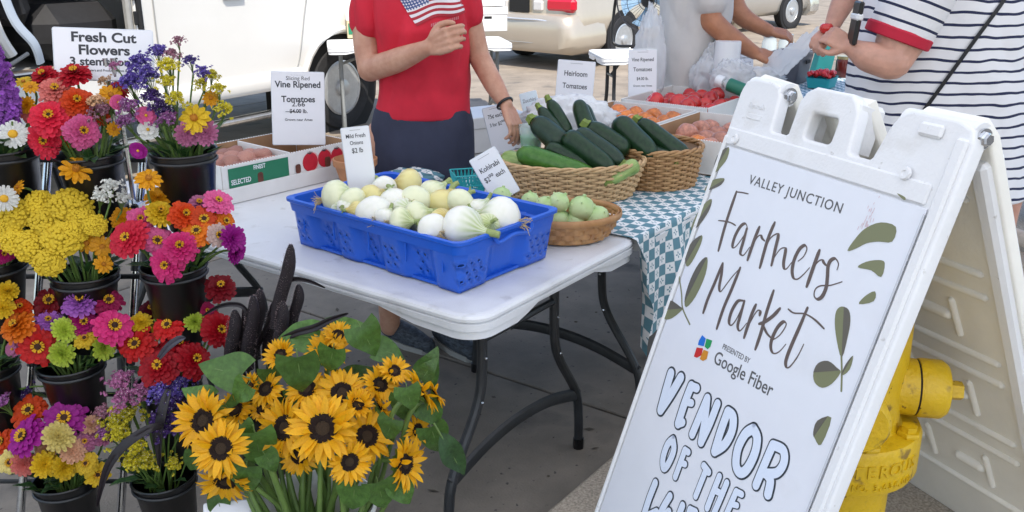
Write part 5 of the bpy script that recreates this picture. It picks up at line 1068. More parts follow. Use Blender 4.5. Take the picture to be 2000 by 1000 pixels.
for a in [(328, 636, 66, 'eye', 'scarlet', -.02, .5), (275, 630, 46, 'lime', 'yellow', .0, .5), (326, 614, 54, 'lime', 'lime green', .03, .7), (380, 629, 46, 'lime', 'lime green', .0, .4), (268, 672, 74, 'eye', 'scarlet', -.03, .3), (311, 716, 84, 'double', 'red', -.05, .1), (378, 704, 70, 'double', 'red', -.05, .1), (428, 645, 72, 'double', 'red', .0, .3), (430, 562, 64, 'double', 'dark red', .04, 1.2), (294, 652, 40, 'eye', 'yellow', .0, .4), (296, 607, 54, 'double', 'maroon', .05, .8), (404, 606, 34, 'double', 'raspberry', .03, .2), (350, 672, 66, 'double', 'red', .0, .3)]: Z('L2', *a)
# bottom row
for a in [(58, 803, 70, 'eye', 'orange red', .02, .8, -.2), (127, 818, 80, 'eye', 'purple', -.01, .5), (50, 853, 82, 'eye', 'purple', -.04, .2, -.2), (114, 853, 60, 'lime', 'pale yellow', -.05, .3), (20, 903, 48, 'eye', 'pale yellow', -.05, .1), (48, 906, 50, 'lime', 'salmon pink', -.05, .0), (88, 907, 56, 'lime', 'yellow', -.06, .1), (126, 913, 54, 'lime', 'yellow', -.06, .0), (142, 881, 52, 'lime', 'peach', -.05, .2), (166, 863, 44, 'double', 'mauve pink', -.02, .3), (178, 829, 42, 'lime', 'peach', .0, .5), (168, 905, 48, 'eye', 'yellow', -.05, .1), (190, 926, 48, 'eye', 'yellow', -.04, .0, .2), (196, 852, 46, 'double', 'mauve pink', .0, .3), (5, 862, 54, 'eye', 'orange red', .0, .2), (90, 880, 44, 'lime', 'peach', -.03, .2), (148, 795, 44, 'eye', 'orange', .03, .7)]: Z('B1', *a)
groups_ = {}
for e in pend: groups_.setdefault((e[0], e[4], e[5]), []).append(e)
stem_bits = {}
for key, es in groups_.items():
    es.sort(key=lambda e: e[1])
    for i, (bk, px, py, d, kind, color, dy, up, side) in enumerate(es):
        b, ds, yb, bx, by = BK[bk]
        p = GY(px, py, yb-.02+dy); zd = p.y*_c-(p.z-CAM_H)*_s; r = d*zd/FOC/2*1.04
        wh = '' if len(es) == 1 else ((('left of two, ' if i == 0 else 'right of two, ') if len(es) == 2 else ordinal(i, len(es))+' of its colour, '))
        lb = f'{color} {KN[kind]}, {wh}in the {ds}'
        n = Vector((-p.x, -p.y, CAM_H-p.z)).normalized()*.75+Vector((0, 0, up))+Vector((side+(px-bx)/bx*0+(px-bx)*.0028, 0, 0))+Vector((rng.uniform(-.32, .32), rng.uniform(-.12, .12), rng.uniform(-.25, .2)))
        n.normalize()
        base = b+Vector((rng.uniform(-.03, .03), rng.uniform(-.03, .03), -.10))
        t = thing(KN[kind].split(' ')[0] if kind in ('double', 'eye', 'lime', 'daisy') else 'garden_flower', lb, 'flower', base, 0, 'cut flowers in the black buckets')
        link('petals', flower_mesh(kind, color, i+len(color)), t, facing(p-base, n, rng.uniform(0, 6), r) @ Matrix.Diagonal((rng.uniform(.92, 1.06), rng.uniform(.9, 1.05), rng.uniform(.8, 1.5), 1)))
        q = MB(); s0 = p-base-n*r*.12; q.tube(smoothpath([s0, s0-n*.045-Vector((0, 0, .01)), Vector(((b-base).x+(p-b).x*.35, (b-base).y, .09)), Vector((0, 0, 0))], 5), .0028, 6); q.build('stem', stem_green, t, 60)

# ---- statice, liatris, gypsophila sprays
def spray_mb(seed, n=64, spread=.42):
    rg = random.Random(seed); q = MB(); tips = []
    for i in range(n):
        a = rg.uniform(0, 6.28); rr_ = abs(rg.gauss(0, spread)); z = .55+.45*math.exp(-rr_*rr_*2)+rg.uniform(-.35, .12); tips.append(Vector((rr_*math.cos(a), rr_*math.sin(a), z)))
    for tpt in tips[:18]: q.tube(smoothpath([(0, 0, -1.1), (tpt.x*.25, tpt.y*.25, -.1), tpt], 3), .016, 4, mi=1)
    for tpt in tips:
        n_ = (tpt-Vector((0, 0, -.3))).normalized()
        for k in range(5):
            M_ = facing(tpt+Vector((rg.gauss(0, .06), rg.gauss(0, .06), rg.gauss(0, .05))), n_+Vector((rg.uniform(-.7, .7), rg.uniform(-.7, .7), rg.uniform(-.3, .3))), rg.uniform(0, 6), rg.uniform(.085, .135))
            q.add([(0, 0, 0)]+[((1 if j % 2 else .55)*math.cos(j*math.pi/5), (1 if j % 2 else .55)*math.sin(j*math.pi/5), .55) for j in range(10)], [(0, j+1, (j+1) % 10+1) for j in range(10)], 0, M_)
            if rg.random() < .35: q.ball(M_ @ Vector((0, 0, .5)), .025, 4, mi=2)
    return q
SPC = {'violet': (.13, .085, .36), 'yellow': (.60, .52, .03), 'mauve': (.36, .13, .34), 'dusky pink': (.42, .19, .26), 'peach': (.60, .38, .22), 'white': (.74, .74, .70), 'deep purple': (.09, .04, .20), 'rosy': (.48, .17, .34)}
SP_ME = {}
pend2 = []
def spray(bk, px, py, d, color, dy=0.0, lean=0.0, n=46): pend2.append((bk, px, py, d, color, dy, lean))
for a in [(255, 168, 62, 'violet', .02), (272, 132, 58, 'violet', .04), (310, 108, 50, 'violet', .05), (292, 155, 60, 'violet', .0), (372, 122, 34, 'violet', .03), (396, 146, 44, 'violet', .02), (330, 132, 46, 'yellow', .0), (326, 165, 42, 'yellow', -.02), (344, 196, 46, 'yellow', -.03), (396, 166, 34, 'yellow', .0), (414, 150, 34, 'yellow', .02), (426, 178, 38, 'yellow', -.01), (440, 216, 40, 'yellow', -.01), (252, 212, 50, 'mauve', -.02), (246, 242, 46, 'mauve', -.03), (330, 238, 50, 'mauve', -.03), (300, 195, 56, 'deep purple', .0), (318, 215, 46, 'deep purple', -.01), (348, 82, 28, 'dusky pink', .05), (336, 108, 34, 'dusky pink', .04), (208, 205, 44, 'peach', .02), (205, 160, 30, 'peach', .04), (225, 130, 26, 'rosy', .04)]: spray('T2', *a)
for a in [(200, 222, 46, 'dusky pink', .0), (185, 205, 40, 'peach', .0)]: spray('T1', *a)
for a in [(215, 368, 40, 'white', -.02), (194, 388, 34, 'white', -.01), (238, 390, 34, 'white', .0)]: spray('M1', *a)
for a in [(240, 818, 62, 'yellow', -.01), (236, 850, 56, 'yellow', -.03), (266, 878, 56, 'yellow', -.04), (290, 902, 48, 'yellow', -.05), (262, 906, 44, 'yellow', -.05), (236, 752, 52, 'rosy', .02), (246, 782, 52, 'rosy', .0), (276, 772, 50, 'rosy', .0), (320, 766, 60, 'violet', .0), (348, 754, 48, 'violet', .02), (330, 795, 56, 'deep purple', -.02), (312, 832, 50, 'deep purple', -.03), (345, 830, 50, 'deep purple', -.02), (338, 908, 32, 'yellow', -.04), (205, 812, 44, 'dusky pink', .02), (205, 850, 40, 'mauve', .0)]: spray('B2', *a)
for a in [(8, 752, 34, 'white', .0), (60, 768, 36, 'deep purple', .03)]: spray('L1', *a)
for a in [(6, 790, 40, 'mauve', .0)]: spray('B1', *a)
g2 = {}
for e in pend2: g2.setdefault((e[0], e[4]), []).append(e)
for key, es in g2.items():
    es.sort(key=lambda e: e[1])
    for i, (bk, px, py, d, color, dy, lean) in enumerate(es):
        k = (color, i % 3)
        if k not in SP_ME: SP_ME[k] = spray_mb(i % 3+11).mesh('florets', [mat('floret_'+color.replace(' ', '_'), SPC[color], .7, var=.35, vscale=30, rnd=.2, translucent=.2), stem_green, MATS.get('petal_white') or petal_mat('white')], None)
        b, ds, yb, bx, by = BK[bk]; p = GY(px, py, yb-.02+dy); zd = p.y*_c-(p.z-CAM_H)*_s; r = d*zd/FOC/2*(1.2 if bk == 'T2' else 1.4)
        base = b+Vector((rng.uniform(-.03, .03), rng.uniform(-.03, .03), -.09)); n = (p-base).normalized()*.7+Vector((rng.uniform(-.2, .2), -.35, .35))
        wh = '' if len(es) == 1 else ((('left of two, ' if i == 0 else 'right of two, ') if len(es) == 2 else ordinal(i, len(es))+' of its colour, ' if i < 6 or i == len(es)-1 else f'further right, '))
        t = thing('statice_spray', f'{color} tiny-flowered spray, {wh}in {ds}', 'flower spray', base, 0, 'sprays of tiny flowers'); link('florets', SP_ME[k], t, facing(p-base-n.normalized()*r*.5, n, rng.uniform(0, 6), r))
        q = MB(); s0 = p-base-n.normalized()*r*1.2; q.tube(smoothpath([s0, s0*.55+Vector((0, -.008, .02)), (0, 0, 0)], 5), .0022, 5); q.build('stem', stem_green, t, 60)
# liatris spikes at the left edge
li_m = mat('liatris_purple', (.28, .075, .42), .7, var=.4, vscale=40, rnd=.2, translucent=.2)
for j, (px0, py0, px1, py1, w_) in enumerate(((-5, 90, 10, 255, 26), (12, 125, 18, 240, 24), (28, 175, 24, 245, 24))):
    a = GY(px0, py0, 2.08); b = GY(px1, py1, 2.07); zd = 2.2; r = w_*zd/FOC/2; t = thing('liatris', ['tall purple liatris spike at the very left edge', 'purple liatris spike just right of the tall one', 'short purple liatris spike above the white daisy'][j], 'flower', BK['T0'][0]+Vector((0, 0, -.1)), 0, 'liatris spikes'); T_ = Matrix.Translation(-t.location); q = MB()
    for i in range(260):
        f = rng.random(); c_ = a.lerp(b, f); an = rng.uniform(0, 6.28); rr_ = r*(.35+.65*min(1, f*3))*rng.uniform(.5, 1); n = Vector((math.cos(an), math.sin(an), .5)); q.add([(0, 0, 0)]+[(math.cos(z*1.256), math.sin(z*1.256), .5) for z in range(5)], [(0, z+1, (z+1) % 5+1) for z in range(5)], 0, facing(c_+Vector((math.cos(an)*rr_, math.sin(an)*rr_, 0)), n, 0, rng.uniform(.004, .0075)))
    q.build('florets', li_m, t, None, T_); q = MB(); q.tube([a, b, BK['T0'][0]+Vector((0, 0, -.1))], .003, 6); q.build('stem', stem_green, t, 60, T_)
# yarrow
yar_m = mat('yarrow_yellow', (.58, .40, .012), .75, var=.35, vscale=60, rnd=.08)
def yarrow_mb(seed):
    rg = random.Random(seed); q = MB(); pts = []
    for i in range(150):
        rr_ = math.sqrt(rg.random()); a = rg.uniform(0, 6.28); x, y = rr_*math.cos(a), rr_*math.sin(a)*.95; z = .48*(1-rr_*rr_)+.05*math.sin(x*7+seed)*math.cos(y*6); M_ = Matrix.Translation((x, y, z)) @ Matrix.Rotation(rg.uniform(0, 3), 4, 'Z') @ Matrix.Diagonal((.115, .115, .085, 1))
        q.lathe([(.75, -.5), (1.0, .0), (.8, .6), (.35, .85), (.001, .7)], 6, M_)
    q.lathe([(.05, -.5), (.5, -.12), (.96, -.04), (.6, .26), (.001, .42)], 14, mi=0)
    return q.mesh('flower_head', yar_m, 80)
YM = [yarrow_mb(i) for i in range(3)]
YA = [(30, 418, 84), (78, 396, 66), (92, 432, 80), (140, 400, 92), (186, 440, 56), (122, 466, 92), (60, 482, 78), (28, 470, 66), (96, 512, 70), (160, 425, 60), (10, 445, 60), (150, 450, 60), (112, 410, 60)]
for i, (px, py, d) in enumerate(YA):
    b, ds, yb, bx, by = BK['M1']; p = GY(px, py, yb-.02-(py-400)*.0007); zd = p.y*_c-(p.z-CAM_H)*_s; r = d*zd/FOC/2; base = b+Vector((0, 0, -.1))
    t = thing('yarrow', 'flat yellow yarrow head, ' + ['upper left', 'top, left of centre', 'left of centre', 'topmost large', 'far right', 'large front centre', 'lower left front', 'left edge low', 'lowest front', 'right of the topmost', 'very left', 'front right of centre', 'top centre behind'][i] + ', in the yarrow bucket', 'flower', base, 0, 'yarrow heads')
    n = Vector((-p.x*.4+(px-100)*.004, -p.y*.5, .9+(430-py)*.004)); link('flower_head', YM[i % 3], t, facing(p-base, n, rng.uniform(0, 6), r*.86))
    q = MB(); q.tube(smoothpath([p-base-n.normalized()*.01, (p-base)*.5+Vector((0, .0, -.02)), (0, 0, 0)], 4), .0025, 5); q.build('stem', stem_green, t, 60)
# greens filling the buckets
leaf_me = []
def leaf_mesh(seed, heart=True, m=None):
    rg = random.Random(seed); q = MB(); n = 9; vs = []
    for i in range(n+1):
        f = i/n; wd = (.44*(math.sin(math.pi*(.12+.88*f)**.60)**.85 if f < 1 else 0)*(1.12-.42*f)+.012) if heart else math.sin(math.pi*f**.8)*.2+.004
        if i == n: wd = .004
        dr = -.30*f*f+.03*math.sin(f*9+seed)
        for s_ in (-1, -.5, 0, .5, 1):
            back_ = -.20*(1-f)**4*abs(s_)**1.2 if heart else 0
            vs.append((s_*wd+.02*math.sin(f*7+seed)*abs(s_), f+back_, dr+abs(s_)*wd*.35+.015*math.sin(f*16+s_*3+seed)*abs(s_)))
    fs = [(i*5+k, i*5+k+1, i*5+k+6, i*5+k+5) for i in range(n) for k in range(4)]; q.add(vs, fs); q.tube([(0, -.22, .06), (0, 0, .005), (0, .5, -.09), (0, .98, -.30)], [.016, .014, .01, .004], 5, mi=1)
    return q.mesh('leaf', [m or leaf_green, mat('leaf_vein', (.13, .21, .06), .5)], 80)
heart = [leaf_mesh(i) for i in range(3)]; slim = [leaf_mesh(i+5, False) for i in range(3)]
for k, (b, ds, yb, bx, by) in BK.items():
    t = thing('foliage_sprig', f'green leaves and stems filling the {ds}', 'foliage', b+Vector((0, 0, -.1)), 0, 'greenery in the buckets')
    for i in range(16):
        a = rng.uniform(0, 6.28); rr_ = rng.uniform(.02, .062); d_ = Vector((math.cos(a), math.sin(a), rng.uniform(.4, 1.4))).normalized(); M_ = frame(Vector((rr_*math.cos(a), rr_*math.sin(a), .08+rng.uniform(0, .035))), d_.cross(Vector((0, 0, 1))), d_) @ Matrix.Scale(rng.uniform(.04, .075), 4)
        link('leaf', slim[i % 3], t, M_)
    for i in range(8):
        a = rng.uniform(0, 6.28); q = MB(); q.tube([(0, 0, 0), (.05*math.cos(a), .05*math.sin(a), .12), (.07*math.cos(a), .07*math.sin(a), .17)], .0022, 5); q.build('stem', stem_green, t, 60)

# ================================================================= BLACK MILLET
mil_m = mat('millet_black', (.009, .004, .007), .75, var=.5, vscale=60, bump=.4, bscale=200); mil_h = mat('millet_hair', (.36, .27, .27), .7); mil_leaf = mat('millet_leaf', (.010, .006, .009), .5, var=.4, vscale=12)
MX = GY(505, 770, 1.98)
bkt = link('flower_bucket', bucket_me); bkt.location = MX+Vector((0, 0, -.02)); tag(bkt, 'black plastic flower bucket of millet hidden behind the sunflowers', 'bucket', 'black flower buckets')
MIL = [((568, 478), (540, 640), 26, 1.93, 'tallest, leaning black millet spike'), ((583, 556), (572, 650), 22, 1.95, 'black millet spike right of the tallest'), ((508, 566), (500, 700), 20, 1.97, 'rounded black millet spike in the middle'), ((494, 578), (484, 720), 25, 1.93, 'pointed black millet spike left of the middle'), ((458, 606), (452, 720), 26, 1.93, 'leftmost black millet spike'), ((476, 600), (474, 720), 16, 1.95, 'thin black millet spike between the two left ones'), ((535, 590), (525, 700), 26, 1.99, 'dark millet spike behind the tallest'), ((552, 590), (545, 700), 24, 1.91, 'thick black millet spike in front of the tallest')]
for (a, b, w_, y, lb) in MIL:
    p0 = GY(*a, y); p1 = GY(*b, y); zd = p0.y*_c-(p0.z-CAM_H)*_s; r = w_*zd/FOC/2*1.18; t = thing('black_millet', lb, 'grass spike', MX+Vector((0, 0, -.15)), 0, 'black millet spikes'); T_ = Matrix.Translation(-t.location)
    n = 16; q = MB(); P = [p0.lerp(p1, i/n)+Vector((.004*math.sin(i*.4), 0, 0)) for i in range(n+1)]; q.tube(P, [r*.85*(.30+.70*min(1, (i/n)*4.5)**.6) for i in range(n+1)], 12); q.build('spike', mil_m, t, 60, T_)
    q = MB(); L_ = (p1-p0).length
    for i in range(int(9000*L_*r/.012/1.0*.30)):
        f = rng.random(); an = rng.uniform(0, 6.28); rr_ = r*.84*(.30+.70*min(1, f*4.5)**.6); o_ = Vector((math.cos(an), math.sin(an), 0)); c_ = p0.lerp(p1, f)+o_*rr_; e_ = c_+o_*.0032+Vector((rng.uniform(-.001, .001), 0, rng.uniform(0, .003))); s_ = Vector((-o_.y, o_.x, 0))*.0006; q.add([c_-s_, c_+s_, e_], [(0, 1, 2)])
    tag(q.build('bristles', mil_h, t, None, T_), kind='stuff')
    q = MB(); q.tube([p1, (p1+t.location)/2+Vector((0, 0, .03)), t.location], .004, 6); q.build('stem', mil_leaf, t, 60, T_)
def strap(label, pts, w_, y, m=mil_leaf, twist=0.0, wn=None):
    P = smoothpath([GY(a, b, y+d) for a, b, d in pts], 6); n = len(P); q = MB(); vs = []
    for i in range(n):
        f = i/(n-1); d = (P[min(i+1, n-1)]-P[max(i-1, 0)]).normalized(); vw = Vector((0, -1, .35)).normalized(); s_ = d.cross(vw).normalized(); hw = w_*(math.sin(math.pi*min(.98, .16+f*.82))**.7)/2
        vs += [P[i]-s_*hw+vw*.003, P[i]-vw*.003, P[i]+s_*hw+vw*.003]
    q.add(vs, [f for i in range(n-1) for f in ((i*3, i*3+1, i*3+4, i*3+3), (i*3+1, i*3+2, i*3+5, i*3+4))]); base = P[0]
    o = q.build('strap_leaf', m, None, 60); md = o.modifiers.new('t', 'SOLIDIFY'); md.thickness = .0006; return tag(o, label, 'leaf', 'dark strap leaves')
strap('broad black strap leaf drooping across the lowest bucket to the picture bottom', [(318, 832, 0), (290, 838, -.02), (245, 868, -.04), (215, 905, -.05), (200, 945, -.05), (190, 990, -.04)], .021, 1.86)
strap('thin black leaf arching above the left millet spike', [(500, 640, 0), (478, 602, -.01), (455, 594, -.01), (425, 600, .0), (395, 618, 0)], .010, 1.93)
strap('broad black leaf in front of the tallest millet spike', [(500, 690, 0), (520, 640, -.02), (548, 585, -.03), (565, 548, -.03), (600, 548, -.03), (635, 562, -.03)], .012, 1.97)
strap('black leaf curving over the sunflower leaves to the right', [(545, 665, 0), (580, 650, -.03), (615, 640, -.04), (645, 625, -.05), (680, 612, -.05)], .016, 1.88)
strap('grey purple strap leaf folded in front of the red zinnias', [(310, 700, 0), (328, 678, -.02), (350, 662, -.03), (362, 660, -.03)], .016, 1.88, mat('strap_grey', (.06, .055, .075), .4))
strap('dark strap leaf hanging straight down in the lowest right bucket', [(330, 760, 0), (318, 800, -.02), (310, 850, -.03), (312, 915, -.03)], .022, 1.90)

# ================================================================= SUNFLOWERS
sun_m = mat('sunflower_petal', (.82, .43, .003), .55, var=.09, vscale=14, rnd=.10, translucent=.30); disc_m = mat('sunflower_disc', (.022, .008, .004), .95, var=.6, vscale=70, bump=.9, bscale=160); disc_in = mat('sunflower_disc_centre', (.05, .028, .012), .95, var=.4, vscale=60, bump=.8, bscale=200); sepal_m = mat('sepal', (.12, .22, .045), .55, var=.25, vscale=20, translucent=.2)
def sun_petal(seed):
    rg = random.Random(seed); q = MB(); n = 6; vs = []
    for i in range(n+1):
        f = i/n; wd = .155*math.sin(math.pi*min(1, .16+f*.84))**.8 if i < n else .004; h = .10*math.sin(f*2.2)-.10*f*f*(1+seed*.5)
        for s_ in (-1, 0, 1): vs.append((f, s_*wd, h+(.035 if s_ else 0)+.012*math.sin(f*8+s_+seed)))
    q.add(vs, [(i*3+k, i*3+k+3, i*3+k+4, i*3+k+1) for i in range(n) for k in range(2)]); return q.mesh('petal', sun_m, 80)
SPT = [sun_petal(i) for i in range(3)]
dq = MB(); dq.lathe([(.001, -.02), (.36, -.02), (.42, .03), (.41, .07), (.34, .09), (.22, .075), (.20, .06), (.001, .045)], 28)
dq.lathe([(.20, .062), (.12, .07), (.001, .066)], 20, mi=1); drg = random.Random(5)
for i in range(240):
    rr_ = .42*math.sqrt(drg.uniform(.2, 1)); a = i*2.39996; x, y = rr_*math.cos(a), rr_*math.sin(a); dq.tube([(x, y, .04), (x*1.03, y*1.03, .105+drg.uniform(-.01, .015))], [.013, .008], 4)
disc_me = dq.mesh('disc', [disc_m, disc_in], 50)
sq_ = MB()
for i in range(18):
    v_, f_ = petal_verts(.72 if i % 2 else .6, .26, .1, -.05+.1*(i % 2), i*2*math.pi/18, .0, .12); sq_.add([(a, b, c-.05) for a, b, c in v_], f_)
sq_.lathe([(.07, -.32), (.16, -.2), (.36, -.08), (.40, -.02), (.001, -.01)], 16); sepal_me = sq_.mesh('sepals', sepal_m, 60)
SFB = GZ(612, 985, .37); SFB.z = 0
sfb = thing('white_bucket', 'white plastic bucket holding the sunflowers', 'bucket', SFB)
q = MB(); q.lathe([(.001, .004), (.115, .004), (.118, 0), (.128, .2), (.132, .30), (.138, .302), (.138, .318), (.134, .322), (.136, .355), (.142, .358), (.144, .37), (.138, .373), (.134, .36), (.115, .02), (.001, .015)], 48); q.build('body', mat('bucket_white', (.72, .72, .70), .4, var=.04), sfb)
q = MB(); q.tube([(.143*math.cos(R(a)), -.143*abs(math.sin(R(a)))*.85-.0, .33-.17*abs(math.sin(R(a)))) for a in range(180, 361, 12)], .0025, 6); q.build('handle', chrome, sfb)
# px, py, diameter, dy, (facing tweak x, up), label
SF = [(398, 822, 128, -.02, (-.45, .25), 'far left sunflower behind another'), (432, 876, 120, -.10, (-.25, .15), 'lower left sunflower facing the camera'), (440, 940, 112, -.06, (-.2, -.55), 'lowest left sunflower nodding down'), (557, 836, 128, -.03, (-.55, .2), 'sunflower left of the largest one'), (630, 837, 148, -.11, (.05, .3), 'largest sunflower in the centre'),
 (716, 852, 118, -.04, (.35, .15), 'sunflower tucked right of the largest one'), (682, 902, 96, -.12, (.25, .0), 'small sunflower below the largest one'), (790, 906, 116, -.05, (1.1, -.05), 'right hand sunflower turned sideways'), (668, 768, 112, .0, (.1, .75), 'sunflower above the largest one'), (640, 690, 96, .07, (.1, 1.0), 'sunflower near the top facing up'),
 (548, 694, 76, .05, (-.5, .7), 'small top left sunflower half open'), (742, 752, 84, .03, (.6, .7), 'upper right sunflower behind leaves'), (822, 765, 104, .0, (1.0, .6), 'right sunflower seen from its green back'), (660, 655, 66, .10, (.1, .9), 'topmost sunflower beside the table edge'), (490, 752, 56, .04, (-.6, .5), 'small half hidden sunflower at the left'), (698, 790, 76, -.02, (.3, .6), 'half hidden sunflower above the tucked one'), (510, 800, 50, .02, (-.4, .3), 'tiny sunflower between left group and centre'), (815, 840, 70, .02, (.9, .1), 'sunflower behind the sideways one at the right'), (770, 725, 70, .05, (.5, .9), 'small upper sunflower right of the heart leaf'), (600, 760, 90, .02, (-.2, .8), 'sunflower behind and left of the upper centre one'), (520, 760, 80, .03, (-.5, .6), 'sunflower left of the large heart leaf'), (745, 800, 90, .0, (.5, .45), 'sunflower between the tucked one and the green backed one'), (460, 800, 84, .03, (-.4, .5), 'sunflower behind the left pair'), (585, 890, 84, -.04, (-.1, -.1), 'sunflower low in the shade left of the small lower one'), (850, 770, 60, .02, (1.0, .3), 'rightmost little sunflower beside the green backed one')]
for i, (px, py, d, dy, (tx, tu), lb) in enumerate(SF):
    p = GY(px, py, SFB.y+.0+dy-.02); zd = p.y*_c-(p.z-CAM_H)*_s; r = d*zd/FOC/2*1.06; n = Vector((-p.x, -p.y, CAM_H-p.z)).normalized()*.8+Vector((tx, 0, tu-.15)); 
    if 'green back' in lb: n = Vector((.85, .35, .45))
    n.normalize(); base = SFB+Vector((rng.uniform(-.06, .06), rng.uniform(-.05, .05), .18)); t = thing('sunflower', lb+' in the white bucket', 'sunflower', base, 0, 'sunflowers in the white bucket')
    M_ = facing(p-base, n, rng.uniform(0, 6), r*.985); link('disc', disc_me, t, M_ @ Matrix.Scale(.92, 4)); link('sepals', sepal_me, t, M_ @ Matrix.Translation((0, 0, -.04)))
    cupv = rng.uniform(-.05, .22)+(.5 if 'half' in lb or 'facing up' in lb else 0)
    np_ = 20
    for k in range(np_*2):
        ly = k // np_; a = 2*math.pi*(k % np_+.5*ly)/np_+rng.uniform(-.09, .09); L_ = (1.0 if ly == 0 else .92)*rng.uniform(.60, .73)
        Mp = M_ @ Matrix.Rotation(a, 4, 'Z') @ Matrix.Translation((.30, 0, .0+.02*ly)) @ Matrix.Rotation(-(cupv+.16*ly+rng.uniform(-.24, .22)+(.9 if rng.random() < .06 else 0)), 4, 'Y') @ Matrix.Rotation(rng.uniform(-.6, .6), 4, 'X') @ Matrix.Diagonal((L_, L_*rng.uniform(.85, 1.15), L_, 1)); link('petal', SPT[k % 3], t, Mp)
    q = MB(); s0 = p-base-n*r*.25; mid = Vector((s0.x*.55, s0.y*.6, .19)); q.tube(smoothpath([s0, s0-n*.06-Vector((0, 0, .012)), mid, (0, 0, 0)], 6), .0058, 8); q.build('stem', stem_green, t, 60)
leaf_green2 = mat('sunflower_leaf_green', (.075, .165, .030), .42, var=.35, vscale=5, bump=.45, bscale=14, rnd=.35, translucent=.25)
heart = [leaf_mesh(i, True, leaf_green2) for i in range(4)]
def leaf(label, px, py, y, size_px, ang, tilt=.3, me=None, nrm=None):
    p = GY(px, py, y); zd = p.y*_c-(p.z-CAM_H)*_s; L_ = size_px*zd/FOC*.80; n = (Vector((-p.x*.7, -p.y, CAM_H-p.z)).normalized()+Vector(nrm or (0, 0, tilt))).normalized()
    up_ = Vector((math.cos(R(ang)), 0, math.sin(R(ang)))); M_ = frame((0, 0, 0), up_.cross(n), up_); q_ = M_ @ Matrix.Scale(L_, 4) @ Matrix.Translation((0, -.5, .08)); o = link('sunflower_leaf', me or heart[int(px) % 4]); o.matrix_basis = Matrix.Translation(p) @ q_; return tag(o, label, 'leaf', 'sunflower leaves')
for a in [('large heart shaped leaf hanging over the top of the sunflowers', 586, 735, 1.74, 112, -88), ('heart shaped leaf at the upper right of the sunflowers', 720, 668, 1.84, 95, -65), ('broad leaf left of the millet above the sunflowers', 428, 722, 1.82, 110, 160), ('round leaf right of the large heart leaf', 646, 706, 1.78, 76, -105), ('leaf lying under the black strap at the top', 575, 658, 1.86, 90, 178), ('dark leaf hanging at the bottom right by the bucket rim', 745, 970, 1.70, 90, -80), ('leaf at the right side below the green backed sunflower', 845, 810, 1.80, 80, -60), ('long pointed leaf trailing down to the right', 885, 890, 1.76, 150, -62, .3, slim[0]),
 ('leaf at the far left below the left sunflowers', 375, 905, 1.80, 60, -120), ('folded leaf between left and centre sunflowers', 505, 880, 1.72, 110, -85), ('leaf behind the centre sunflowers', 600, 780, 1.86, 90, -60), ('leaf tucked beside the green backed sunflower', 790, 800, 1.78, 80, -95), ('small leaf right of the upper sunflowers', 765, 690, 1.90, 70, -20), ('curled leaf at the right edge of the bouquet', 838, 720, 1.84, 66, 60), ('leaf over the left sunflower', 470, 770, 1.76, 70, -130), ('leaf below the small lower sunflower', 690, 975, 1.68, 90, -100), ('leaf among the left stems', 455, 810, 1.80, 70, -60), ('dark leaf behind the topmost sunflower', 680, 640, 1.95, 80, 20), ('leaf at the back of the bouquet centre', 710, 730, 1.88, 70, 30), ('wide leaf in the shade under the largest sunflower', 590, 905, 1.80, 90, -110), ('pale leaf in front of the green backed sunflower', 800, 780, 1.72, 72, -80), ('upright small leaf left of the bucket rim', 420, 960, 1.76, 60, 100), ('leaf spreading left above the far left sunflower', 380, 770, 1.84, 70, 150), ('bright leaf between the far left pair', 480, 850, 1.72, 64, -70), ('curled green leaf over the tucked sunflower', 760, 840, 1.68, 70, -110), ('leaf bending behind the sideways sunflower', 850, 860, 1.80, 84, -75), ('broad low leaf left of the bare stems', 480, 940, 1.70, 90, -100), ('small bright leaf at the left of the largest sunflower', 530, 905, 1.66, 60, -60), ('upright leaf behind the green backed sunflower', 842, 705, 1.92, 74, 70), ('leaf low at the right rim of the bucket', 790, 965, 1.72, 76, -60), ('tiny leaf beside the topmost sunflower', 620, 655, 1.9, 50, 120), ('leaf tip under the upper left sunflower', 530, 740, 1.82, 60, -80)]: leaf(*a)
for i in range(11):
    x = rng.uniform(-.11, .11); y = rng.uniform(-.10, .06); q = MB(); top = Vector((x*1.9+rng.uniform(-.04, .04), y*.9-.03, rng.uniform(.30, .42))); q.tube(smoothpath([(x*.5, y*.5, 0), (x, y, .2), top], 5), rng.uniform(.005, .008), 7); o = q.build('cut_stem', stem_green, None, 60); o.location = SFB+Vector((0, 0, .16)); tag(o, 'bare green sunflower stem among the others in the white bucket', 'stem', 'bare stems in the white bucket')
card('paper_sheet', 'white paper sheet corner low beside the sunflower bucket', 446, 1010, 1.74, 90, 60, -6, [], tilt=-50, stand=False, cat='paper', group='loose paper')
# the flower sign
fs_ = card('flower_sign', 'Fresh Cut Flowers sign on a metal post above the top buckets', 204, 107, 2.2, 178, 98, -4, [('Fresh Cut', .25, .145, .03, 1.12), ('Flowers', .50, .145, .03, 1.12), ('3 stems for $', .71, .12, .028, 1.08), ('Cut Flowers and Produce, Ames Iowa', .83, .035, .01, 1)], tilt=-14, stand=False, cat='sign', group='flower stall sign', yaw=-3)
q = MB(); p = fs_.location; q.tube([(0, .012, .05), (0, .02, -.3)], .006, 8); q.tube([(.018, .012, .05), (.018, .02, -.3)], .006, 8); q.box((.009, .02, -.31), (.06, .06, .02), bev=.004); q.build('post', chrome, fs_)
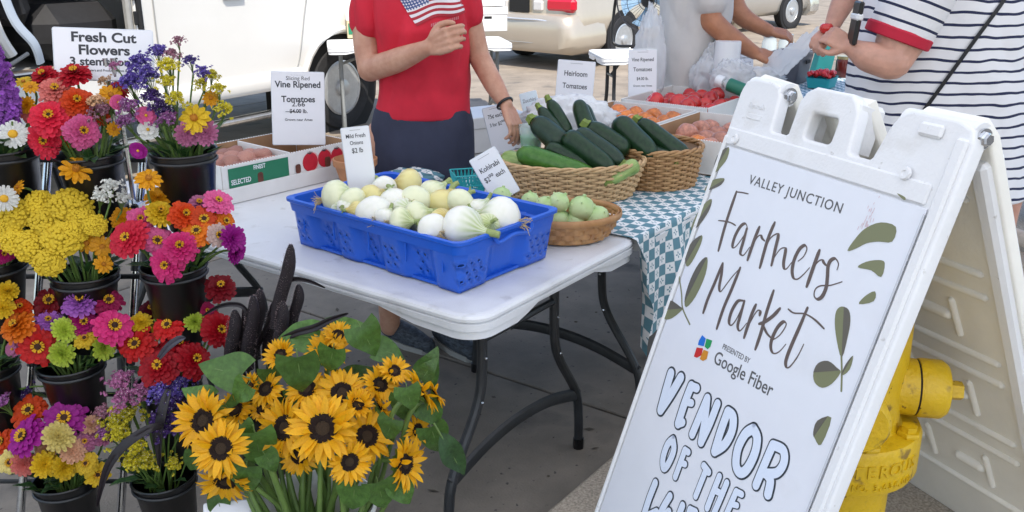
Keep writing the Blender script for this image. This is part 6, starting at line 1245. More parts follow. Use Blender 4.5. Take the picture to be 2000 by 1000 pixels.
# ================================================================= PEOPLE
from mathutils import noise
from mathutils.bvhtree import BVHTree
def remesh(name, mb, voxel, mats, parent, it=6, M=None, wrinkle=None, fac=.5):
    me = mb.mesh(name, mats, None); t = bpy.data.objects.new(name, me)
    md = t.modifiers.new('r', 'REMESH'); md.mode = 'VOXEL'; md.voxel_size = voxel
    sm = t.modifiers.new('s', 'SMOOTH'); sm.iterations = it; sm.factor = fac
    m2 = eval_mesh(t)
    bpy.data.objects.remove(t); m2.polygons.foreach_set('use_smooth', [True]*len(m2.polygons))
    m2.materials.clear(); [m2.materials.append(x) for x in (mats if isinstance(mats, (list, tuple)) else [mats])]
    if wrinkle:
        amp, fr = wrinkle
        cs = [v.co.copy() for v in m2.vertices]; ns = [v.normal.copy() for v in m2.vertices]; out = []; z0_ = min(c_.z for c_ in cs)
        for c_, nn_ in zip(cs, ns):
            n1 = noise.noise((c_.x*fr, c_.y*fr, c_.z*fr*.45)); n2 = noise.noise((c_.x*fr*2.1+5, c_.y*fr*2.1, c_.z*fr*1.2+c_.x*fr))
            out += list(c_+Vector((nn_.x, nn_.y, nn_.z*.2))*amp*(abs(n1)*1.6-.5+.5*n2)*(1-abs(nn_.z)**3)*(.15+.85*min(1, max(0, (c_.z-z0_-.01)/.09))))
        m2.vertices.foreach_set('co', out)
        m2.update()
    m2.name = name
    return link(name, m2, parent, M)
def limb(mb, pts, rads, seg=16, n=6):
    P = smoothpath(pts, n); rr_ = []
    for i in range(len(pts)-1):
        for k in range(n): t = k/n; t = t*t*(3-2*t); rr_.append(rads[i]*(1-t)+rads[i+1]*t)
    rr_.append(rads[-1]); mb.tube(P, rr_, seg); mb.ball(P[0], rads[0], 14); mb.ball(P[-1], rads[-1], 14)
def ell(c, hx, hy, z, n=28, e=1.0, yaw=0.0):
    out = []
    for k in range(n):
        t = 2*math.pi*k/n; x = hx*math.copysign(abs(math.cos(t))**e, math.cos(t)); y = hy*math.copysign(abs(math.sin(t))**e, math.sin(t)); out.append((c[0]+x*math.cos(yaw)-y*math.sin(yaw), c[1]+x*math.sin(yaw)+y*math.cos(yaw), z))
    return out
def hand(mb, wrist, d, nrm, side=1, s=1.0, curl=(.5, .55, .6, .65), thumb=.5, tdir=1):
    # d: along the hand, nrm: out of the back of the hand; fingers close towards -nrm
    d = Vector(d).normalized(); nrm = (Vector(nrm)-d*Vector(nrm).dot(d)).normalized(); a = d.cross(nrm)*side; w = Vector(wrist)
    for k in range(4):
        o = (k-1.5)*.0215*s; mb.tube([w+a*o*.5+d*.005, w+a*o*.85+d*.045*s, w+a*o+d*.088*s], [.015*s, .0145*s, .0125*s], 10); mb.ball(w+a*o+d*.088*s+nrm*.002, .0118*s, 10)
    L = (.078, .086, .080, .062)
    for k in range(4):
        o = (k-1.5)*.0215*s; p = w+a*o+d*.088*s; ang = curl[k]*.8; seg_ = [.44, .31, .25]; P = [p]; 
        for j in range(3):
            dd = d*math.cos(ang)-nrm*math.sin(ang); p = p+dd*L[k]*s*seg_[j]; P.append(p); ang += curl[k]*1.25
        mb.tube(smoothpath(P, 3), [.0092*s-.0018*s*i/9 for i in range(10)], 10); mb.ball(P[-1], .0078*s, 8)
    b = w+d*.022*s-a*.022*s; t1 = b+(d*.6-a*.75*1-nrm*.35)*.042*s; t2 = t1+(d*.95-a*.12-nrm*thumb)*.034*s; t3 = t2+(d*.8+a*.3-nrm*thumb)*.026*s
    mb.tube(smoothpath([b, t1, t2, t3], 3), [.0165*s, .0155*s, .0145*s, .0130*s, .0125*s, .0120*s, .0115*s, .0110*s, .0100*s, .0090*s], 10); mb.ball(t3, .0092*s, 8)
def head(t, T_, c, look, hair_m, long_hair, skin_m, s=1.0):
    look = Vector(look).normalized(); rt = look.cross(Vector((0, 0, 1))).normalized(); c = Vector(c); F_ = frame((0, 0, 0), rt, look); P_ = lambda x, y, z: tuple(c+rt*x*s+look*y*s+Vector((0, 0, z*s)))
    q = MB(); q.ball((0, 0, 0), (.076*s, .095*s, .115*s), 24, Matrix.Translation(c) @ F_); q.ball((0, .03*s, -.06*s), (.055*s, .062*s, .065*s), 18, Matrix.Translation(c) @ F_)
    q.tube([P_(0, .088, .02), P_(0, .108, -.02), P_(0, .098, -.032)], [.009*s, .015*s, .013*s], 10)
    for sx in (-1, 1): q.ball((0, 0, 0), (.012*s, .02*s, .032*s), 10, Matrix.Translation(P_(sx*.077, -.005, -.01)) @ F_)
    q.tube([P_(0, -.02, -.06), P_(0, -.03, -.2)], .054*s, 14)
    remesh('head', q, .006, skin_m, t, 4, T_)
    q = MB(); q.ball((0, 0, 0), (.086*s, .102*s, .118*s), 24, Matrix.Translation(P_(0, -.016, .022)) @ F_)
    if long_hair: q.ball((0, 0, 0), (.082*s, .075*s, .13*s), 18, Matrix.Translation(P_(0, -.05, -.05)) @ F_)
    o = remesh('hair', q, .008, hair_m, t, 3, T_, (.006, 40))
    for sx in (-1, 1):
        q = MB(); q.ball(P_(sx*.031, .079, .012), .0125*s, 10); q.build('eye', mat('eye_white', (.7, .7, .68), .2), t, 60, T_); q = MB(); q.ball(P_(sx*.031, .0885, .012), .0055*s, 8); q.build('iris', mat('iris', (.05, .04, .03), .2), t, 60, T_)
    q = MB(); q.tube(smoothpath([P_(-.026, .082, -.062), P_(0, .094, -.064), P_(.026, .082, -.062)], 4), [.003, .005, .0055, .006, .006, .006, .0055, .005, .003], 8); q.build('mouth', mat('lips', (.35, .12, .10), .5), t, 60, T_)
hair_grey = mat('hair_grey', (.30, .28, .26), .6, var=.3, vscale=40, stretch=(1, 1, .2)); hair_brown = mat('hair_brown', (.09, .05, .03), .6, var=.3, vscale=40)
def shoe(t, T_, p, d, m, sole):
    p = Vector(p); d = Vector(d).normalized(); q = MB(); limb(q, [p+Vector((0, 0, .055))-d*.03, p+d*.08+Vector((0, 0, .045)), p+d*.19+Vector((0, 0, .032))], [.046, .045, .034], 14); remesh('shoe', q, .008, m, t, 4, T_, (.004, 60))
    q = MB(); a = Vector((-d.y, d.x, 0)); pts = [p-d*.075, p-d*.06+a*.036, p+a*.04, p+d*.1+a*.046, p+d*.19+a*.032, p+d*.222, p+d*.19-a*.032, p+d*.1-a*.046, p-a*.04, p-d*.06-a*.036]; n = len(pts); q.add([tuple(x) for x in pts]+[tuple(x+Vector((0, 0, .022))) for x in pts], [tuple(range(n))[::-1], tuple(range(n, 2*n))]+[(i, (i+1) % n, n+(i+1) % n, n+i) for i in range(n)]); q.build('sole', sole, t, 30, T_)
def ring_px(py, l, r, y, th, e=.9, n=30):
    a = GY(l, py, y); b = GY(r, py, y); return ell(((a.x+b.x)/2, y), (b.x-a.x)/2, th, a.z, n, e)
def cloth(name, col, rough=.8, v=.1, b=.35, bs=30): return mat(name, col, rough, var=v, vscale=6, bump=b, bscale=bs)

# ---- woman in the red shirt
WY = 3.47; WB = Vector((GZ(800, 690, 0).x+.03, WY, 0))
wm = thing('person', 'person in a red flag t-shirt and navy shorts behind the front table', 'person', WB); T_ = Matrix.Translation(-WB)
def woman_arms(q, k=1.0, part=None):
    if part in (None, 'r'):
        limb(q, [GY(726, -45, WY), GY(716, 60, WY-.01), GY(722, 135, WY-.06)], [.058*k, .052*k, .045*k]); limb(q, [GY(722, 135, WY-.06), GY(770, 120, WY-.16), GY(838, 92, WY-.26)], [.046*k, .044*k, .0275*k])
    if part in (None, 'l'): limb(q, [GY(902, -45, WY), GY(918, 40, WY+.03), GY(936, 112, WY+.02)], [.054*k, .045*k, .040*k]); limb(q, [GY(936, 112, WY+.02), GY(962, 160, WY-.05), GY(988, 204, WY-.12)], [.041*k, .038*k, .026*k])
q = MB(); woman_arms(q)
q.rings([ring_px(-70, 790, 830, WY, .06), ring_px(-45, 725, 900, WY, .085), ring_px(0, 750, 895, WY, .10), ring_px(100, 752, 905, WY, .11), ring_px(190, 748, 908, WY, .11), ring_px(300, 738, 918, WY, .12), ring_px(380, 740, 916, WY, .12)])
for sx, fx in ((-1, -.50), (1, -.28)): limb(q, [(-.385+sx*.09, WY, .86), (fx+.01, WY, .48), (fx, WY+.01, .08)], [.085, .06, .042])
hand(q, GY(838, 92, WY-.26), GY(892, 70, WY-.33)-GY(838, 92, WY-.26), (-.25, -1, .15), 1, 1.0, (.55, .62, .70, .80), .4)
hand(q, GY(988, 204, WY-.12), GY(1008, 250, WY-.16)-GY(988, 204, WY-.12), (.75, -.5, .45), 1, .95, (.35, .4, .45, .5), .4)
body = remesh('body', q, .0048, skin, wm, 3, T_)
def red_shirt_rings(): return [ring_px(-72, 772, 848, WY, .075), ring_px(-58, 735, 895, WY-.0, .10), ring_px(-30, 722, 905, WY-.01, .118), ring_px(10, 733, 908, WY-.02, .135), ring_px(55, 738, 916, WY-.03, .150), ring_px(95, 741, 917, WY-.02, .146), ring_px(135, 742, 914, WY-.01, .138), ring_px(175, 738, 917, WY, .138), ring_px(205, 734, 920, WY, .14), ring_px(226, 732, 921, WY, .138)]
q = MB(); q.rings(red_shirt_rings()); limb(q, [GY(738, -40, WY), GY(722, 10, WY-.005), GY(719, 44, WY-.01)], [.072, .071, .070]); limb(q, [GY(893, -40, WY), GY(908, 0, WY+.01), GY(915, 22, WY+.015)], [.072, .066, .064])
q.ball(GY(795, 30, WY-.10), (.075, .055, .09), 14); q.ball(GY(868, 32, WY-.10), (.075, .055, .09), 14); q.ball(GY(830, 30, WY-.10), (.09, .045, .09), 14)
red_cloth = cloth('red_jersey', (.54, .013, .034), .85, .14, .7, 14)
shirt = remesh('t_shirt', q, .0075, red_cloth, wm, 6, T_, (.019, 7))
for nm, c0, d_, r_ in (('sleeve_hem', GY(719, 52, WY-.01), (GY(719, 52, WY-.01)-GY(722, 0, WY)), .0785),):
    pass
# flag print on the chest
bv = BVHTree.FromPolygons([v.co.copy() for v in shirt.data.vertices], [tuple(p.vertices) for p in shirt.data.polygons])
def on_cloth(bvh, px, py, off, base):
    o = Vector((0, 0, CAM_H)); r_ = ray(px, py).normalized(); h = bvh.ray_cast(o, r_)
    return (h[0]+h[1]*off-base) if h[0] else o+r_*3.4-base
nx, ny = 39, 26; TL, TR, BR_, BL_ = Vector((768, -22)), Vector((888, -38)), Vector((908, 22)), Vector((814, 48)); q = MB(); vs = []
for j in range(ny+1):
    for i in range(nx+1):
        a, b = i/nx, j/ny; p = (TL*(1-a)+TR*a)*(1-b)+(BL_*(1-a)+BR_*a)*b; p.y += 4*math.sin(a*7+b*2); vs.append(tuple(on_cloth(bv, p.x, p.y, .0035, WB)))
mi = []; fs = []
for j in range(ny):
    for i in range(nx):
        k = j*(nx+1)+i; a, b = i/nx, j/ny
        if a < .42 and b < .54: m_i = 2 if not ((i+j) % 2 == 0 and i % 2 == 0) else 1
        else: m_i = 0 if (j//2) % 2 == 0 else 1
        if (a > .97 and j % 3 == 0) or (a > .99 and j % 2): continue
        fs.append((k, k+nx+1, k+nx+2, k+1)); mi.append(m_i)
q.v = vs; q.f = fs; q.m = mi
q.build('flag_print', [mat('print_red', (.36, .02, .035), .8), mat('print_white', (.70, .66, .68), .8), mat('print_blue', (.055, .085, .22), .8)], wm, 180)
q = MB()
for k in range(16):
    px = 842+k*3.4; py = 47-k*1.0; a = on_cloth(bv, px, py, .003, WB); b = on_cloth(bv, px+2.2, py-1, .003, WB); c_ = on_cloth(bv, px+2.2, py+5, .003, WB); d_ = on_cloth(bv, px, py+6, .003, WB); q.add([a, d_, c_, b], [(0, 1, 2, 3)])
tag(q.build('print_lettering', mat('print_pink', (.55, .16, .18), .8), wm, None), kind='stuff')
q = MB(); q.rings([ring_px(205, 736, 917, WY, .132), ring_px(240, 728, 925, WY, .142), ring_px(300, 725, 928, WY, .15), ring_px(370, 722, 931, WY, .155), ring_px(430, 720, 934, WY, .155)])
for sx in (-1, 1): limb(q, [(-.36+sx*.085, WY, .72), (-.385+sx*.095, WY, .44)], [.10, .088])
remesh('shorts', q, .009, cloth('navy_cotton', (.028, .032, .06), .85, .2, .3, 40), wm, 5, T_, (.009, 8))
q = MB(); w0 = GY(982, 196, WY-.11); w1 = GY(990, 208, WY-.125); d_ = (w1-w0).normalized(); a_ = d_.orthogonal().normalized(); b_ = d_.cross(a_); q.tube([((w0+w1)/2)+(a_*math.cos(2*math.pi*k/20)+b_*math.sin(2*math.pi*k/20))*.031 for k in range(20)], .0055, 6, closed=True, flat=(1, .7)); q.build('wristband', black_plastic, wm, 60, T_)
head(wm, T_, (-.355, WY-.05, 1.60), (.35, -1, -.12), hair_grey, False, skin)
shoe_m = mat('shoe_knit', (.05, .06, .075), .7, var=.8, vscale=45, bump=.6, bscale=60, stretch=(1, 1, 3)); sole_m = mat('shoe_sole', (.32, .31, .29), .7)
sp_ = GZ(772, 668, 0); shoe(wm, T_, (sp_.x, sp_.y+.02, 0), (.75, -.65, 0), shoe_m, sole_m); shoe(wm, T_, (-.27, WY+.0, 0), (.6, -.8, 0), shoe_m, sole_m)

# ---- man in the pale shirt, reaching with a bag
MY = 4.85; MBs = Vector((.95, MY, 0)); tan_skin = mat('skin_tanned', (.42, .18, .095), .5, var=.18, vscale=14, bump=.2, bscale=110, sss=.1)
mn = thing('person', 'person in a pale grey t-shirt reaching across the tomato table', 'person', MBs); T_ = Matrix.Translation(-MBs); q = MB()
limb(q, [GY(1372, -85, MY-.12), GY(1380, -15, MY-.16), GY(1388, 40, MY-.18)], [.066, .062, .056]); limb(q, [GY(1388, 40, MY-.18), GY(1425, 72, MY-.2), GY(1474, 103, MY-.2)], [.056, .052, .034])
limb(q, [GY(1420, -80, MY+.15), GY(1440, 20, MY+.12), GY(1500, 60, MY+.02)], [.06, .052, .035])
q.rings([ell((.95, MY), .05, .05, 1.62), ell((.95, MY), .10, .16, 1.50), ell((.95, MY), .11, .17, 1.25), ell((.93, MY), .11, .15, .95), ell((.93, MY), .11, .15, .85)])
for sy in (-1, 1): limb(q, [(.93, MY+sy*.09, .85), (.95, MY+sy*.10, .45), (.93, MY+sy*.11, .08)], [.085, .062, .045])
hand(q, GY(1474, 103, MY-.2), GY(1512, 116, MY-.22)-GY(1474, 103, MY-.2), (-.1, -.5, .85), 1, 1.1, (.6, .65, .7, .75), .5); hand(q, GY(1500, 60, MY+.02), (1, -.1, -.2), (0, -.4, .9), 1, 1.05)
remesh('body', q, .0065, tan_skin, mn, 3, T_)
q = MB(); q.rings([ring_px(-150, 1330, 1390, MY, .09), ring_px(-125, 1310, 1415, MY, .19), ring_px(-80, 1296, 1432, MY, .215), ring_px(-20, 1290, 1436, MY, .20), ring_px(40, 1286, 1428, MY, .19), ring_px(100, 1283, 1402, MY, .185), ring_px(150, 1282, 1380, MY, .18), ring_px(192, 1283, 1366, MY, .175)])
limb(q, [GY(1365, -90, MY-.10), GY(1378, -35, MY-.15), GY(1386, -2, MY-.165)], [.10, .098, .092])
pale = cloth('pale_jersey', (.60, .58, .56), .85, .06, .35, 30); remesh('t_shirt', q, .010, pale, mn, 6, T_, (.016, 6))
q = MB(); q.rings([ell((.93, MY), .125, .17, .98), ell((.93, MY), .13, .175, .85), ell((.93, MY), .13, .17, .74)])
for sy in (-1, 1): limb(q, [(.93, MY+sy*.09, .78), (.95, MY+sy*.10, .45), (.93, MY+sy*.11, .07)], [.098, .085, .075])
remesh('jeans', q, .011, cloth('denim', (.035, .055, .11), .85, .2), mn, 4, T_, (.008, 9))
head(mn, T_, (1.0, MY-.02, 1.74), (1, -.3, -.35), hair_grey, False, tan_skin, 1.05)
for sy in (-1, 1): shoe(mn, T_, (.93, MY+sy*.11, 0), (1, -.1, 0), shoe_m, sole_m)
for k, (c_, px) in enumerate((((.05, .06, .16), 1428), ((.35, .05, .06), 1437))):
    pass

# ---- person in the striped dress
def stripe_mat(name, axis='Z', sp_=.047, wdt=.23, wob=.016):
    m = bpy.data.materials.new(name); m.use_nodes = True; N = m.node_tree.nodes; Lk = m.node_tree.links; b = N['Principled BSDF']; b.inputs['Roughness'].default_value = .85
    tc = N.new('ShaderNodeTexCoord'); s3 = N.new('ShaderNodeSeparateXYZ'); Lk.new(tc.outputs['Object'], s3.inputs[0]); nz = N.new('ShaderNodeTexNoise'); nz.inputs['Scale'].default_value = 4.5; nz.inputs['Detail'].default_value = 2; Lk.new(tc.outputs['Object'], nz.inputs['Vector'])
    a = N.new('ShaderNodeMath'); a.operation = 'MULTIPLY_ADD'; Lk.new(nz.outputs['Fac'], a.inputs[0]); a.inputs[1].default_value = wob*3; Lk.new(s3.outputs[axis], a.inputs[2])
    d = N.new('ShaderNodeMath'); d.operation = 'DIVIDE'; Lk.new(a.outputs[0], d.inputs[0]); d.inputs[1].default_value = sp_
    f = N.new('ShaderNodeMath'); f.operation = 'FRACT'; Lk.new(d.outputs[0], f.inputs[0]); l = N.new('ShaderNodeMath'); l.operation = 'LESS_THAN'; Lk.new(f.outputs[0], l.inputs[0]); l.inputs[1].default_value = wdt
    mx = N.new('ShaderNodeMix'); mx.data_type = 'RGBA'; mx.inputs[6].default_value = (.76, .75, .77, 1); mx.inputs[7].default_value = (.016, .022, .065, 1); Lk.new(l.outputs[0], mx.inputs[0]); Lk.new(mx.outputs[2], b.inputs['Base Color'])
    n2 = N.new('ShaderNodeTexNoise'); n2.inputs['Scale'].default_value = 14; bp = N.new('ShaderNodeBump'); bp.inputs['Strength'].default_value = .3; bp.inputs['Distance'].default_value = .012; Lk.new(n2.outputs['Fac'], bp.inputs['Height']); Lk.new(bp.outputs[0], b.inputs['Normal']); return m
DY = 4.10; DB = Vector((2.02, DY, .13)); fair = mat('skin_fair', (.56, .30, .22), .5, var=.18, vscale=10, bump=.18, bscale=90, sss=.12)
dw = thing('person', 'person in a navy striped white dress with red cuffs and black crossbody strap', 'person', DB); T_ = Matrix.Translation(-DB); q = MB()
AY = DY-.30
limb(q, [GY(1815, -50, AY+.05), GY(1772, 50, AY+.03), GY(1742, 116, AY+.0)], [.105, .104, .082]); limb(q, [GY(1740, 120, AY-.02), GY(1700, 112, AY-.01), GY(1662, 92, AY+.02)], [.074, .062, .036])
limb(q, [GY(1700, -60, DY+.22), GY(1655, -10, DY+.2), GY(1622, 58, DY+.12)], [.06, .055, .034])
q.rings([ell((2.0, DY), .06, .06, 1.60), ell((2.0, DY), .15, .2, 1.46), ell((2.0, DY), .26, .22, 1.15), ell((2.03, DY), .28, .22, .85), ell((2.05, DY), .25, .2, .65)])
lg_ = GZ(1975, 478, .13); 
for lx, ly in ((lg_.x-.04, lg_.y-.02), (lg_.x-.30, lg_.y+.06)): limb(q, [(lx-.05, DY, .75), (lx-.02, ly, .48), (lx, ly+.02, .22)], [.10, .075, .042])
hand(q, GY(1662, 92, AY+.02), GY(1628, 72, AY+.05)-GY(1662, 92, AY+.02), (.1, -.9, .3), 1, 1.02, (.95, 1.0, 1.05, 1.1), .5); hand(q, GY(1622, 58, DY+.12), GY(1592, 90, DY+.05)-GY(1622, 58, DY+.12), (-.5, -.7, .5), 1, 1.0, (.7, .8, .85, .9), .5)
remesh('body', q, .0055, fair, dw, 3, T_)
q = MB(); q.rings([ring_px(-120, 1790, 1880, DY, .10), ring_px(-95, 1735, 1940, DY, .20), ring_px(-50, 1708, 1975, DY, .255), ring_px(10, 1690, 1990, DY, .27), ring_px(70, 1674, 1994, DY, .275), ring_px(130, 1664, 1996, DY, .275), ring_px(190, 1656, 1997, DY, .275), ring_px(250, 1656, 1995, DY, .275), ring_px(310, 1668, 1992, DY, .27), ring_px(350, 1680, 1991, DY, .27), ring_px(376, 1690, 1992, DY, .272)])
dress = remesh('dress', q, .011, stripe_mat('navy_stripes'), dw, 5, T_, (.013, 5))
s0, s1 = GY(1822, -70, AY+.03), GY(1754, 70, AY+.04); ax = (s1-s0); q = MB(); Ls = ax.length
q.tube([(0, 0, Ls*f) for f in (-.15, 0, .25, .5, .75, 1.0)], [.12, .146, .144, .138, .132, .128], 30, cap=True); SM = Matrix.Translation(s0-DB) @ ax.to_track_quat('Z', 'Y').to_matrix().to_4x4()
slv = remesh('sleeve', q, .010, stripe_mat('navy_stripes_sleeve', 'Z', .048, .22, .004), dw, 3, SM, (.008, 6))
q = MB(); q.tube([(0, 0, Ls-.028), (0, 0, Ls-.02), (0, 0, Ls+.016), (0, 0, Ls+.02)], [.128, .136, .134, .126], 36, cap=False); q.build('cuff', cloth('cuff_red', (.50, .012, .04), .8), dw, 40, SM)
bvd = BVHTree.FromPolygons([v.co.copy() for v in dress.data.vertices], [tuple(p.vertices) for p in dress.data.polygons])
q = MB(); P = [on_cloth(bvd, px, py, .006, DB) for px, py in [(1965-160*f, -8+222*f) for f in [i/24 for i in range(25)]]]; q.tube(P, .0105, 8, flat=(1, .45)); q.build('strap', mat('strap_black', (.008, .008, .01), .6, bump=.5, bscale=160), dw, 60)
head(dw, T_, (1.95, DY-.03, 1.68), (-1, -.15, -.3), hair_brown, True, fair)
shoe(dw, T_, (lg_.x-.02, lg_.y, .13), (.5, -.85, 0), mat('canvas_shoe', (.55, .50, .44), .8, var=.15, vscale=30), sole_m); shoe(dw, T_, (lg_.x-.30, lg_.y+.06, .13), (-.6, -.8, 0), MATS['canvas_shoe'], sole_m)
ph = thing('phone', 'black phone with white grip held by the person in stripes', 'phone', GY(1668, 60, AY+.0)); q = MB(); q.box((0, 0, .03), (.020, .075, .17), M=Matrix.Rotation(R(5), 4, 'Y'), bev=.006); q.build('case', black_plastic, ph)
q = MB(); q.box((0, -.0, .055), (.030, .083, .030), M=Matrix.Rotation(R(5), 4, 'Y'), bev=.008); q.build('grip', white_plastic, ph)
o = link('tomato', tom_r); o.matrix_basis = Matrix.Translation(GY(1614, 56, DY+.09)) @ Matrix.Scale(.03, 4); tag(o, 'red tomato held in the hand above the plastic bag', 'tomato')

# ---- passer-by at the right edge
PBs = Vector((2.93, 4.75, .13)); pp = thing('person', 'person in pink top and light blue trousers cut by the right edge', 'person', PBs); q = MB()
for sy in (-1, 1): limb(q, [(sy*.2, 0, 1.36), (sy*.25, .02, 1.08), (sy*.24, -.05, .82)], [.05, .042, .03]); hand(q, (sy*.24, -.05, .82), (0, -.1, -1), (sy, 0, 0), sy, .95, (.4, .4, .45, .5)); limb(q, [(sy*.09, 0, .9), (sy*.09, 0, .48), (sy*.09, .02, .08)], [.08, .06, .042])
q.rings([ell((0, 0), .05, .05, 1.5), ell((0, 0), .17, .09, 1.38), ell((0, 0), .15, .1, 1.1), ell((0, 0), .16, .11, .9)]); remesh('body', q, .009, fair, pp, 3)
q = MB(); q.rings([ell((0, 0), .07, .07, 1.45), ell((0, 0), .19, .115, 1.36), ell((0, 0), .19, .13, 1.15), ell((0, 0), .18, .13, .98), ell((0, 0), .20, .14, .80)]); [limb(q, [(s_*.19, 0, 1.36), (s_*.235, .01, 1.16)], [.068, .062]) for s_ in (-1, 1)]; remesh('top', q, .011, cloth('pink_jersey', (.66, .30, .38)), pp, 5, None, (.010, 7))
q = MB(); q.rings([ell((0, 0), .17, .12, .92), ell((0, 0), .185, .135, .78)]); [limb(q, [(s_*.095, 0, .80), (s_*.09, 0, .48), (s_*.09, .02, .10)], [.098, .085, .07]) for s_ in (-1, 1)]; remesh('trousers', q, .011, cloth('light_denim', (.42, .50, .62)), pp, 4, None, (.008, 8))
head(pp, Matrix.Identity(4), (0, 0, 1.6), (-.6, -1, 0), hair_brown, True, fair); [shoe(pp, Matrix.Identity(4), (s_*.09, .02, 0), (0, -1, 0), MATS['canvas_shoe'], sole_m) for s_ in (-1, 1)]

# ================================================================= THINGS AT THE BACK
def banker_box(label, loc, rz, sz=(.34, .28, .2), group='white lidded boxes', m=None, lid=True):
    t = thing('lidded_box', label, 'box', loc, rz, group); m = m or white_card; q = MB(); q.box((0, 0, sz[2]/2), sz, bev=.004); q.build('box_body', m, t)
    if lid: q = MB(); q.box((0, 0, sz[2]-.02), (sz[0]+.012, sz[1]+.012, .065), bev=.004); q.build('lid', white_card, t)
    q = MB(); q.box((0, -sz[1]/2-.001, sz[2]*.62), (.07, .004, .022), bev=.0015); q.build('hand_hole', dark_hole, t); return t
tz = .782
c_ = GZ(945, 62, tz); banker_box('white lidded box on the back table, lower of the stack', (c_.x, c_.y+.16, tz), yaw3+.06, (.36, .3, .20)); banker_box('white lidded box on the back table, upper of the stack', (c_.x-.02, c_.y+.16, tz+.22), yaw3+.02, (.36, .3, .20))
c_ = GZ(700, 76, tz); bx = banker_box('cream box with green label on the left end of the back table', (c_.x, c_.y+.16, tz), yaw3, (.24, .24, .2), m=mat('cream_card', (.56, .48, .30), .7)); q = MB(); q.box((-.07, -.1225, .08), (.08, .004, .09)); q.build('green_label', green_print, bx, None)
for k, (px, py, lb) in enumerate(((920, 300, 'white lidded box on the ground beside the person in red, bottom'), (925, 300, 'white lidded box on the ground beside the person in red, middle'), (922, 300, 'white lidded box on the ground beside the person in red, top'))):
    c_ = GY(930, 330, 5.3); banker_box(lb, (c_.x+.02*k, 5.3, .015+.21*k), R(18+6*k), (.4, .32, .19))
fn = thing('desk_fan', 'black round fan on the small back table', 'fan', GZ(1250, 96, .762)+Vector((0, .12, 0)), R(-8)); fc = Vector((.06, 0, .36)); wire = mat('fan_wire', (.05, .05, .055), .4, metal=.5)
for r_, y in ((.24, 0), (.24, .05), (.16, -.035), (.07, -.045)):
    q = MB(); q.tube([fc+Vector((r_*math.cos(2*math.pi*k/40), y, r_*math.sin(2*math.pi*k/40))) for k in range(40)], .005 if r_ > .2 else .0025, 6, closed=True); q.build('cage_ring', wire, fn)
for k in range(36):
    a = 2*math.pi*k/36; q = MB(); q.tube([fc+Vector((.04*math.cos(a), -.045, .04*math.sin(a))), fc+Vector((.16*math.cos(a), -.035, .16*math.sin(a))), fc+Vector((.24*math.cos(a), 0, .24*math.sin(a)))], .0014, 4); q.build('cage_wire', wire, fn)
for k in range(4):
    a = 2*math.pi*k/4; q = MB(); q.grid(lambda u_, v_: fc+Vector((0, .02, 0))+Matrix.Rotation(a+(v_-.5)*(.5+.7*u_), 3, 'Y') @ Vector((.03+.18*u_, (v_-.5)*.05, 0)), 6, 5); q.build('blade', mat('fan_blade', (.25, .40, .55), .4), fn, 60)
q = MB(); q.lathe([(.05, -.03), (.055, .0), (.055, .09), (.03, .11), (.001, .11)], 16, Matrix.Translation(fc) @ Matrix.Rotation(R(-90), 4, 'X')); q.build('motor', black_plastic, fn)
q = MB(); q.tube(smoothpath([fc+Vector((-.245, .02, .05)), (-.20, .03, .28), (-.21, .02, .08), (-.17, .0, .015), (-.05, -.03, .012), (.2, -.03, .012), (.3, 0, .1), fc+Vector((.245, .02, 0))], 6), .012, 8); q.build('stand', black_plastic, fn)
clear2 = mat('clear_plastic', (.90, .91, .93), .18, translucent=.15, alpha=.5, bump=1.0, bscale=30)
p = GY(1270, 100, 4.62); crumple('plastic_bag', 'clear plastic bag hanging beside the pale shirt', 'bag', clear2, p-Vector((0, 0, .20)), (.075, .05, .26), 21, .35)
# bag roll, loose bags, bottle
rp = GY(1418, 148, 4.58); rp.z = .748
rl = thing('bag_roll', 'upright white roll of plastic produce bags on the far table', 'bag roll', rp); q = MB(); q.lathe([(.02, 0), (.062, 0), (.063, .005), (.062, .23), (.060, .234), (.022, .234), (.02, .22), (.02, .05)], 32); q.build('roll', mat('roll_white', (.72, .73, .75), .35, var=.03, vscale=20, bump=.1, bscale=60, stretch=(1, 1, .1)), rl)
rt = GY(1418, 80, 4.58); rl.scale = (1, 1, max(1, (rt.z-.748)/.234))
for (px, py, y, sz, lb, sd) in ((1384, 152, 4.62, (.085, .06, .11), 'crumpled clear bag left of the bag roll', 31), (1432, 150, 4.48, (.10, .06, .08), 'crumpled clear bag in front of the bag roll', 32), (1393, 118, 4.66, (.05, .05, .09), 'wisp of clear bag rising beside the roll', 33), (1476, 150, 4.55, (.13, .06, .05), 'clear bag stretched towards the reaching hand', 34)):
    p = GY(px, py, y); crumple('plastic_bag', lb, 'bag', clear2, p-Vector((0, 0, sz[2]*.6)), sz, sd, .45, group='clear plastic bags')
a, b = GY(1490, 135, 4.62), GY(1592, 75, 4.35); d = b-a; q = MB()
def bagf(u_, v_):
    t_ = u_*2*math.pi; wd = .035+.035*math.sin(v_*2.6+.3)+.010*math.sin(t_*5+v_*9)+.010*math.sin(t_*3+v_*23)+.006*math.sin(t_*9-v_*31); c_ = a.lerp(b, v_)+Vector((0, 0, -.02*math.sin(v_*3.1))); return c_+Vector((0, .5, .2))*wd*math.cos(t_)*.5+Vector((.25, 0, 1))*wd*math.sin(t_)
q.grid(bagf, 60, 44, closed_u=True); o = q.build('plastic_bag', clear2, None, 180); tag(o, 'long clear bag held between the two reaching hands', 'bag', 'clear plastic bags')
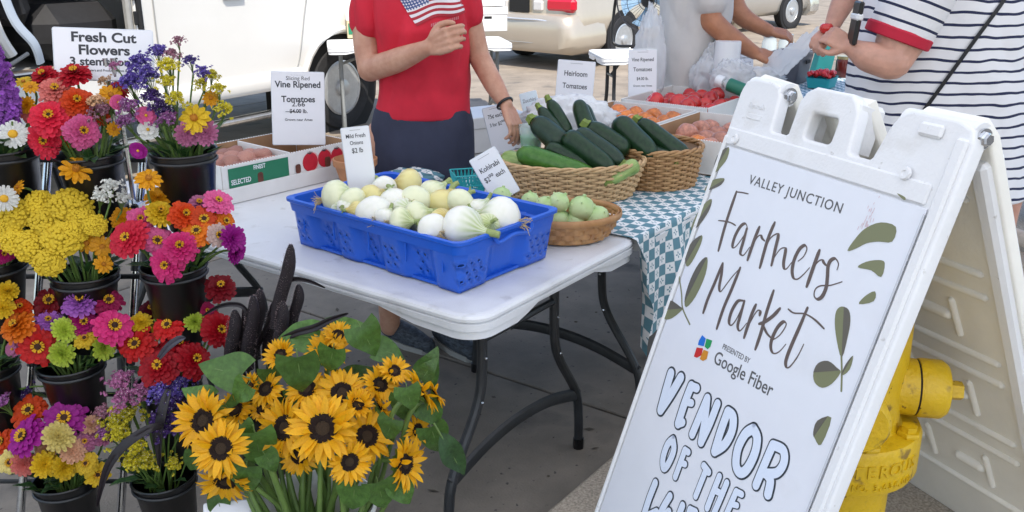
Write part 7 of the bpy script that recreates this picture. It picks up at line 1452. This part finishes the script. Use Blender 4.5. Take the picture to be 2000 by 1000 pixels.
bt = thing('water_bottle', 'small bottle with white cap and green label lying behind the sign', 'bottle', GY(1440, 180, 4.3)); dv = (GY(1468, 182, 4.25)-GY(1412, 160, 4.35)); q = MB(); MB_ = Matrix.Translation((0, 0, .02)) @ dv.to_track_quat('Z', 'Y').to_matrix().to_4x4()
q.lathe([(.012, -.09), (.014, -.07), (.03, -.05), (.031, .08), (.028, .085), (.001, .085)], 20); q.build('bottle_body', mat('bottle_clear', (.75, .8, .8), .1, alpha=.6), bt, 40, MB_); q = MB(); q.lathe([(.0315, -.045), (.0318, .04)], 20); q.build('bottle_label', mat('label_green', (.02, .16, .10), .4), bt, 40, MB_); q = MB(); q.lathe([(.027, -.075), (.028, -.105), (.026, -.112), (.001, -.112)], 18); q.build('bottle_cap', white_plastic, bt, 40, MB_)
# far table: bin, glass jars, strawberries, dark jar
p = GZ(1540, 160, .75); bn = thing('grey_bin', 'dark grey plastic bin on the far table', 'bin', (p.x, p.y, .75), TA); q = MB(); q.rings([[tuple(x) for x in rr_ring(.13+e, .10+e, .02, z, 3, 4)] for e, z in ((-.02, 0), (0, .17), (.008, .172), (.008, .185), (-.004, .185), (-.024, .01))]); q.build('tub', mat('grey_tub', (.085, .085, .10), .5), bn); q = MB(); q.box((0, -.108, .13), (.07, .008, .022), bev=.003); q.build('hand_hole', dark_hole, bn)
gl = mat('glass_clear', (.70, .78, .80), .05, alpha=.35, spec=.8)
for px, lb in ((1500, 'clear glass jar left of the other on the far table'), (1532, 'clear glass jar right of the other on the far table')):
    p = GZ(px, 118, .75); t = link('glass_jar', None) if False else thing('glass_jar', lb, 'jar', (p.x, p.y, .75), 0, 'clear glass jars'); q = MB(); q.lathe([(.05, 0), (.055, .005), (.055, .13), (.045, .15), (.046, .17), (.042, .17), (.041, .15), (.051, .13), (.051, .01), (.001, .008)], 24); q.build('glass', gl, t); q = MB(); q.lathe([(.047, .165), (.048, .185), (.001, .187)], 24); q.build('lid', mat('lid_steel', (.5, .52, .53), .3, metal=.8), t)
p = GZ(1645, 150, .75); t = thing('preserve_jar', 'dark red preserve jar beside the striped dress', 'jar', (p.x, p.y, .75)); q = MB(); q.lathe([(.045, 0), (.048, .01), (.048, .10), (.04, .115), (.001, .115)], 24); q.build('glass', mat('preserve', (.06, .008, .006), .1), t); q = MB(); q.lathe([(.043, .112), (.044, .13), (.001, .132)], 24); q.build('lid', mat('lid_gold', (.5, .4, .2), .3, metal=.8), t)
p = GZ(1604, 170, .75); sbx = thing('berry_carton', 'turquoise carton heaped with strawberries beside the striped dress', 'berry carton', (p.x, p.y, .75), TA); q = MB(); q.rings([[tuple(x) for x in rr_ring(.085+e, .07+e, .01, z, 3, 3)] for e, z in ((-.01, 0), (0, .06), (.004, .062), (-.004, .06), (-.014, .006))]); q.build('carton', teal, sbx); q = MB()
for k in range(40): q.lathe([(.001, -.018), (.009, -.012), (.0155, .004), (.013, .012), (.001, .014)], 8, Matrix.Translation((rng.uniform(-.075, .075), rng.uniform(-.06, .06), .06+rng.uniform(0, .03))) @ Matrix.Rotation(rng.uniform(0, 3), 4, 'X'))
tag(q.build('strawberries', mat('strawberry', (.55, .02, .025), .35, var=.3, vscale=60), sbx, 60), kind='stuff')
p = GZ(1608, 148, .75); tq = thing('teal_bag', 'folded turquoise paper bag standing behind the strawberries', 'bag', (p.x, p.y+.08, .75), R(20)); q = MB(); q.rings([[(x*k, y*k2, z) for x, y in ((-.06, -.03), (.06, -.03), (.06, .03), (-.06, .03))] for k, k2, z in ((1, 1, 0), (1, .9, .12), (.95, .4, .22))], M=Matrix.Rotation(R(12), 4, 'Y')); q.build('bag_body', mat('teal_paper', (.01, .17, .17), .6), tq)

bpy.data.scenes.remove(_tmp)
